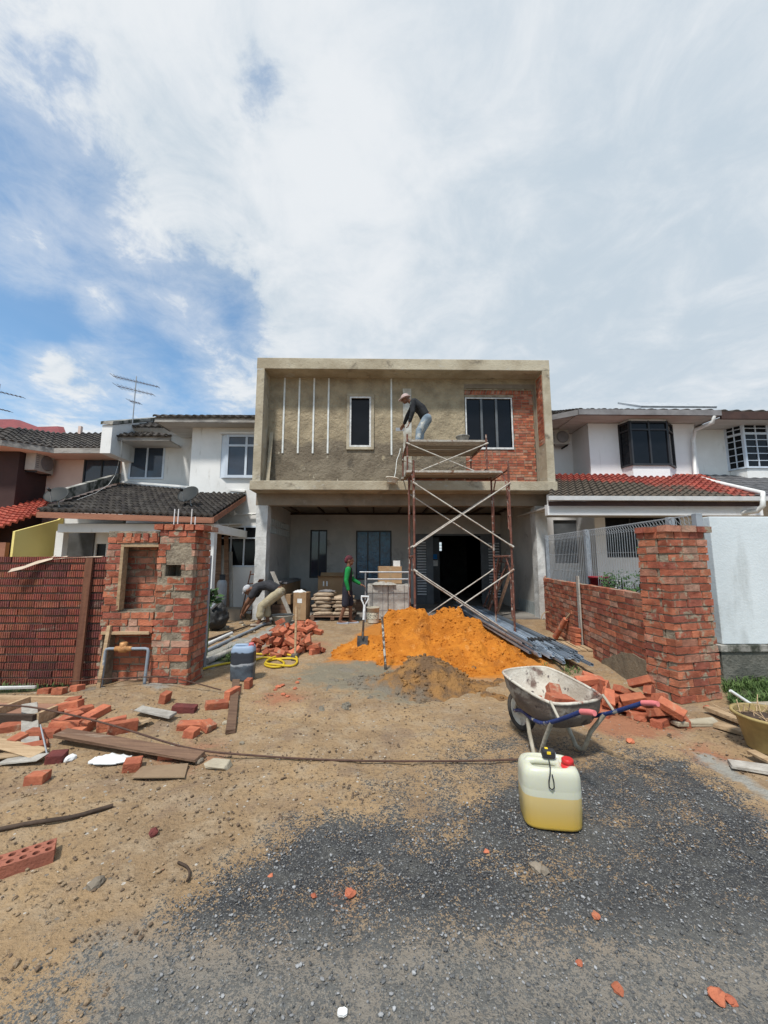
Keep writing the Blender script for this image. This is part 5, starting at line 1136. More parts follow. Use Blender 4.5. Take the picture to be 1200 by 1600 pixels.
lay(136, 1150, 1.55, 'half red brick upright at the corner of the wooden tray', True, flip=True)
lay(58, 1226, .2, 'broken brick lump alone on the dirt below the plywood scraps', True)
lay(207, 1200, .4, 'round broken brick bat beside the white cloth', True)
lay(88, 1192, .3, 'dark broken brick end at the left tip of the long plank'.replace('left ', ''), True, mat=m_oldbrick)
lay(262, 1392-212, .2, 'small red brick bat on the dirt under the long rod', True)
for i, (px, py, a, hf) in enumerate(((20, 1150, .3, 0), (28, 1168, 1.4, 1), (65, 1160, .2, 0), (100, 1150, .4, 0), (118, 1160, .1, 1), (104, 1140, 1.1, 0), (122, 1130, .7, 0), (112, 1120, .3, 1), (48, 1178, .5, 0), (105, 1128, .1, 0))):
    lay(px, py, a, 'weathered red brick in the rubble around the wooden tray', bool(hf), group='bricks in the rubble around the wooden tray', mat=None)
for i, (px, py, a, hf) in enumerate(((70, 1088, .2, 1), (92, 1090, .1, 1), (120, 1084, -.3, 1))):
    lay(px, py+2, a, ('dusty brick bat at the foot of the ribbed wall', 'bright red brick bat between two dusty ones by the ribbed wall', 'pinkish brick bat at the foot of the red brown timber')[i], True)
# brick with holes, at the road edge
t_ = thing('hollow_brick', 'red clay brick with ten round holes lying on its face in the dirt', 'brick', G(36, 1352)+V((0, 0, -.022)), R_(33))
m = MB(); L, W_, H = .24, .105, .075; nxh, nyh = 5, 2
hs = [(-L/2+L*(i+.5)/nxh, -W_/2+W_*(j+.5)/nyh) for i in range(nxh) for j in range(nyh)]
for (hx, hy) in hs:
    cw, chh = L/nxh/2, W_/nyh/2; K = 16
    sq = []
    for k in range(K):
        a = 2*math.pi*k/K; ca, sa = math.cos(a), math.sin(a); s_ = 1/max(abs(ca)/cw, abs(sa)/chh); sq.append((hx+ca*s_, hy+sa*s_))
    ci = [(hx+.0150*math.cos(2*math.pi*k/K), hy+.0150*math.sin(2*math.pi*k/K)) for k in range(K)]
    vs = [(x, y, H) for x, y in sq]+[(x, y, H) for x, y in ci]+[(x, y, .01) for x, y in ci]
    fs = [(k, (k+1) % K, K+(k+1) % K, K+k) for k in range(K)]+[(K+k, K+(k+1) % K, 2*K+(k+1) % K, 2*K+k) for k in range(K)]+[tuple(range(2*K, 3*K))]
    m.add(vs, fs)
m.add([(-L/2, -W_/2, 0), (L/2, -W_/2, 0), (L/2, W_/2, 0), (-L/2, W_/2, 0), (-L/2, -W_/2, H), (L/2, -W_/2, H), (L/2, W_/2, H), (-L/2, W_/2, H)], [(0, 1, 5, 4), (1, 2, 6, 5), (2, 3, 7, 6), (3, 0, 4, 7)])
m.build('body', pm('hollow_brick_clay', (.36, .13, .08), (.28, .10, .065), scale=8, bump=.4, stains=[((.42, .32, .22), 6, .55, .7, (1, 1, 1))]), t_, local=True)

# bricks standing against the low wall
q = HIT-du*.03+dn*.06
for k in range(5): brick(V((q.x, q.y, .05+.075*k))+dn*.03, Euler((0, 0, math.atan2(du.y, du.x)+.05*k)), 'red brick in the short upright column beside the grey board', 'bricks stacked beside the grey board')
# chips on the road
def chip(px, py, s, label, mat=None, h=.5, nm='brick_chip', cat='brick chip', group=None):
    bm = bmesh.new(); bmesh.ops.create_icosphere(bm, subdivisions=2, radius=s); sd_ = px*.13
    for v in bm.verts: v.co += noise.noise_vector(v.co*(1.1/s)+V((sd_, py*.1, 0)))*s*.55; v.co.z *= h
    me = bpy.data.meshes.new(nm); bm.to_mesh(me); bm.free(); me.materials.append(mat or m_loose); g = G(px, py)
    o = bpy.data.objects.new(nm, me); COL.objects.link(o); o.location = (g.x, g.y, gz(g.x, g.y)+s*h*.35); return tag(o, label, cat, group)
for px, py, s, lb in ((965, 1537, .020, 'lone orange brick chip on the dusty road below the jerrycan'), (931, 1430, .017, 'orange brick chip on the dark asphalt below the jerrycan'), (905, 1497, .013, 'small orange brick chip at the edge of the dark asphalt'),
                      (490, 1400, .014, 'small orange brick chip in the dark asphalt beside a sandy patch'), (423, 1366, .012, 'tiny orange brick chip near the upper edge of the asphalt'), (547, 1392, .026, 'crushed brown brick lump in the sandy patch on the asphalt'),
                      (760, 1330, .014, 'tiny orange brick chip near the base of the jerrycan'), (1120, 1555, .028, 'crushed reddish brick fragment at the bottom corner of the road'), (1140, 1560, .020, 'second crushed reddish fragment touching the larger one at the corner')):
    chip(px, py, s, lb)
chip(240, 1304, .026, 'dark brown stone lump alone on the bare dirt', m_oldbrick, .8, 'stone', 'stone')
chip(1105, 1105, .03, 'red brick bat at the foot of the tall pillar', None, .8); chip(1000, 1122, .05, 'crumbled red brick bat at the edge of the spilled heap', None, .6); chip(985, 1160, .035, 'crushed red brick on the dirt between the wheelbarrow and the slab', None, .5)
for i, (px, py, s) in enumerate(((838, 1352, .030), (850, 1358, .022))): chip(px, py, s, ('grey stone chip beside the sandy hollow in the asphalt', 'smaller grey stone chip touching another on the asphalt')[i], m_conc_dk, .7, 'stone', 'stone')
for i, (px, py, s) in enumerate(((108, 1192, .035), (312, 1190, .03), (270, 1168, .03), (352, 1130, .03), (378, 1160, .022), (150, 1385, .03))):
    chip(px, py, s, ('chalky white lump beside the white cloth', 'grey stone at the end of the long plank', 'pale stone behind the long plank', 'round pale stone beside the dark plank', 'small pale stone on the dirt right of the dark plank'.replace(' right of', ' past'), 'flat pale stone half buried in the bare dirt')[i], (m_paper, m_conc_dk, m_conc, m_conc, m_conc, m_conc_dk)[i], .7, 'stone', 'stone')

# ------------------------------------------------------------------ wheelbarrow
def smooth_path(pts, n=6):
    out_ = []
    for i in range(len(pts)-1):
        p0 = pts[max(i-1, 0)]; p1 = pts[i]; p2 = pts[i+1]; p3 = pts[min(i+2, len(pts)-1)]
        for k in range(n):
            t_ = k/n; out_.append(.5*((2*p1)+(p2-p0)*t_+(2*p0-5*p1+4*p2-p3)*t_*t_+(3*p1-p0-3*p2+p3)*t_**3))
    return out_+[pts[-1]]
WBX, WBY, WBR = 1.40, 3.17, R_(16)
wbt = thing('wheelbarrow', 'worn wheelbarrow with a rust stained tray blue frame and pink grips', 'wheelbarrow', (WBX, WBY, gz(WBX, WBY)), WBR)
m_tray = pm('tray_enamel', (.58, .54, .46), (.40, .35, .28), scale=4, bump=.35, bscale=50, rough=.75, stains=[((.15, .10, .08), 3.6, .54, .63, (1, 1, 1)), ((.30, .13, .09), 6, .58, .68, (1, 1, 1)), ((.10, .08, .075), 14, .60, .68, (1, 1, 1))])
m_bluepaint = pm('blue_paint', (.028, .05, .17), (.02, .035, .12), scale=8, bump=.2, rough=.5, stains=[((.48, .45, .38), 7, .56, .62, (1, 1, 1))])
m_wbleg = pm('cement_leg', (.46, .42, .34), (.33, .29, .22), scale=9, bump=.3, stains=[((.05, .06, .15), 6, .62, .68, (1, 1, 1))])
m_pinkg = pm('pink_rubber', (.70, .20, .20), (.62, .16, .16), bump=.1, rough=.6)
m_tyre = pm('black_rubber', (.03, .029, .028), (.10, .085, .07), scale=9, bump=.2, rough=.85)
def ring8(wx, wy, ch_, z, cy=0, tz=0):
    pts = [(-wx+ch_, -wy), (wx-ch_, -wy), (wx, -wy+ch_), (wx, wy-ch_), (wx-ch_, wy), (-wx+ch_, wy), (-wx, wy-ch_), (-wx, -wy+ch_)]
    for _ in range(2):
        pts = [q for i in range(len(pts)) for q in ((pts[i][0]*.75+pts[(i+1) % len(pts)][0]*.25, pts[i][1]*.75+pts[(i+1) % len(pts)][1]*.25), (pts[i][0]*.25+pts[(i+1) % len(pts)][0]*.75, pts[i][1]*.25+pts[(i+1) % len(pts)][1]*.75))]
    return [(x, y+cy, z+tz*y) for x, y in pts]
rz_ = .50; levels = [(.15, .19, .06, .265, .03, .0), (.20, .25, .07, .29, .03, .03), (.245, .315, .08, .40, .045, .08), (.264, .338, .09, rz_, .055, .10)]
m = MB(); inner = [ring8(*l) for l in levels]; N_ = 32
vs = [p for r in inner for p in r]; fs = []
for j in range(3):
    for k in range(N_): fs.append((j*N_+k, j*N_+(k+1) % N_, (j+1)*N_+(k+1) % N_, (j+1)*N_+k))
fs.append(tuple(range(N_))[::-1])
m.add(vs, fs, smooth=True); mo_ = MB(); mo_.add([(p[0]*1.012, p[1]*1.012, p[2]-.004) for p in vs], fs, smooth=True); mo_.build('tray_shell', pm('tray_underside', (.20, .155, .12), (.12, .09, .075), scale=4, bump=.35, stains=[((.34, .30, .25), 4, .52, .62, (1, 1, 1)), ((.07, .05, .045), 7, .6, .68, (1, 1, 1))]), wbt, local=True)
vs2 = [(p[0]*.985, p[1]*.985+.001, p[2]+.006) for p in vs]; m.add(vs2, [f[::-1] for f in fs], smooth=True)
rim = ring8(.266, .340, .09, rz_, .055, .10); m.tube([V(p) for p in rim+[rim[0]]], .011, 8, cap=False)
m.build('tray', m_tray, wbt, local=True)
wy_, wr_ = .43, .165
t2 = MB(); K = 28
for prof, mt, nm in (([(wr_-.045, -.028), (wr_-.012, -.036), (wr_, -.018), (wr_, .018), (wr_-.012, .036), (wr_-.045, .028)], m_tyre, 'tyre'), ([(wr_-.047, -.024), (wr_-.06, -.02), (.05, -.012), (.03, -.03), (.03, .03), (.05, .012), (wr_-.06, .02), (wr_-.047, .024)], m_tray, 'rim')):
    m = MB(); m.lathe(prof, K, Matrix.Translation((0, wy_, wr_)) @ Matrix.Rotation(R_(90), 4, 'Y'), cap=False)
    if nm == 'tyre': whl = m.build('wheel', mt, wbt, local=True)
    else: m.build('rim', mt, whl, local=True)
for s in (-1, 1):
    m = MB(); m.tube(smooth_path([V(q) for q in ((s*.055, wy_+.02, wr_), (s*.10, .28, .22), (s*.17, .08, .25), (s*.225, -.12, .29), (s*.24, -.27, .36), (s*.247, -.40, .435), (s*.252, -.50, .495), (s*.256, -.56, .53), (s*.258, -.61, .545))]), .0145, 10); m.build('handle', m_bluepaint, wbt, local=True)
    m = MB(); m.tube([(s*.257, -.55, .526), (s*.2585, -.62, .548), (s*.2588, -.66, .556)], [.0175, .018, .017], 10); m.build('grip', m_pinkg, wbt, local=True)
    m = MB(); m.tube([(s*.175, .11, .235), (s*.185, .08, .14), (s*.20, .02, .02), (s*.205, -.02, .012), (s*.205, -.06, .03), (s*.21, -.13, .18), (s*.238, -.245, .345)], .016, 8); m.build('leg', m_wbleg, wbt, local=True)
    m = MB(); m.tube([(s*.058, wy_+.01, wr_), (s*.10, .33, .30), (s*.14, .30, .34)], .012, 6); m.build('stay', m_wbleg, wbt, local=True)
    m = MB(); m.tube([(s*.243, -.33, .395), (s*.235, -.24, .485)], .010, 6); m.build('tray_bracket', m_wbleg, wbt, local=True)
m = MB(); m.tube([(-.07, wy_, wr_), (.07, wy_, wr_)], .012, 8); m.build('axle', m_rust, wbt, local=True)
MW = Matrix.Translation((WBX, WBY, gz(WBX, WBY))) @ Matrix.Rotation(WBR, 4, 'Z')
for (x, y, z, r, lb) in ((-.04, -.02, 0.340, (.1, 0, .4), 'red brick at the bottom of the wheelbarrow tray near the nose'), (.06, -.14, 0.350, (0, .1, -.5), 'red brick lying across the wheelbarrow tray bottom nearest the grips'), (.0, -.06, 0.410, (.15, .2, .1), 'red brick lying on two others in the wheelbarrow tray'), (.03, .03, 0.425, (.3, -.3, 1.0), 'red brick tilted on top of the small pile in the wheelbarrow'), (.10, .02, .35, (.2, .1, 1.9), 'red brick on the far side of the pile in the wheelbarrow'),  (-.08, .12, 0.335, (0, 0, .9), 'broken red brick lying apart in the wheelbarrow tray')):
    o = brick(MW @ V((x, y, z)), (MW.to_3x3() @ Euler(r).to_matrix()).to_euler(), lb)

# ------------------------------------------------------------------ jerrycans
def squircle(wx, wy, n=36, p=4.5):
    out_ = []
    for k in range(n):
        a = 2*math.pi*k/n; c_, s_ = math.cos(a), math.sin(a); d = (abs(c_)**p+abs(s_)**p)**(-1/p); out_.append((wx*c_*d, wy*s_*d))
    return out_
def jerrycan(label, loc, rz, w_, d_, h, mat, capmat, capx=.62, hollow=True):
    t_ = thing('jerrycan', label, 'jerrycan', loc, rz); m = MB(); lv = []; hb = h
    for (q, sx) in ((0, .82), (.008, .915), (.03, .955), (.06, .97), (.27, .99), (.278, .994), (.286, .994), (.295, 1.0), (.64, 1.0), (.648, .998), (.656, .998), (.665, 1.0), (.84, .99), (.90, .965), (.95, .92), (.985, .85), (1.0, .76), (1.0, .70), (.985, .64), (.93, .58)):
        lv.append([(x*w_/2*(sx if sx < .98 else sx), y*d_/2*sx, hb*q) for x, y in squircle(1, 1)])
    n = 36; vs = [p for r in lv for p in r]; fs = [(j*n+k, j*n+(k+1) % n, (j+1)*n+(k+1) % n, (j+1)*n+k) for j in range(len(lv)-1) for k in range(n)]
    fs += [tuple(range(n))[::-1], tuple(range((len(lv)-1)*n, len(lv)*n))]; m.add(vs, fs, smooth=True); m.build('body', mat, t_, local=True)
    # raised handle bridge
    m = MB(); zt_ = hb; m.tube([(-w_*.36, 0, zt_-.02), (-w_*.32, 0, zt_-.004), (-w_*.22, 0, zt_-.002), (w_*.02, 0, zt_-.002), (w_*.14, 0, zt_-.004), (w_*.16, 0, zt_-.03)], [.024, .022, .019, .019, .024, .026], 12); m.build('handle', mat, t_, local=True)
    m = MB(); cx = w_*.33; m.lathe([(.036, zt_-.04), (.036, zt_-.004), (.030, zt_-.002), (.030, zt_+.002), (.033, zt_+.003), (.033, zt_+.022), (.028, zt_+.027)], 20, Matrix.Translation((cx, -d_*.08, 0))); m.build('cap', capmat, t_, local=True)
    return t_, zt_
def can_x(t, vec, tc, col):
    x, y, z = t.sep(tc); k = t.math('ADD', z, t.math('MULTIPLY', t.math('SUBTRACT', t.noise(tc, 3, 3), .5), .006))
    liq = t.mix(t.mr(z, .0, .15), (.60, .39, .07), (.58, .44, .19))
    return t.mix(t.mr(k, .168, .171), liq, (.54, .54, .43))
m_can = pm('milky_plastic', (.8, .8, .65), bump=.03, rough=.32, spec=.45, extra=can_x)
b_ = [n for n in m_can.node_tree.nodes if n.type == 'BSDF_PRINCIPLED'][0]; b_.inputs['Subsurface Weight'].default_value = .35; b_.inputs['Subsurface Radius'].default_value = (.05, .04, .015); b_.inputs['Subsurface Scale'].default_value = .6
g = G(860, 1283); jc, zt_ = jerrycan('white translucent jerrycan half full of yellow liquid with a red cap', (g.x, g.y, gz(g.x, g.y)+.002), R_(-9), .325, .23, .315, m_can, pm('red_plastic', (.62, .03, .03), bump=.05, rough=.4))
MJ = Matrix.Translation(jc.location) @ Matrix.Rotation(R_(-9), 4, 'Z')
tp = thing('tape_measure', 'black and yellow tape measure with a wrist strap on top of the white jerrycan', 'tape measure', MJ @ V((.005, -.005, zt_+.017)), R_(-12))
m = MB(); m.cbox((0, 0, .026), (.075, .045, .05)); m.build('case', m_blackend, tp, local=True, bevel=.012)
m = MB(); m.cbox((.0, -.0235, .036), (.022, .004, .016)); m.cbox((-.01, 0, .0525), (.018, .02, .004)); m.build('sticker', pm('yellow_label', (.75, .52, .03), bump=0), tp, local=True, bevel=.002)
m = MB(); m.cbox((.036, -.002, .02), (.008, .028, .03)); m.build('mouth', m_steel, tp, local=True)
m = MB(); ln = [(-.004, -.024, .012), (-.006, -.06, -.004), (-.010, -.092, -.012), (-.016, -.113, -.03), (-.026, -.119, -.07), (-.026, -.120, -.10), (-.012, -.121, -.112), (.0, -.120, -.10), (.0, -.119, -.07), (-.006, -.113, -.035)]; m.tube(ln, .0035, 6); m.build('strap', m_blackend, tp, local=True)
m_dkcan = pm('grey_blue_can', (.10, .125, .16), (.06, .075, .10), scale=7, bump=.15, rough=.5, stains=[((.30, .33, .36), 6, .57, .68, (1, 1, 1))])
def dk_x(t, vec, tc, col):
    z = t.sep(tc)[2]; k = t.math('ADD', z, t.math('MULTIPLY', t.math('SUBTRACT', t.noise(tc, 9, 4), .5), .09))
    return t.mix(t.mr(k, .335, .36), t.mix(t.mr(k, .17, .20), col, t.mix(t.mr(k, .205, .215), (.36, .38, .40), (.035, .04, .05))), (.26, .34, .45))
m_dkcan2 = pm('stained_can', (.10, .125, .15), (.06, .07, .085), scale=9, bump=.2, rough=.5, extra=dk_x)
g = G(379, 1062); t_, _z = jerrycan('stained dark grey jerrycan with a pink cap beside the yellow hose', (g.x, g.y, gz(g.x, g.y)), R_(5), .29, .23, .42, m_dkcan2, m_pinkg)

# yellow hose
def hosept(px, py, z=.018):
    g = G(px, py); return V((g.x, g.y, gz(g.x, g.y)+z))
hp = [(300, 1056), (325, 1046), (355, 1040), (392, 1036), (412, 1030), (432, 1031), (443, 1037), (440, 1043), (425, 1045), (414, 1041), (420, 1034), (440, 1031), (460, 1032), (464, 1037), (455, 1042), (430, 1044), (416, 1042), (418, 1036), (430, 1030)]
pts = [hosept(px, py, .018+.004*(i > 9)+.02*(i > 14)) for i, (px, py) in enumerate(hp)]
hp2 = [hosept(*q, .02) for q in ((464, 1036), (462, 1029), (445, 1025), (420, 1024), (395, 1024))]
m = MB(); m.tube(smooth_path(pts), .016, 8); m.tube(smooth_path(hp2), .016, 8); single(m, 'hose', pm('yellow_hose', (.62, .44, .03), (.50, .35, .02), bump=.05, rough=.5), 'yellow garden hose coiled on the dirt beside the dark jerrycan', 'hose')
# mattock with an upright handle
g = G(461, 1027); t_ = thing('mattock', 'mattock standing on its head with a pale wooden handle upright beside the brick heap', 'mattock', g)
m = MB(); a = P(463, 948, g.y+.05); m.tube([g+V((0, 0, .03)), a], [.017, .02], 8); m.build('handle', m_wood, t_); m = MB(); m.obox(g+V((-.05, -.08, 0)), (.10, 0, 0), (0, .12, .0), (0, 0, .06)); m.obox(g+V((-.025, -.2, .0)), (.05, 0, 0), (0, .14, .02), (0, 0, .02)); m.build('head', m_shovel, t_, bevel=.01)

# ------------------------------------------------------------------ steel channels
random.seed(21)
def channel_mesh():
    m = MB(); w_, h_, t_ = .046, .035, .003; L = 5.6
    m.bx(-w_/2, w_/2, 0, L, 0, t_); m.bx(-w_/2, -w_/2+t_, 0, L, t_, h_); m.bx(w_/2-t_, w_/2, 0, L, t_, h_); m.bx(-w_/2+t_, -w_/2+.012, 0, L, h_-t_, h_); m.bx(w_/2-.012, w_/2-t_, 0, L, h_-t_, h_)
    me = bpy.data.meshes.new('steel_channel'); me.from_pydata(m.v, [], m.f); me.materials.append(m_galv); return me
CH = channel_mesh()
e0_, e1_ = G(858, 1028), G(912, 1038)
for k in range(32):
    lay_, i = divmod(k, 10)
    u = (i+.5)/10; fr = V((2.32+.58*u+random.uniform(-.02, .02), 5.72+random.uniform(-.25, .6)-.3*u+.12*lay_, 0)); bk = V((2.34+.66*u+random.uniform(-.04, .04), 11.6, 0)); d = bk-fr
    o = bpy.data.objects.new('steel_channel', CH); COL.objects.link(o); z = .085+.042*lay_+random.uniform(0, .006)
    o.location = (fr.x, fr.y, z); o.rotation_euler = (R_(random.uniform(-.35, .15)), R_(random.choice((0, 0, 180)))*0+R_(random.uniform(-6, 6)), math.atan2(-d.x, d.y))
    tag(o, 'long galvanised steel channel in the bundle laid beside the scaffold', 'steel channel', 'steel channels bundled beside the scaffold')
for i, (y, x0, x1) in enumerate(((6.55, 2.3, 3.15), (9.6, 2.2, 3.2))):
    m = MB(); m.bx(x0, x1, y, y+.09, -.03, .08, jit=.004); single(m, 'timber_bearer', m_wood_old, ('timber bearer under the near end of the steel channels', 'timber bearer under the far end of the steel channels')[i], 'timber')
m = MB()
for k in range(7): y = 6.65+.02*k; m.tube([(2.44+.06*k, 6.35+.03*(k % 3), .20+.02*(k % 2)), (2.48+.06*k, 6.50, .235), (2.54+.06*k, 6.4+.05*(k % 2), .21)], .017, 6)
single(m, 'tie_straps', m_blackend, 'tangle of black plastic straps lying over the steel channels', 'straps').name = 'plastic_strap'
pt = thing('pallet', 'small pale wooden pallet lying at the end of the steel channels', 'pallet', (3.17, 6.50, 0), R_(-5))
for k in range(5): m = MB(); m.cbox((-.20+.10*k, 0, .105), (.08, .62, .02), jit=.004); m.build('slat', m_wood, pt, local=True)
for k in range(3): m = MB(); m.cbox((0, -.27+.27*k, .045), (.48, .07, .09)); m.build('bearer', m_wood, pt, local=True)
m = MB(); a, b = P(868, 1001, 7.5), P(884, 967, 7.2); a.z = .05; m.tube([a, b], [.055, .045], 14); single(m, 'clay_pipe', m_loose, 'orange clay pipe leaning towards the grey board on the low wall', 'pipe')
m = MB(); m.tube([b, P(903, 945, 6.95)], .014, 8); single(m, 'stick', m_wood, 'pale stick rising from the end of the orange clay pipe', 'stick')
m = MB(); c = P(856, 968, 8.4); m.tube([c+V((.14*math.cos(q), 0, .16*math.sin(q))) for q in [3.14*k/10 for k in range(11)]], .01, 6); single(m, 'wire_loop', m_wood, 'pale bent wire loop standing before the far end of the low wall', 'wire')

# ------------------------------------------------------------------ porch goods
def crate_box(name, label, cat, px0, px1, py0, py1, Y, dep, mat, rz=0, parts=None, z0=None, bevel=.006, jit=.0):
    a, b = P(px0, py1, Y), P(px1, py0, Y); z = a.z if z0 is None else z0
    t_ = thing(name, label, cat, ((a.x+b.x)/2, Y, z), rz); w_, h_ = b.x-a.x, b.z-z
    m = MB(); m.bx(-w_/2, w_/2, 0, dep, 0, h_, jit=jit); m.build('body', mat, t_, local=True, bevel=bevel); return t_, w_, h_, dep
t_, w_, h_, d_ = crate_box('cardboard_box', 'tall closed cardboard box with a white label leaning by the long cartons', 'box', 457, 479, 926, 966, 9.9, .35, m_card, R_(-8), z0=.02)
m = MB(); m.bx(-.06, .06, -.004, -.001, h_*.62, h_*.78); m.build('label', m_paper, t_, local=True)
m = MB(); m.bx(-.025, .025, -.003, -.0005, 0, h_); m.build('tape', m_wood, t_, local=True)
m = MB(); c = P(467, 924, 9.95)
def rag(name, mat, c, sx, sy, h, label, cat, seed=0, n=14):
    m = MB(); vs = []; fs = []
    for j in range(n+1):
        for i in range(n+1):
            u, v = i/n*2-1, j/n*2-1; r = math.hypot(u, v); k = max(0, 1-r**3); w_ = noise.noise(V((u*2.2+seed, v*2.2, 1)))*.35
            vs.append((c[0]+u*sx*(1+.25*noise.noise(V((v*2, seed, 0)))), c[1]+v*sy*(1+.25*noise.noise(V((u*2, seed, 5)))), c[2]+max(.004, h*(k*(.5+w_)+.35*noise.noise(V((u*5, v*5, seed)))))))
    for j in range(n):
        for i in range(n):
            q = (j*(n+1)+i, j*(n+1)+i+1, (j+1)*(n+1)+i+1, (j+1)*(n+1)+i); cu = ((i+.5)/n*2-1, (j+.5)/n*2-1)
            if math.hypot(*cu) < 1.12: fs.append(q)
    k = len(vs); vs += [(x, y, z-.005) for x, y, z in vs]; fs += [tuple(q+k for q in f)[::-1] for f in fs]
    m.add(vs, fs, smooth=True); return single(m, name, mat, label, cat)
rag('plastic_bag', m_paper, (c.x, 10.05, P(467, 926, 9.9).z), .16, .12, .10, 'crumpled white plastic bag on top of the tall cardboard box', 'bag', 3)
t_, w_, h_, d_ = crate_box('cardboard_box', 'open brown cardboard box with two white labels behind the stacked sacks', 'box', 496, 540, 901, 945, 11.6, .5, m_card, z0=.3)
for k in range(2): m = MB(); m.bx(-.26+.10*k, -.22+.10*k, -.004, -.001, h_*.62, h_*.82); m.build('label', m_paper, t_, local=True)
m = MB(); m.obox((-w_/2, 0, h_), (w_, 0, 0), (0, -.12, .02), (0, 0, .006)); m.obox((-w_/2, d_, h_), (w_, 0, 0), (0, .1, .10), (0, 0, .006)); m.build('flap', m_card, t_, local=True)
a_, b_2 = P(497, 945, 11.6), P(560, 945, 11.6); m = MB(); m.bx(a_.x-.1, b_2.x+.2, 11.5, 12.2, .02, .30, jit=.01); single(m, 'low_crate', m_wood_old, 'low dark timber crate under the open cardboard box', 'crate')
m = MB(); m.bx(-3.0, -3.0, 0, 0, 0, 0)
for k in range(3):
    m = MB(); xk = cxl[1]+.0+.02; m.obox((xk+.13*(k == 1), 10.75+.05*k, .04+.27*k), (.42-.05*k, 0, 0), (-.0, 2.2, 0), (0, 0, .265), jit=.004)
    single(m, 'long_carton', m_card if k else m_wood_old, ('bottom long flat brown carton along the porch side wall', 'middle long brown carton of the stack along the side wall', 'top long carton of the stack along the porch side wall')[k], 'carton', bevel=.006)
m = MB(); m.obox((cxl[1]+.05, 10.8, .86), (.36, 0, 0), (0, 2.0, 0), (0, 0, .05)); m.obox((cxl[1]+.1, 10.6, .912), (.2, 0, 0), (.05, 2.1, 0), (0, 0, .03)); single(m, 'roof_sheet', m_gutter_dk, 'dark flat sheets lying on top of the long cartons', 'sheet')
m = MB(); a = G(456, 968); b = P(425, 893, 10.0); m.obox(a-V((.05, 0, 0)), (.10, .02, 0), (0, .035, .0), b-a); single(m, 'leaning_plank', m_greyboard, 'grey plank leaning diagonally across the porch opening behind the bending worker', 'plank')
pail('mixing_basin', 'grey mixing basin with dry mortar behind the rear brick heap', (*G(441, 974)[:2], .0), .20, .26, .20, pm('grey_basin', (.26, .25, .22), (.36, .33, .28), scale=4, bump=.2), m_bag, handle=False, cat='basin')
# sack stack on a pallet
pl_ = thing('pallet', 'worn wooden pallet under the stacked paper sacks', 'pallet', (P(520, 970, 10.0).x, 10.35, .02), 0)
for k in range(5): m = MB(); m.cbox((0, -.4+.2*k, .085), (1.15, .14, .02), jit=.004); m.build('slat', m_wood_old, pl_, local=True)
for k in range(3): m = MB(); m.cbox((-.5+.5*k, 0, .0375), (.09, .95, .075)); m.build('bearer', m_wood_old, pl_, local=True)
def sack_mesh(sd):
    bm = bmesh.new(); bmesh.ops.create_cube(bm, size=1); bmesh.ops.subdivide_edges(bm, edges=bm.edges[:], cuts=5, use_grid_fill=True)
    for v in bm.verts:
        x, y, z = v.co; k = (1-abs(2*x)**4)*(1-abs(2*y)**4); v.co = V((x*.50, y*.34, z*(.045+.075*k))); v.co += noise.noise_vector(V((x*4, y*4, z*2+sd)))*.014
    for f in bm.faces: f.smooth = True
    me = bpy.data.meshes.new('cement_sack'); bm.to_mesh(me); bm.free(); me.materials.append(m_bag); return me
SK = [sack_mesh(k*3.7) for k in range(4)]; cxs = P(520, 970, 10.0).x
for layer in range(6):
    for i in range(2):
        for j in range(2):
            if layer == 5 and i == 1: continue
            o = bpy.data.objects.new('cement_sack', SK[(layer+i*2+j) % 4]); COL.objects.link(o); o.location = (cxs-.27+.53*i+random.uniform(-.06, .06), 10.15+.36*j+random.uniform(-.02, .02), .165+.092*layer); o.rotation_euler = (0, 0, random.uniform(-.17, .17)+math.pi*(layer % 2))
            tag(o, 'brown paper sack of cement in the stack on the worn pallet', 'sack', 'cement sacks stacked on the pallet')
rag('dust_sheet', m_gutter_dk, (cxs-.2, 10.3, .70), .22, .18, .07, 'crumpled dark sheet lying on the sack stack', 'sheet', 6); m = MB(); m.lathe([(.05, 0), (.055, .12), (.05, .13)], 14, Matrix.Translation((cxs+.36, 10.2, .625))); single(m, 'paint_tin', m_frame_wh, 'small white tin on the end of the sack stack', 'tin')
# wrapped tile crates, box, rail
for i, (a0_, a1_) in enumerate(((574, 606), (607, 640))):
    t_, w_, h_, d_ = crate_box('tile_crate', ('plastic wrapped crate of pale tiles behind the white paint bucket', 'plastic wrapped crate of pale tiles beside the scaffold foot')[i], 'crate', a0_, a1_, 914, 976, 10.0, .7, m_film, z0=.02, bevel=.01, jit=.006)
    m = MB()
    for q in (.25, .75): m.bx(-w_/2-.003, w_/2+.003, -.004, -.001, h_*q, h_*q+.012); m.bx(-w_/2+w_*q-.006, -w_/2+w_*q+.006, -.005, -.002, 0, h_)
    m.build('strap', m_gutter_dk, t_, local=True)
t_, w_, h_, d_ = crate_box('cardboard_box', 'square cardboard box standing on top of the wrapped tile crates', 'box', 592, 628, 885, 912, 10.25, .4, m_card, R_(4)); m = MB(); m.bx(-.03, .03, -.003, -.0005, 0, h_); m.build('tape', m_wood, t_, local=True)
m = MB(); c = P(620, 880, 10.3); m.bx(c.x-.09, c.x+.09, 10.35, 10.45, P(620, 885, 10.25).z+.002, P(620, 876, 10.3).z, jit=.004); single(m, 'paper_packet', m_paper, 'small white packet on top of the square cardboard box', 'packet')
zb_ = P(600, 914, 10.0).z; rag('plastic_film', m_film, (P(600, 910, 10.1).x, 10.15, zb_), .35, .25, .12, 'crumpled clear plastic film over the tile crates', 'film', 9)
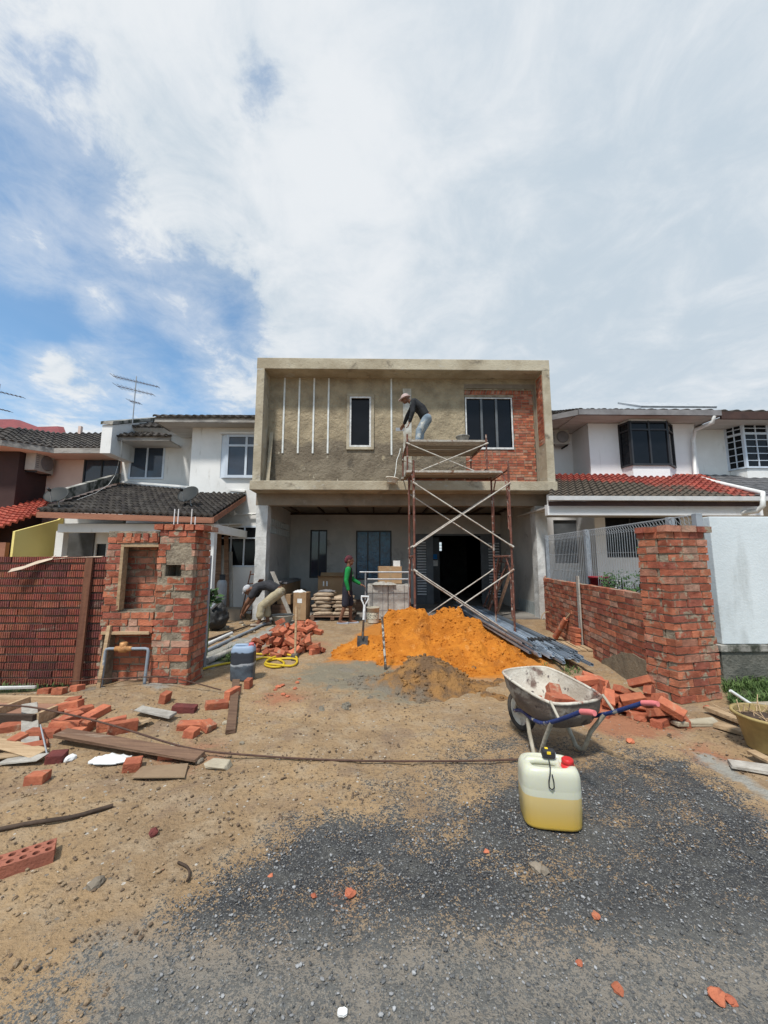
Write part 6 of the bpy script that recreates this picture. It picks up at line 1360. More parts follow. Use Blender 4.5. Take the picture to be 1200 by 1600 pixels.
rl = thing('steel_rail', 'bare steel trestle rail standing in front of the wrapped tile crates', 'rail', (P(600, 975, 9.7).x, 9.7, 0)); a, b = P(562, 894, 9.7), P(642, 894, 9.7)
for nm, pts in (('top_rail', [a, b]), ('middle_rail', [P(574, 905, 9.72), P(642, 905, 9.72)]), ('leg', [P(571, 894, 9.7), P(571, 972, 9.7)]), ('leg', [P(639, 894, 9.7), P(639, 972, 9.7)])): m = MB(); m.tube(pts, .02, 8); m.build(nm, m_steel, rl)
t_ = pail('paint_bucket', 'dirty white paint bucket with a printed label beside the orange sand', (*G(583, 973)[:2], .01), .135, .15, .36, pm('dirty_bucket', (.58, .54, .44), (.42, .37, .28), scale=5, bump=.1, stains=[((.20, .16, .12), 4, .6, .7, (1, 1, 1))]))
m = MB(); m.lathe([(.146, .09), (.15, .24)], 24, cap=False); k = [f for f in range(24) if 13 <= f <= 21]; m.f = [m.f[q] for q in k]; m.c = m.c[:len(k)]; m.sm = m.sm[:len(k)]; m.build('label', pm('bucket_label', (.60, .58, .46), (.16, .17, .15), scale=22, bump=0, stretch=(1, 1, 3), lo=.46, hi=.54), t_, local=True)
def frame_ladder(label, a, b, wv, n, mat, r=.022, name='ladder'):
    a, b, wv = V(a), V(b), V(wv); t_ = thing(name, label, name.replace('_', ' '), a)
    for s in (0, 1): m = MB(); m.tube([a+wv*s, b+wv*s], r, 6); m.build('rail', mat, t_)
    for k in range(n): m = MB(); q = a.lerp(b, (k+.6)/n); m.tube([q, q+wv], r*.8, 6); m.build('rung', mat, t_)
g = G(800, 958); frame_ladder('rusty ladder frame leaning on the porch side wall behind the channels', (2.95, 10.55, .02), (3.66, 10.75, 1.55), (.02, .55, .05), 5, m_rust)
for i, (y, x0, z1) in enumerate(((10.4, 3.15, 1.35), (10.9, 3.05, 1.25), (11.4, 3.2, 1.5))): m = MB(); m.obox((x0, y, .02), (.04, 0, 0), (0, .14, 0), (3.68-x0, .05, z1)); single(m, 'timber_offcut', m_wood_old, ('nearest brown timber offcut leaning by the rusty ladder', 'short brown timber offcut leaning behind the rusty ladder', 'tall brown timber offcut leaning deepest in the porch')[i].replace('nearest', 'front'), 'timber')
# left passage goods
frame_ladder('slim red brown ladder leaning against the rough porch column', G(376, 964), P(392, 892, 10.3), (.26, .05, .03), 5, m_post, .018)
for i, (px, top, wid) in enumerate(((336, 832, .16), (345, 852, .14), (352, 838, .12), (358, 862, .12))):
    m = MB(); a = P(px, 940, 10.5); a.z = 0; b = P(px+1-3*(i > 1), top, 11.2); m.obox(a, (wid, 0, 0), (0, .03, 0), b-a); single(m, 'upright_board', m_greyboard if i % 2 else m_wood_old, ('dark board leaning behind the white porch post', 'grey board leaning behind the gas cylinder', 'tall brown board leaning at the porch window', 'narrow grey board leaning on the porch window sill')[i], 'board')
g = P(346, 930, 10.2); t_ = thing('gas_cylinder', 'silver grey gas cylinder standing before the leaning boards', 'gas cylinder', (g.x, 10.2, 0.28))
m = MB(); m.lathe([(.10, 0), (.125, .02), (.125, .62), (.10, .70), (.05, .73), (.04, .76)], 20); m.build('body', pm('cylinder_grey', (.36, .38, .40), (.28, .30, .32), bump=.1, rough=.5, stains=[((.5, .55, .6), 4, .58, .66, (1, 1, 1))]), t_, local=True); m = MB(); m.lathe([(.07, .72), (.075, .86), (.065, .86), (.06, .72)], 14, cap=False); m.tube([(0, 0, .74), (0, 0, .84)], .02, 8); m.build('valve_guard', m_blackend, t_, local=True)
m = MB(); a = P(346, 940, 10.2); m.bx(a.x-.5, a.x+.55, 10.0, 10.5, 0, .28, jit=.01); single(m, 'concrete_step', m_conc_dk, 'rough concrete step under the gas cylinder and boards', 'step')
m = MB(); a, b = G(372, 958), P(405, 905, 10.0); m.obox(a, (.12, 0, 0), (0, .04, 0), b-a); single(m, 'leaning_plank', m_post, 'red brown plank leaning on the column behind the bending worker', 'plank')
# black sack and drain edge
g = G(338, 985)
def blob_obj(name, mat, loc, sx, sy, sz, label, cat, amp=.16, fr=2.0, seed=1):
    bm = bmesh.new(); bmesh.ops.create_icosphere(bm, subdivisions=4, radius=1)
    for v in bm.verts:
        n = v.co.normalized(); k = 1+amp*noise.fractal(n*fr+V((seed, 0, 0)), 1, 2, 4); v.co = V((n.x*sx*k, n.y*sy*k, (n.z*.5+.5)*sz*k))
    for f in bm.faces: f.smooth = True
    me = bpy.data.meshes.new(name); bm.to_mesh(me); bm.free(); me.materials.append(mat); o = bpy.data.objects.new(name, me); COL.objects.link(o); o.location = loc; return tag(o, label, cat)
m_blackbag = pm('black_sack', (.022, .022, .022), (.035, .034, .032), bump=.5, bscale=18, rough=.55)
blob_obj('rubble_sack', m_blackbag, (g.x, g.y, 0), .24, .24, .55, 'bulging black sack of rubble beside the drain', 'sack', .3, 2.2)
m = MB(); a, b = P(331, 950, g.y-.2), P(341, 940, g.y-.25); m.tube([a, b], .04, 10); single(m, 'pipe_offcut', m_greypvc, 'short grey pipe stub poking out of the black sack', 'pipe')
for i, (p0, p1, r, mt, lb) in enumerate((((318, 1020), (450, 960), .03, m_greypvc, 'grey pipe running along the drain edge towards the column'), ((320, 1010), (362, 992), .035, m_pvc, 'pale pipe lying in front of the black sack'), ((322, 1040), (440, 985), .045, m_greyboard, 'long pale kerb board running past the weeds to the porch'), ((320, 1003), (420, 968), .02, m_wood_dk, 'thin dark batten lying in the passage behind the drain'))):
    a, b = G(*p0), G(*p1); m = MB(); m.tube([a+V((0, 0, r+gz(a.x, a.y))), b+V((0, 0, r+gz(b.x, b.y)))], r, 8); single(m, 'pipe_length' if i < 2 else 'batten', mt, lb, 'pipe' if i < 2 else 'batten')
random.seed(5)
for i in range(16):
    px = random.uniform(335, 430); py = 1075-px*.24+random.uniform(-14, 8); chip(px, py, random.uniform(.03, .06), 'grey concrete lump in the rubble between the drain and the brick heap', random.choice((m_conc_dk, m_mortar, m_conc)), .6, 'rubble_lump', 'rubble', 'concrete lumps along the drain edge')
for i in range(9):
    px = random.uniform(420, 470); py = random.uniform(1055, 1100); chip(px, py, random.uniform(.015, .035), 'crumbled red brick bit on the dirt in front of the yellow hose', m_loose, .5, 'brick_chip', 'brick chip', 'brick crumbs in front of the yellow hose')
# plant pots behind the fence
g = P(936, 905, 6.8); t_ = thing('plant_pot', 'dark red ribbed plant pot behind the wire fence', 'plant pot', (P(936, 905, 7.2).x, 7.2, .75)); m = MB(); m.lathe([(.13, 0), (.17, .42), (.185, .42), (.185, .46), (.15, .46)], 18); m.build('pot', pm('red_pot', (.25, .02, .03), (.18, .015, .02), bump=.1, rough=.4), t_, local=True)
m = MB(); m.bx(4.2, 5.2, 5.4, 8.6, 0, .75); single(m, 'planter_box', m_mossy, 'raised concrete planter behind the wire fence', 'planter')
def leaves(mb, c, r, n, size, seed=0, flat=1.0):
    rnd = random.Random(seed)
    for k in range(n):
        d = V((rnd.gauss(0, 1), rnd.gauss(0, 1), rnd.gauss(0, 1)*flat)).normalized()*r*rnd.random()**.4; p = V(c)+d
        if noise.noise(p*4) < -.15: continue
        u = V((rnd.uniform(-1, 1), rnd.uniform(-1, 1), rnd.uniform(-.4, .8))).normalized(); v = u.orthogonal().normalized(); s = size*rnd.uniform(.6, 1.3)
        mb.add([p, p+u*s*.5+v*s*.28, p+u*s, p+u*s*.5-v*s*.28], [(0, 1, 2, 3)])
for i, (px, py, Y, r, lb) in enumerate(((965, 910, 6.6, .28, 'low green bush behind the wire fence beside the red pot'), (1000, 912, 6.0, .25, 'low green bush behind the wire fence beside the tall pillar'))):
    c = P(px, py, Y); t_ = thing('bush', lb, 'bush', (c.x, Y, .75)); m = MB(); leaves(m, (c.x, Y, c.z-.05), r, 420, .07, i, .7); m.build('foliage', m_bush, t_); m = MB()
    for k in range(5): m.tube([(c.x, Y, .75), (c.x+random.uniform(-.15, .15), Y+random.uniform(-.15, .15), c.z)], .008, 5)
    m.build('stem', m_wood_dk, t_)
    if not i:
        m = MB()
        for k in range(8): m.lathe([(.004, 0), (.018, .008), (.012, .02)], 8, Matrix.Translation((c.x+random.uniform(-.2, .2), Y-random.uniform(.1, .25), c.z+random.uniform(-.1, .12))))
        m.build('blossom', m_paper, t_)
c = P(1008, 850, 5.6); t_ = thing('flower_stem', 'single pink flower on a leafy stem rising behind the pillar', 'flower', (c.x, 5.6, .75)); t_.name = 'flowering_plant'
m = MB(); m.tube([(c.x+.05, 5.6, .75), (c.x, 5.6, c.z)], .008, 5); m.build('stem', m_bush, t_); m = MB(); leaves(m, (c.x-.02, 5.6, c.z-.12), .12, 60, .06, 5); m.build('foliage', m_bush, t_); m = MB(); leaves(m, (c.x+.01, 5.6, c.z+.02), .035, 30, .04, 8); m.build('blossom', m_flower, t_)

# ------------------------------------------------------------------ loose timber and odds
def plank(p0, p1, w_, th, mat, label, z0=0.0, z1=0.0, name='plank', cat='plank'):
    a, b = G(*p0), G(*p1); d = (b-a); s = V((-d.y, d.x, 0)).normalized()*w_; a.z = gz(a.x, a.y)+.006+z0; b.z = gz(b.x, b.y)+.006+z1
    m = MB(); n_ = 4
    m.obox(a-s*.5, s, b-a, (0, 0, th), jit=.006); return single(m, name, mat, label, cat, bevel=.003)
plank((92, 1168), (312, 1189), .12, .022, m_wood_old, 'long weathered brown plank lying across the rubble', .05, .02)
plank((369, 1070), (360, 1146), .085, .03, m_wood_old, 'short dark red plank lying beside the narrow brick', .03, .0)
plank((43, 1128), (46, 1180), .11, .02, m_greyboard, 'short pale board lying under the wooden tray', .06, .0)
plank((202, 1148), (234, 1138), .06, .02, m_wood, 'split pale timber piece beside the parallel bricks', .02, .02); plank((214, 1128), (270, 1132), .10, .018, m_greyboard, 'flat pale board piece behind the split timber', .03, .03)
for i, (p0, p1, w_, mt) in enumerate((((-20, 1172), (62, 1190), .13, m_wood), ((-20, 1192), (52, 1186), .09, m_wood), ((5, 1196), (66, 1196), .10, m_greyboard))): plank(p0, p1, w_, .012, mt, ('topmost pale plywood scrap in the broken heap', 'lower pale plywood scrap with a split end', 'greyish plywood scrap at the front of the broken heap')[i], .03-.012*i, .02, 'plywood_scrap', 'plywood')
fr = thing('wooden_tray', 'shallow dark timber tray frame lying on the rubble', 'tray', (*G(40, 1130)[:2], .09), R_(-3)); q0, q1 = G(-40, 1120), G(108, 1112); L = .95
MB().bx(-L*.75, L*.30, -.22, .22, .0, .012).build('base', pm('tray_base', (.35, .20, .13), (.28, .15, .10), scale=3, bump=.3), fr, local=True)
for (x0, x1, y0, y1) in ((-L*.75, L*.30, -.24, -.205), (-L*.75, L*.30, .205, .24), (L*.28, L*.32, -.205, .205), (-.20, -.17, -.205, .205)): MB().bx(x0, x1, y0, y1, -.03, .075, jit=.003).build('side_rail', m_wood_dk if y0 < 0 and y1 < 0 else m_wood, fr, local=True)
m = MB(); pts = [hosept(-40, 1134, .12), hosept(40, 1146, .15), hosept(160, 1164, .13), hosept(290, 1178, .06), hosept(400, 1186, .02), hosept(540, 1190, .012), hosept(700, 1191, .012), hosept(812, 1190, .012)]; m.tube(smooth_path(pts), .0075, 8); single(m, 'rebar_rod', m_rebar, 'long rusty reinforcing rod lying across the whole driveway', 'rod')
m = MB(); pts = [hosept(108, 1082, .09), hosept(250, 1083, .09), hosept(345, 1086, .03)]; m.tube(smooth_path(pts), .007, 6); single(m, 'rebar_rod', m_rebar, 'thin rusty rod lying at the foot of the meter pillar', 'rod')
m = MB(); pts = [hosept(-40, 1312, .012), hosept(40, 1298, .012), hosept(110, 1284, .016), hosept(150, 1272, .014), hosept(176, 1263, .012)]; m.tube(smooth_path(pts), [.014]*25 if False else .012, 8); single(m, 'stick', m_wood_dk, 'dark thin stick lying on the bare dirt above the hollow brick', 'stick')
m = MB(); pts = [hosept(278, 1352, .008), hosept(292, 1360, .010), hosept(296, 1372, .008), hosept(292, 1382, .008)]; m.tube(smooth_path(pts), .006, 6); single(m, 'twig', m_wood_dk, 'small dark twig at the edge of the asphalt', 'twig')
m = MB(); pts = [hosept(60, 1162, .10), hosept(72, 1190, .03)]; m.tube(pts, .006, 6); single(m, 'wire_piece', m_steel, 'thin pale wire poking from the rubble beside the plywood', 'wire')
g = G(172, 1192); rag('cloth', m_paper, (g.x, g.y, gz(g.x, g.y)+.01), .14, .065, .05, 'crumpled white cloth caught under the long plank', 'cloth', 2)
g = G(535, 1589); rag('paper_scrap', m_paper, (g.x, g.y, gz(g.x, g.y)+.002), .016, .012, .008, 'white paper scrap on the road at the bottom of the picture'.replace(' at the bottom of the picture', ' surface alone'), 'paper', 4, 8)
m = MB(); a = [G(*q) for q in ((204, 1220), (222, 1200), (294, 1196), (288, 1222))]; m.prism([V((p.x, p.y, gz(p.x, p.y)+.012)) for p in a], (0, 0, .008)); single(m, 'glass_sheet', pm('dusty_glass', (.30, .22, .14), (.24, .17, .11), scale=4, bump=.1, rough=.25, spec=.6), 'dusty broken glass sheet lying flat on the dirt', 'glass')
m = MB(); g = G(341, 1198); m.cbox((g.x, g.y, gz(g.x, g.y)+.02), (.17, .10, .045), rotz(-.1), jit=.02); single(m, 'concrete_chunk', m_conc, 'pale flat concrete chunk at the end of the rod and plank', 'concrete', bevel=.01)
# right-hand odds
m = MB(); a, b = G(1055, 1134), G(1122, 1132); m.obox((a.x, a.y-.03, gz(a.x, a.y)), b-a, (0, .10, 0), (0, 0, .05), jit=.015); single(m, 'concrete_chunk', m_conc, 'long pale concrete strip lying before the tall pillar', 'concrete', bevel=.01)
plank((1108, 1112), (1165, 1135), .10, .035, m_wood, 'thick pale plank running under the yellow tub behind the other', .02, .02); plank((1118, 1136), (1170, 1152), .09, .035, m_wood, 'thick pale plank running under the yellow tub in front', .0, .0)
plank((1140, 1200), (1230, 1218), .12, .03, m_greyboard, 'flat pale slab at the edge of the concrete drain', .0, .0, 'stone_slab', 'slab')
plank((1175, 1190), (1240, 1222), .07, .02, m_wood, 'splintered orange timber beside the concrete drain', .03, .02)
g = G(1210, 1178); t_ = pail('tub', 'yellow plastic tub filled with dry twigs beside the concrete drain', (g.x, g.y, gz(g.x, g.y)), .16, .22, .26, pm('yellow_tub', (.40, .30, .12), (.27, .20, .085), scale=4, bump=.1, rough=.5, stains=[((.15, .12, .06), 3, .58, .7, (1, 1, 1))]), m_wood_dk, handle=False, cat='tub', rim=.022)
m = MB(); rnd = random.Random(3)
for k in range(60): a = V((rnd.uniform(-.17, .17), rnd.uniform(-.17, .17), rnd.uniform(.19, .25))); m.tube([a, a+V((rnd.uniform(-.14, .14), rnd.uniform(-.14, .14), rnd.uniform(0, .10)))], .003, 4)
m.build('twigs', m_wood, t_, local=True)
m = MB(); a = G(1146, 1128); m.tube([a+V((0, 0, .28)), a+V((.22, -.05, .12))], .014, 8); single(m, 'tool_handle', m_batten, 'white tool handle sticking out above the tub', 'handle').name = 'pole'
m = MB(); pts = [G(1148, 1134), G(1200, 1120)]; g = G(1210, 1118); m.cbox((g.x, g.y, .06), (.35, .25, .12), jit=.03); single(m, 'stone_block', m_conc, 'rough pale stone block behind the yellow tub', 'stone', bevel=.02)
plank((-30, 1086), (55, 1084), .03, .03, m_pvc, 'white plastic pipe lying in the grass by the ribbed wall', .02, .02, 'pipe_offcut', 'pipe')
# grass
def grass(name, zones, label, seed):
    rnd = np.random.default_rng(seed); m = MB()
    for pts, n, h in zones:
        xs = [p[0] for p in pts]; ys = [p[1] for p in pts]; px = rnd.uniform(min(xs), max(xs), n*3); py = rnd.uniform(min(ys), max(ys), n*3); ok = poly_sdf(px, py, pts) < 0
        for x, y in list(zip(px[ok], py[ok]))[:n]:
            if noise.noise(V((x*5, y*5, 2))) < -.12: continue
            z = gz(x, y)-.01; a = rnd.uniform(0, 6.28); L = h*rnd.uniform(.4, 1.3); ln = rnd.uniform(.3, 1.1); d = V((math.cos(a), math.sin(a), 0)); s = V((-d.y, d.x, 0))*rnd.uniform(.003, .007)
            p = V((x, y, z)); q = p+d*L*.4*ln+V((0, 0, L*.6)); e = p+d*L*ln+V((0, 0, L*.75)); m.add([p-s, p+s, q+s*.8, q-s*.8], [(0, 1, 2, 3)]); m.add([q-s*.8, q+s*.8, e], [(0, 1, 2)])
    o = m.build(name, m_grass); return tag(o, label, 'grass', None, 'stuff')
grass('grass', [(gp((1128, 1075), (1150, 1050), (1290, 1050), (1300, 1128), (1190, 1118), (1148, 1106)), 5500, .11), (gp((-120, 1066), (60, 1068), (110, 1076), (-120, 1096)), 900, .09), (gp((330, 1035), (358, 1015), (390, 1005), (396, 1018), (360, 1038)), 500, .10), (gp((845, 1040), (880, 1030), (910, 1048), (880, 1060)), 250, .06)], 'rough green weeds along the wall bases and the drain', 4)
m = MB(); g = G(326, 950); t_ = thing('weed', 'bright green leafy weed sprouting between the pillar and the black sack', 'weed', (P(328, 935, 6.4).x, 6.4, 0)); m = MB(); leaves(m, (P(329, 932, 6.4).x, 6.4, P(329, 932, 6.4).z), .12, 70, .13, 2); m.build('foliage', m_bush, t_); m = MB(); m.tube([(P(328, 935, 6.4).x, 6.4, 0), P(329, 932, 6.4)], .01, 5); m.build('stem', m_bush, t_)

# ------------------------------------------------------------------ people
def cap_seg(mb, a, b, ra, rb, n=14):
    """tapered capsule"""
    a, b = V(a), V(b); d = b-a; L = d.length; d = d/L if L > 1e-6 else V((0, 0, 1)); u = d.orthogonal().normalized(); w_ = d.cross(u); vs = []; fs = []; rings = []
    for k in range(1, 5): t_ = math.pi/2*(1-k/4.0); rings.append((-math.sin(t_)*ra, math.cos(t_)*ra))
    for k in range(0, 4): t_ = math.pi/2*(k/4.0); rings.append((L+math.sin(t_)*rb, math.cos(t_)*rb))
    for z, r in rings:
        for i in range(n): q = 2*math.pi*i/n; vs.append(a+d*z+(u*math.cos(q)+w_*math.sin(q))*r)
    vs += [a-d*ra, b+d*rb]; m_ = len(rings)
    for j in range(m_-1):
        for i in range(n): fs.append((j*n+i, j*n+(i+1) % n, (j+1)*n+(i+1) % n, (j+1)*n+i))
    for i in range(n): fs.append((m_*n, (i+1) % n, i)); fs.append((m_*n+1, (m_-1)*n+i, (m_-1)*n+(i+1) % n))
    mb.add(vs, fs, smooth=True)
def ell(mb, c, r, rot=None):
    bm = bmesh.new(); bmesh.ops.create_icosphere(bm, subdivisions=3, radius=1); R3 = rot or Matrix.Identity(3); c = V(c)
    vs = [c+R3 @ V((v.co.x*r[0], v.co.y*r[1], v.co.z*r[2])) for v in bm.verts]; fs = [tuple(v.index for v in f.verts) for f in bm.faces]; bm.free(); mb.add(vs, fs, smooth=True)
def chain(mb, pts, rs):
    for i in range(len(pts)-1): cap_seg(mb, pts[i], pts[i+1], rs[i], rs[i+1])
def hand(mb, wrist, d, nrm, curl=.5, s=1.0, thumb=1):
    """palm, four fingers of different length bent at the knuckles, thumb from the side of the palm"""
    d, nrm = V(d).normalized(), V(nrm).normalized(); side = d.cross(nrm).normalized(); wv = V(wrist)
    for k in range(4): o = side*(k-1.5)*.019*s; cap_seg(mb, wv+o*.55, wv+d*.082*s+o, .014*s, .0125*s, 10)
    for k, L in enumerate((.072, .080, .075, .058)):
        p = wv+d*.085*s+side*(k-1.5)*.0205*s; a = curl*.5; q = p+(d*math.cos(a)+nrm*math.sin(a))*L*.5*s; a2 = curl*1.3; e = q+(d*math.cos(a2)+nrm*math.sin(a2))*L*.5*s; chain(mb, [p, q, e], [.0098*s, .0088*s, .0076*s])
    p = wv+d*.025*s-side*thumb*.026*s; q = p+(d*.6-side*thumb*.7+nrm*.2).normalized()*.042*s; e = q+(d*.85-side*thumb*.25+nrm*.35).normalized()*.032*s; chain(mb, [p, q, e], [.0125*s, .0105*s, .009*s])
def head(mb, c, fwd, up):
    """skull, jaw, nose, ears, neck stub is given by the caller"""
    fwd, up = V(fwd).normalized(), V(up).normalized(); sd = up.cross(fwd).normalized(); up = fwd.cross(sd); R3 = Matrix((fwd, sd, up)).transposed(); L = lambda x, y, z: V(c)+R3 @ V((x, y, z))
    ell(mb, L(-.008, 0, .02), (.094, .074, .098), R3); ell(mb, L(.022, 0, -.045), (.062, .056, .068), R3); ell(mb, L(.058, 0, -.092), (.022, .026, .018), R3)
    chain(mb, [L(.085, 0, .022), L(.102, 0, -.018)], [.009, .014]); ell(mb, L(.082, 0, -.052), (.016, .026, .008), R3); ell(mb, L(.08, 0, -.064), (.014, .022, .008), R3)
    for s in (-1, 1): ell(mb, L(-.01, s*.076, -.004), (.022, .012, .034), R3); ell(mb, L(.074, s*.030, .032), (.016, .020, .008), R3)
    return L, R3
def face_parts(L, R3, parent, hairmat):
    for s in (-1, 1): m = MB(); ell(m, L(.078, s*.030, .014), (.010, .013, .007), R3); m.build('eye', m_eye, parent, local=True)
m_eye = pm('eye_dark', (.02, .015, .012), bump=0, rough=.3)
m_skin = pm('brown_skin', (.20, .095, .055), (.16, .075, .045), scale=6, bump=.1, rough=.6)
def cloth(name, base, c2=None, stains=()): return pm(name, base, c2, scale=7, bump=.55, bscale=22, rough=.9, stains=stains)

def person(label, loc, rz): return thing('person', label, 'person', loc, rz)
VX = .007
# --- worker in the green top, walking, facing +X
gpt = G(543, 974); pz = gz(gpt.x, gpt.y)
pe = person('person in a green sleeved top and dark shorts walking past the sacks', (gpt.x, gpt.y, max(0, pz)), 0); S = .945
J = lambda x, y, z: V((x*S, y*S, z*S))
hipL, hipR = J(-.02, .085, .87), J(-.02, -.085, .87); knL, knR = J(.06, .09, .48), J(-.06, -.09, .47); anL, anR = J(.07, .09, .085), J(-.18, -.09, .10)
shL, shR = J(.01, .17, 1.36), J(.01, -.17, 1.36); elL, elR = J(.10, .21, 1.10), J(-.03, -.215, 1.08); wrL, wrR = J(.30, .17, .98), J(.03, -.215, .85)
b = MB(); chain(b, [hipL, knL, anL], [.078, .052, .036]); chain(b, [hipR, knR, anR], [.078, .052, .036])
for an, fd in ((anL, 0), (anR, -.25)): chain(b, [an, an+J(.03, 0, -.055), an+J(.15, 0, -.06+fd*.0)], [.036, .034, .026]); cap_seg(b, an+J(-.03, 0, -.05), an+J(.03, 0, -.055), .030, .03)
for s in (-1, 1): chain(b, [J(-.02, s*.07, .90), J(-.01, s*.075, 1.1), J(.0, s*.10, 1.33)], [.095, .085, .085])
chain(b, [J(0, -.15, 1.37), J(0, .15, 1.37)], [.055, .055]); chain(b, [J(.0, 0, 1.36), J(.025, 0, 1.50)], [.056, .05])
for sh, el, wr in ((shL, elL, wrL), (shR, elR, wrR)): chain(b, [sh, el, wr], [.055, .040, .029])
hand(b, wrR, (.15, 0, -1), (1, 0, 0), .6, 1.0, -1); hand(b, wrL, (.9, -.2, -.35), (0, 0, -1), .5, 1.0, 1)
L, R3 = head(b, J(.04, 0, 1.585), (1, 0, -.05), (0, 0, 1)); remeshed('body', b, m_skin, pe, VX); face_parts(L, R3, pe, None)
m = MB(); 
for s in (-1, 1): chain(m, [J(-.02, s*.07, .84), J(-.01, s*.078, 1.08), J(.0, s*.105, 1.33)], [.118, .104, .098])
chain(m, [J(0, -.155, 1.375), J(0, .155, 1.375)], [.066, .066]); remeshed('vest', m, cloth('black_cloth', (.018, .017, .02), (.03, .028, .03)), pe, VX)
m = MB()
for sh, el, wr in ((shL, elL, wrL), (shR, elR, wrR)): chain(m, [sh, el, el.lerp(wr, .95)], [.073, .055, .040])
remeshed('sleeve', m, cloth('green_cloth', (.012, .24, .055), (.01, .17, .04)), pe, VX)
m = MB()
for h, k in ((hipL, knL), (hipR, knR)): chain(m, [h+V((0, 0, .02)), h.lerp(k, .95)], [.108, .090])
remeshed('shorts', m, cloth('dark_shorts', (.022, .022, .034), (.03, .03, .042)), pe, VX)
m = MB(); ell(m, L(-.02, 0, .045), (.098, .084, .088), R3); ell(m, L(-.085, 0, .0), (.05, .06, .075), R3); remeshed('head_scarf', m, cloth('maroon_cloth', (.13, .025, .035), (.06, .02, .025)), pe, VX)
m = MB()
for an in (anL, anR): cap_seg(m, an+J(-.05, 0, -.088), an+J(.18, 0, -.09), .036, .040); 
m.v = [(x, y, min(z, .06) if z < .2 else z) for x, y, z in m.v]; m.build('sandals', cloth('pale_sandal', (.35, .36, .40)), pe, local=True)
m = MB(); m.cbox(J(.125, .03, 1.2), (.012, .05, .04)); m.build('badge', m_frame_wh, pe, local=True)

# --- worker bending down, facing -X
g2 = G(411, 977); pe = person('person in a white cap bending down beside the rough porch column', (g2.x, g2.y, 0), 0)
b = MB(); hl, hr = V((.36, .09, .76)), V((.36, -.09, .76)); kl, kr = V((.03, .11, .47)), V((-.02, -.12, .45)); al, ar = V((.08, .11, .09)), V((-.06, -.13, .09)); S_ = V((-.20, 0, .87))
sl, sr = V((-.17, .17, .83)), V((-.17, -.17, .83)); el_, er_ = V((-.32, .20, .56)), V((-.34, -.2, .54)); wl_, wr_2 = V((-.46, .10, .32)), V((-.47, -.08, .30))
chain(b, [hl, kl, al], [.085, .056, .038]); chain(b, [hr, kr, ar], [.085, .056, .038])
for an in (al, ar): chain(b, [an, an+V((-.03, 0, -.055)), an+V((-.15, 0, -.06))], [.038, .034, .026]); cap_seg(b, an+V((.03, 0, -.05)), an+V((-.02, 0, -.055)), .03, .03)
for s in (-1, 1): chain(b, [V((.34, s*.07, .80)), V((.10, s*.075, .92)), V((-.15, s*.10, .87))], [.098, .095, .085])
chain(b, [sl, sr], [.056, .056]); chain(b, [S_, V((-.31, 0, .83))], [.055, .05])
for sh, el, wr in ((sl, el_, wl_), (sr, er_, wr_2)): chain(b, [sh, el, wr], [.052, .041, .030])
hand(b, wl_, (-.5, -.1, -.85), (.6, 0, -.3), .9, 1, 1); hand(b, wr_2, (-.4, .1, -.9), (.6, 0, -.3), .9, 1, -1)
L, R3 = head(b, (-.385, 0, .80), (-.62, 0, -.78), (-.78, 0, .62)); remeshed('body', b, m_skin, pe, VX); face_parts(L, R3, pe, None)
m = MB()
for s in (-1, 1): chain(m, [V((.27, s*.07, .84)), V((.08, s*.08, .93)), V((-.15, s*.105, .88))], [.112, .114, .104]); chain(m, [V((-.16, s*.17, .83)), V((-.24, s*.185, .69))], [.08, .076])
chain(m, [sl, sr], [.07, .07]); remeshed('shirt', m, cloth('charcoal_shirt', (.025, .026, .03), (.045, .045, .05)), pe, VX)
m = MB()
for h, k, a in ((hl, kl, al), (hr, kr, ar)): chain(m, [h, k, k.lerp(a, .55)], [.115, .088, .083]); cap_seg(m, k.lerp(a, .45), k.lerp(a, .58), .09, .09)
chain(m, [hl, hr], [.118, .118]); remeshed('trousers', m, cloth('khaki_cloth', (.42, .36, .24), (.33, .28, .18), [((.5, .48, .42), 5, .58, .7, (1, 1, 1))]), pe, VX)
m = MB(); ell(m, L(-.012, 0, .05), (.102, .084, .085), R3); chain(m, [L(.06, 0, .055), L(.14, 0, .035)], [.04, .02]); remeshed('cap', m, cloth('white_cap', (.50, .50, .50), (.25, .27, .32)), pe, VX)
m = MB()
for an in (al, ar): cap_seg(m, an+V((.05, 0, -.06)), an+V((-.17, 0, -.068)), .042, .034)
m.build('shoes', cloth('dusty_shoe', (.36, .30, .24)), pe, local=True)

# --- worker on the scaffold, facing -X, leaning over
c3 = P(651, 686, 9.05); pe = person('person in a pale hat and stained jeans plastering from the top scaffold deck', (c3.x, 9.0, ZDECK), 0)
b = MB(); hl, hr = V((.27, .09, .73)), V((.24, -.09, .72)); kl, kr = V((.12, .10, .42)), V((.04, -.10, .40)); al, ar = V((.10, .10, .09)), V((.0, -.12, .09))
sl, sr = V((-.06, .17, 1.13)), V((-.10, -.17, 1.10)); el_, er_ = V((-.20, .24, .90)), V((-.12, -.22, .82)); wl_, wr_2 = V((-.28, .40, .74)), V((-.19, -.16, .58))
chain(b, [hl, kl, al], [.085, .056, .038]); chain(b, [hr, kr, ar], [.085, .056, .038])
for an in (al, ar): chain(b, [an, an+V((-.03, 0, -.055)), an+V((-.15, 0, -.06))], [.038, .034, .026]); cap_seg(b, an+V((.03, 0, -.05)), an+V((-.02, 0, -.055)), .03, .03)
for s in (-1, 1): chain(b, [V((.24, s*.07, .77)), V((.12, s*.078, .95)), V((-.06, s*.10, 1.10))], [.098, .092, .085])
chain(b, [sl, sr], [.056, .056]); chain(b, [V((-.10, 0, 1.14)), V((-.20, 0, 1.20))], [.056, .05])
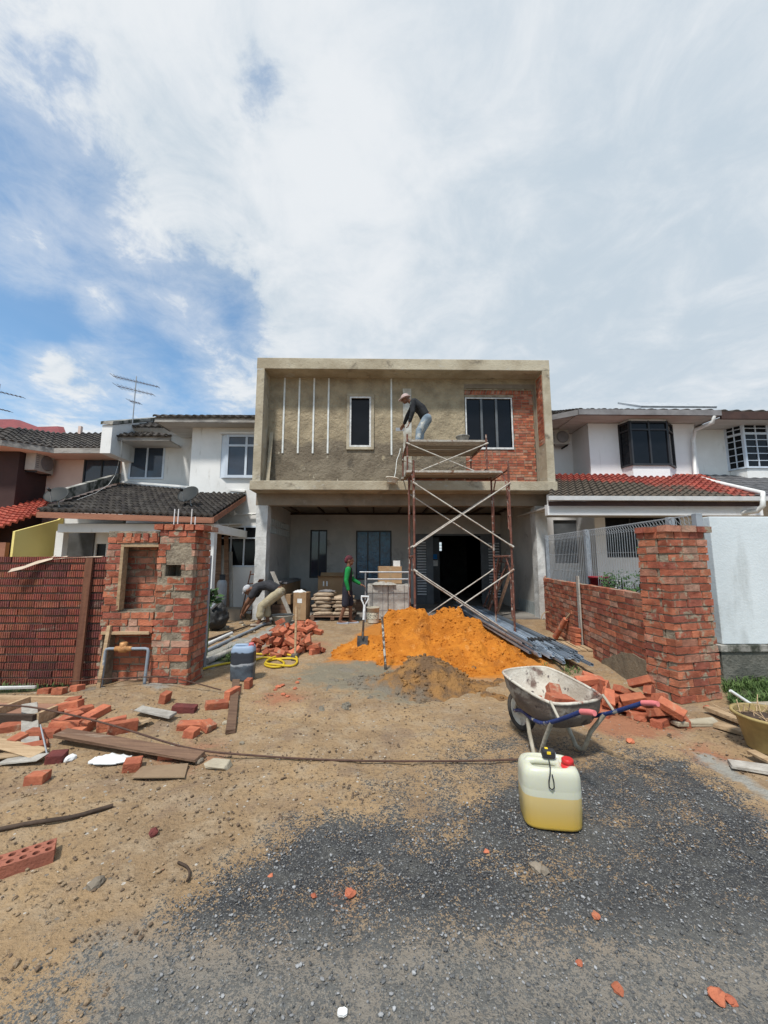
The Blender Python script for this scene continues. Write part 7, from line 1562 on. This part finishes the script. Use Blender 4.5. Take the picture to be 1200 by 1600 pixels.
for sh, el, wr in ((sl, el_, wl_), (sr, er_, wr_2)): chain(b, [sh, el, wr], [.052, .041, .030])
hand(b, wl_, (-.4, .6, -.5), (-.5, 0, -.6), .5, 1, 1); hand(b, wr_2, (-.25, .1, -.95), (-.6, 0, .1), .8, 1, -1)
L, R3 = head(b, (-.275, 0, 1.235), (-.93, 0, -.37), (-.30, 0, .95)); remeshed('body', b, m_skin, pe, VX); face_parts(L, R3, pe, None)
m = MB()
for s in (-1, 1): chain(m, [V((.19, s*.07, .82)), V((.11, s*.08, .97)), V((-.06, s*.105, 1.11))], [.115, .11, .10])
chain(m, [sl, sr], [.072, .072])
for sh, el, wr in ((sl, el_, wl_), (sr, er_, wr_2)): chain(m, [sh, el, el.lerp(wr, .85)], [.074, .058, .044])
remeshed('shirt', m, cloth('black_shirt', (.016, .017, .02), (.028, .03, .032), [((.10, .12, .12), 4, .60, .68, (1, 1, 1))]), pe, VX)
m = MB()
for h, k, a in ((hl, kl, al), (hr, kr, ar)): chain(m, [h, k, k.lerp(a, .9)], [.112, .078, .062])
chain(m, [hl, hr], [.115, .115]); remeshed('jeans', m, cloth('stained_jeans', (.24, .29, .33), (.15, .20, .25), [((.50, .50, .46), 4, .53, .64, (1, 1, 1))]), pe, VX)
m = MB(); ell(m, L(-.012, 0, .055), (.104, .09, .080), R3); hc = L(-.005, 0, .045)
for k in range(24): a = 2*math.pi*k/24; q = L(.01+.150*math.cos(a), .135*math.sin(a), .022); cap_seg(m, hc, q, .02, .012, 8)
remeshed('hat', m, cloth('pale_hat', (.55, .43, .40), (.45, .34, .32)), pe, VX)
m = MB()
for an in (al, ar): cap_seg(m, an+V((.05, 0, -.055)), an+V((-.17, 0, -.062)), .042, .034)
m.build('shoes', cloth('grey_shoe', (.30, .29, .28)), pe, local=True)
t_ = thing('trowel', 'small steel trowel held by the plastering person', 'trowel', V((c3.x, 9.0, ZDECK))+wl_); m = MB(); m.tube([(0, 0, 0), (-.06, .14, -.06)], .012, 8); m.build('handle', m_wood, t_, local=True); m = MB(); m.cbox((-.09, .22, -.06), (.22, .012, .09)); m.build('blade', m_steel, t_, local=True)
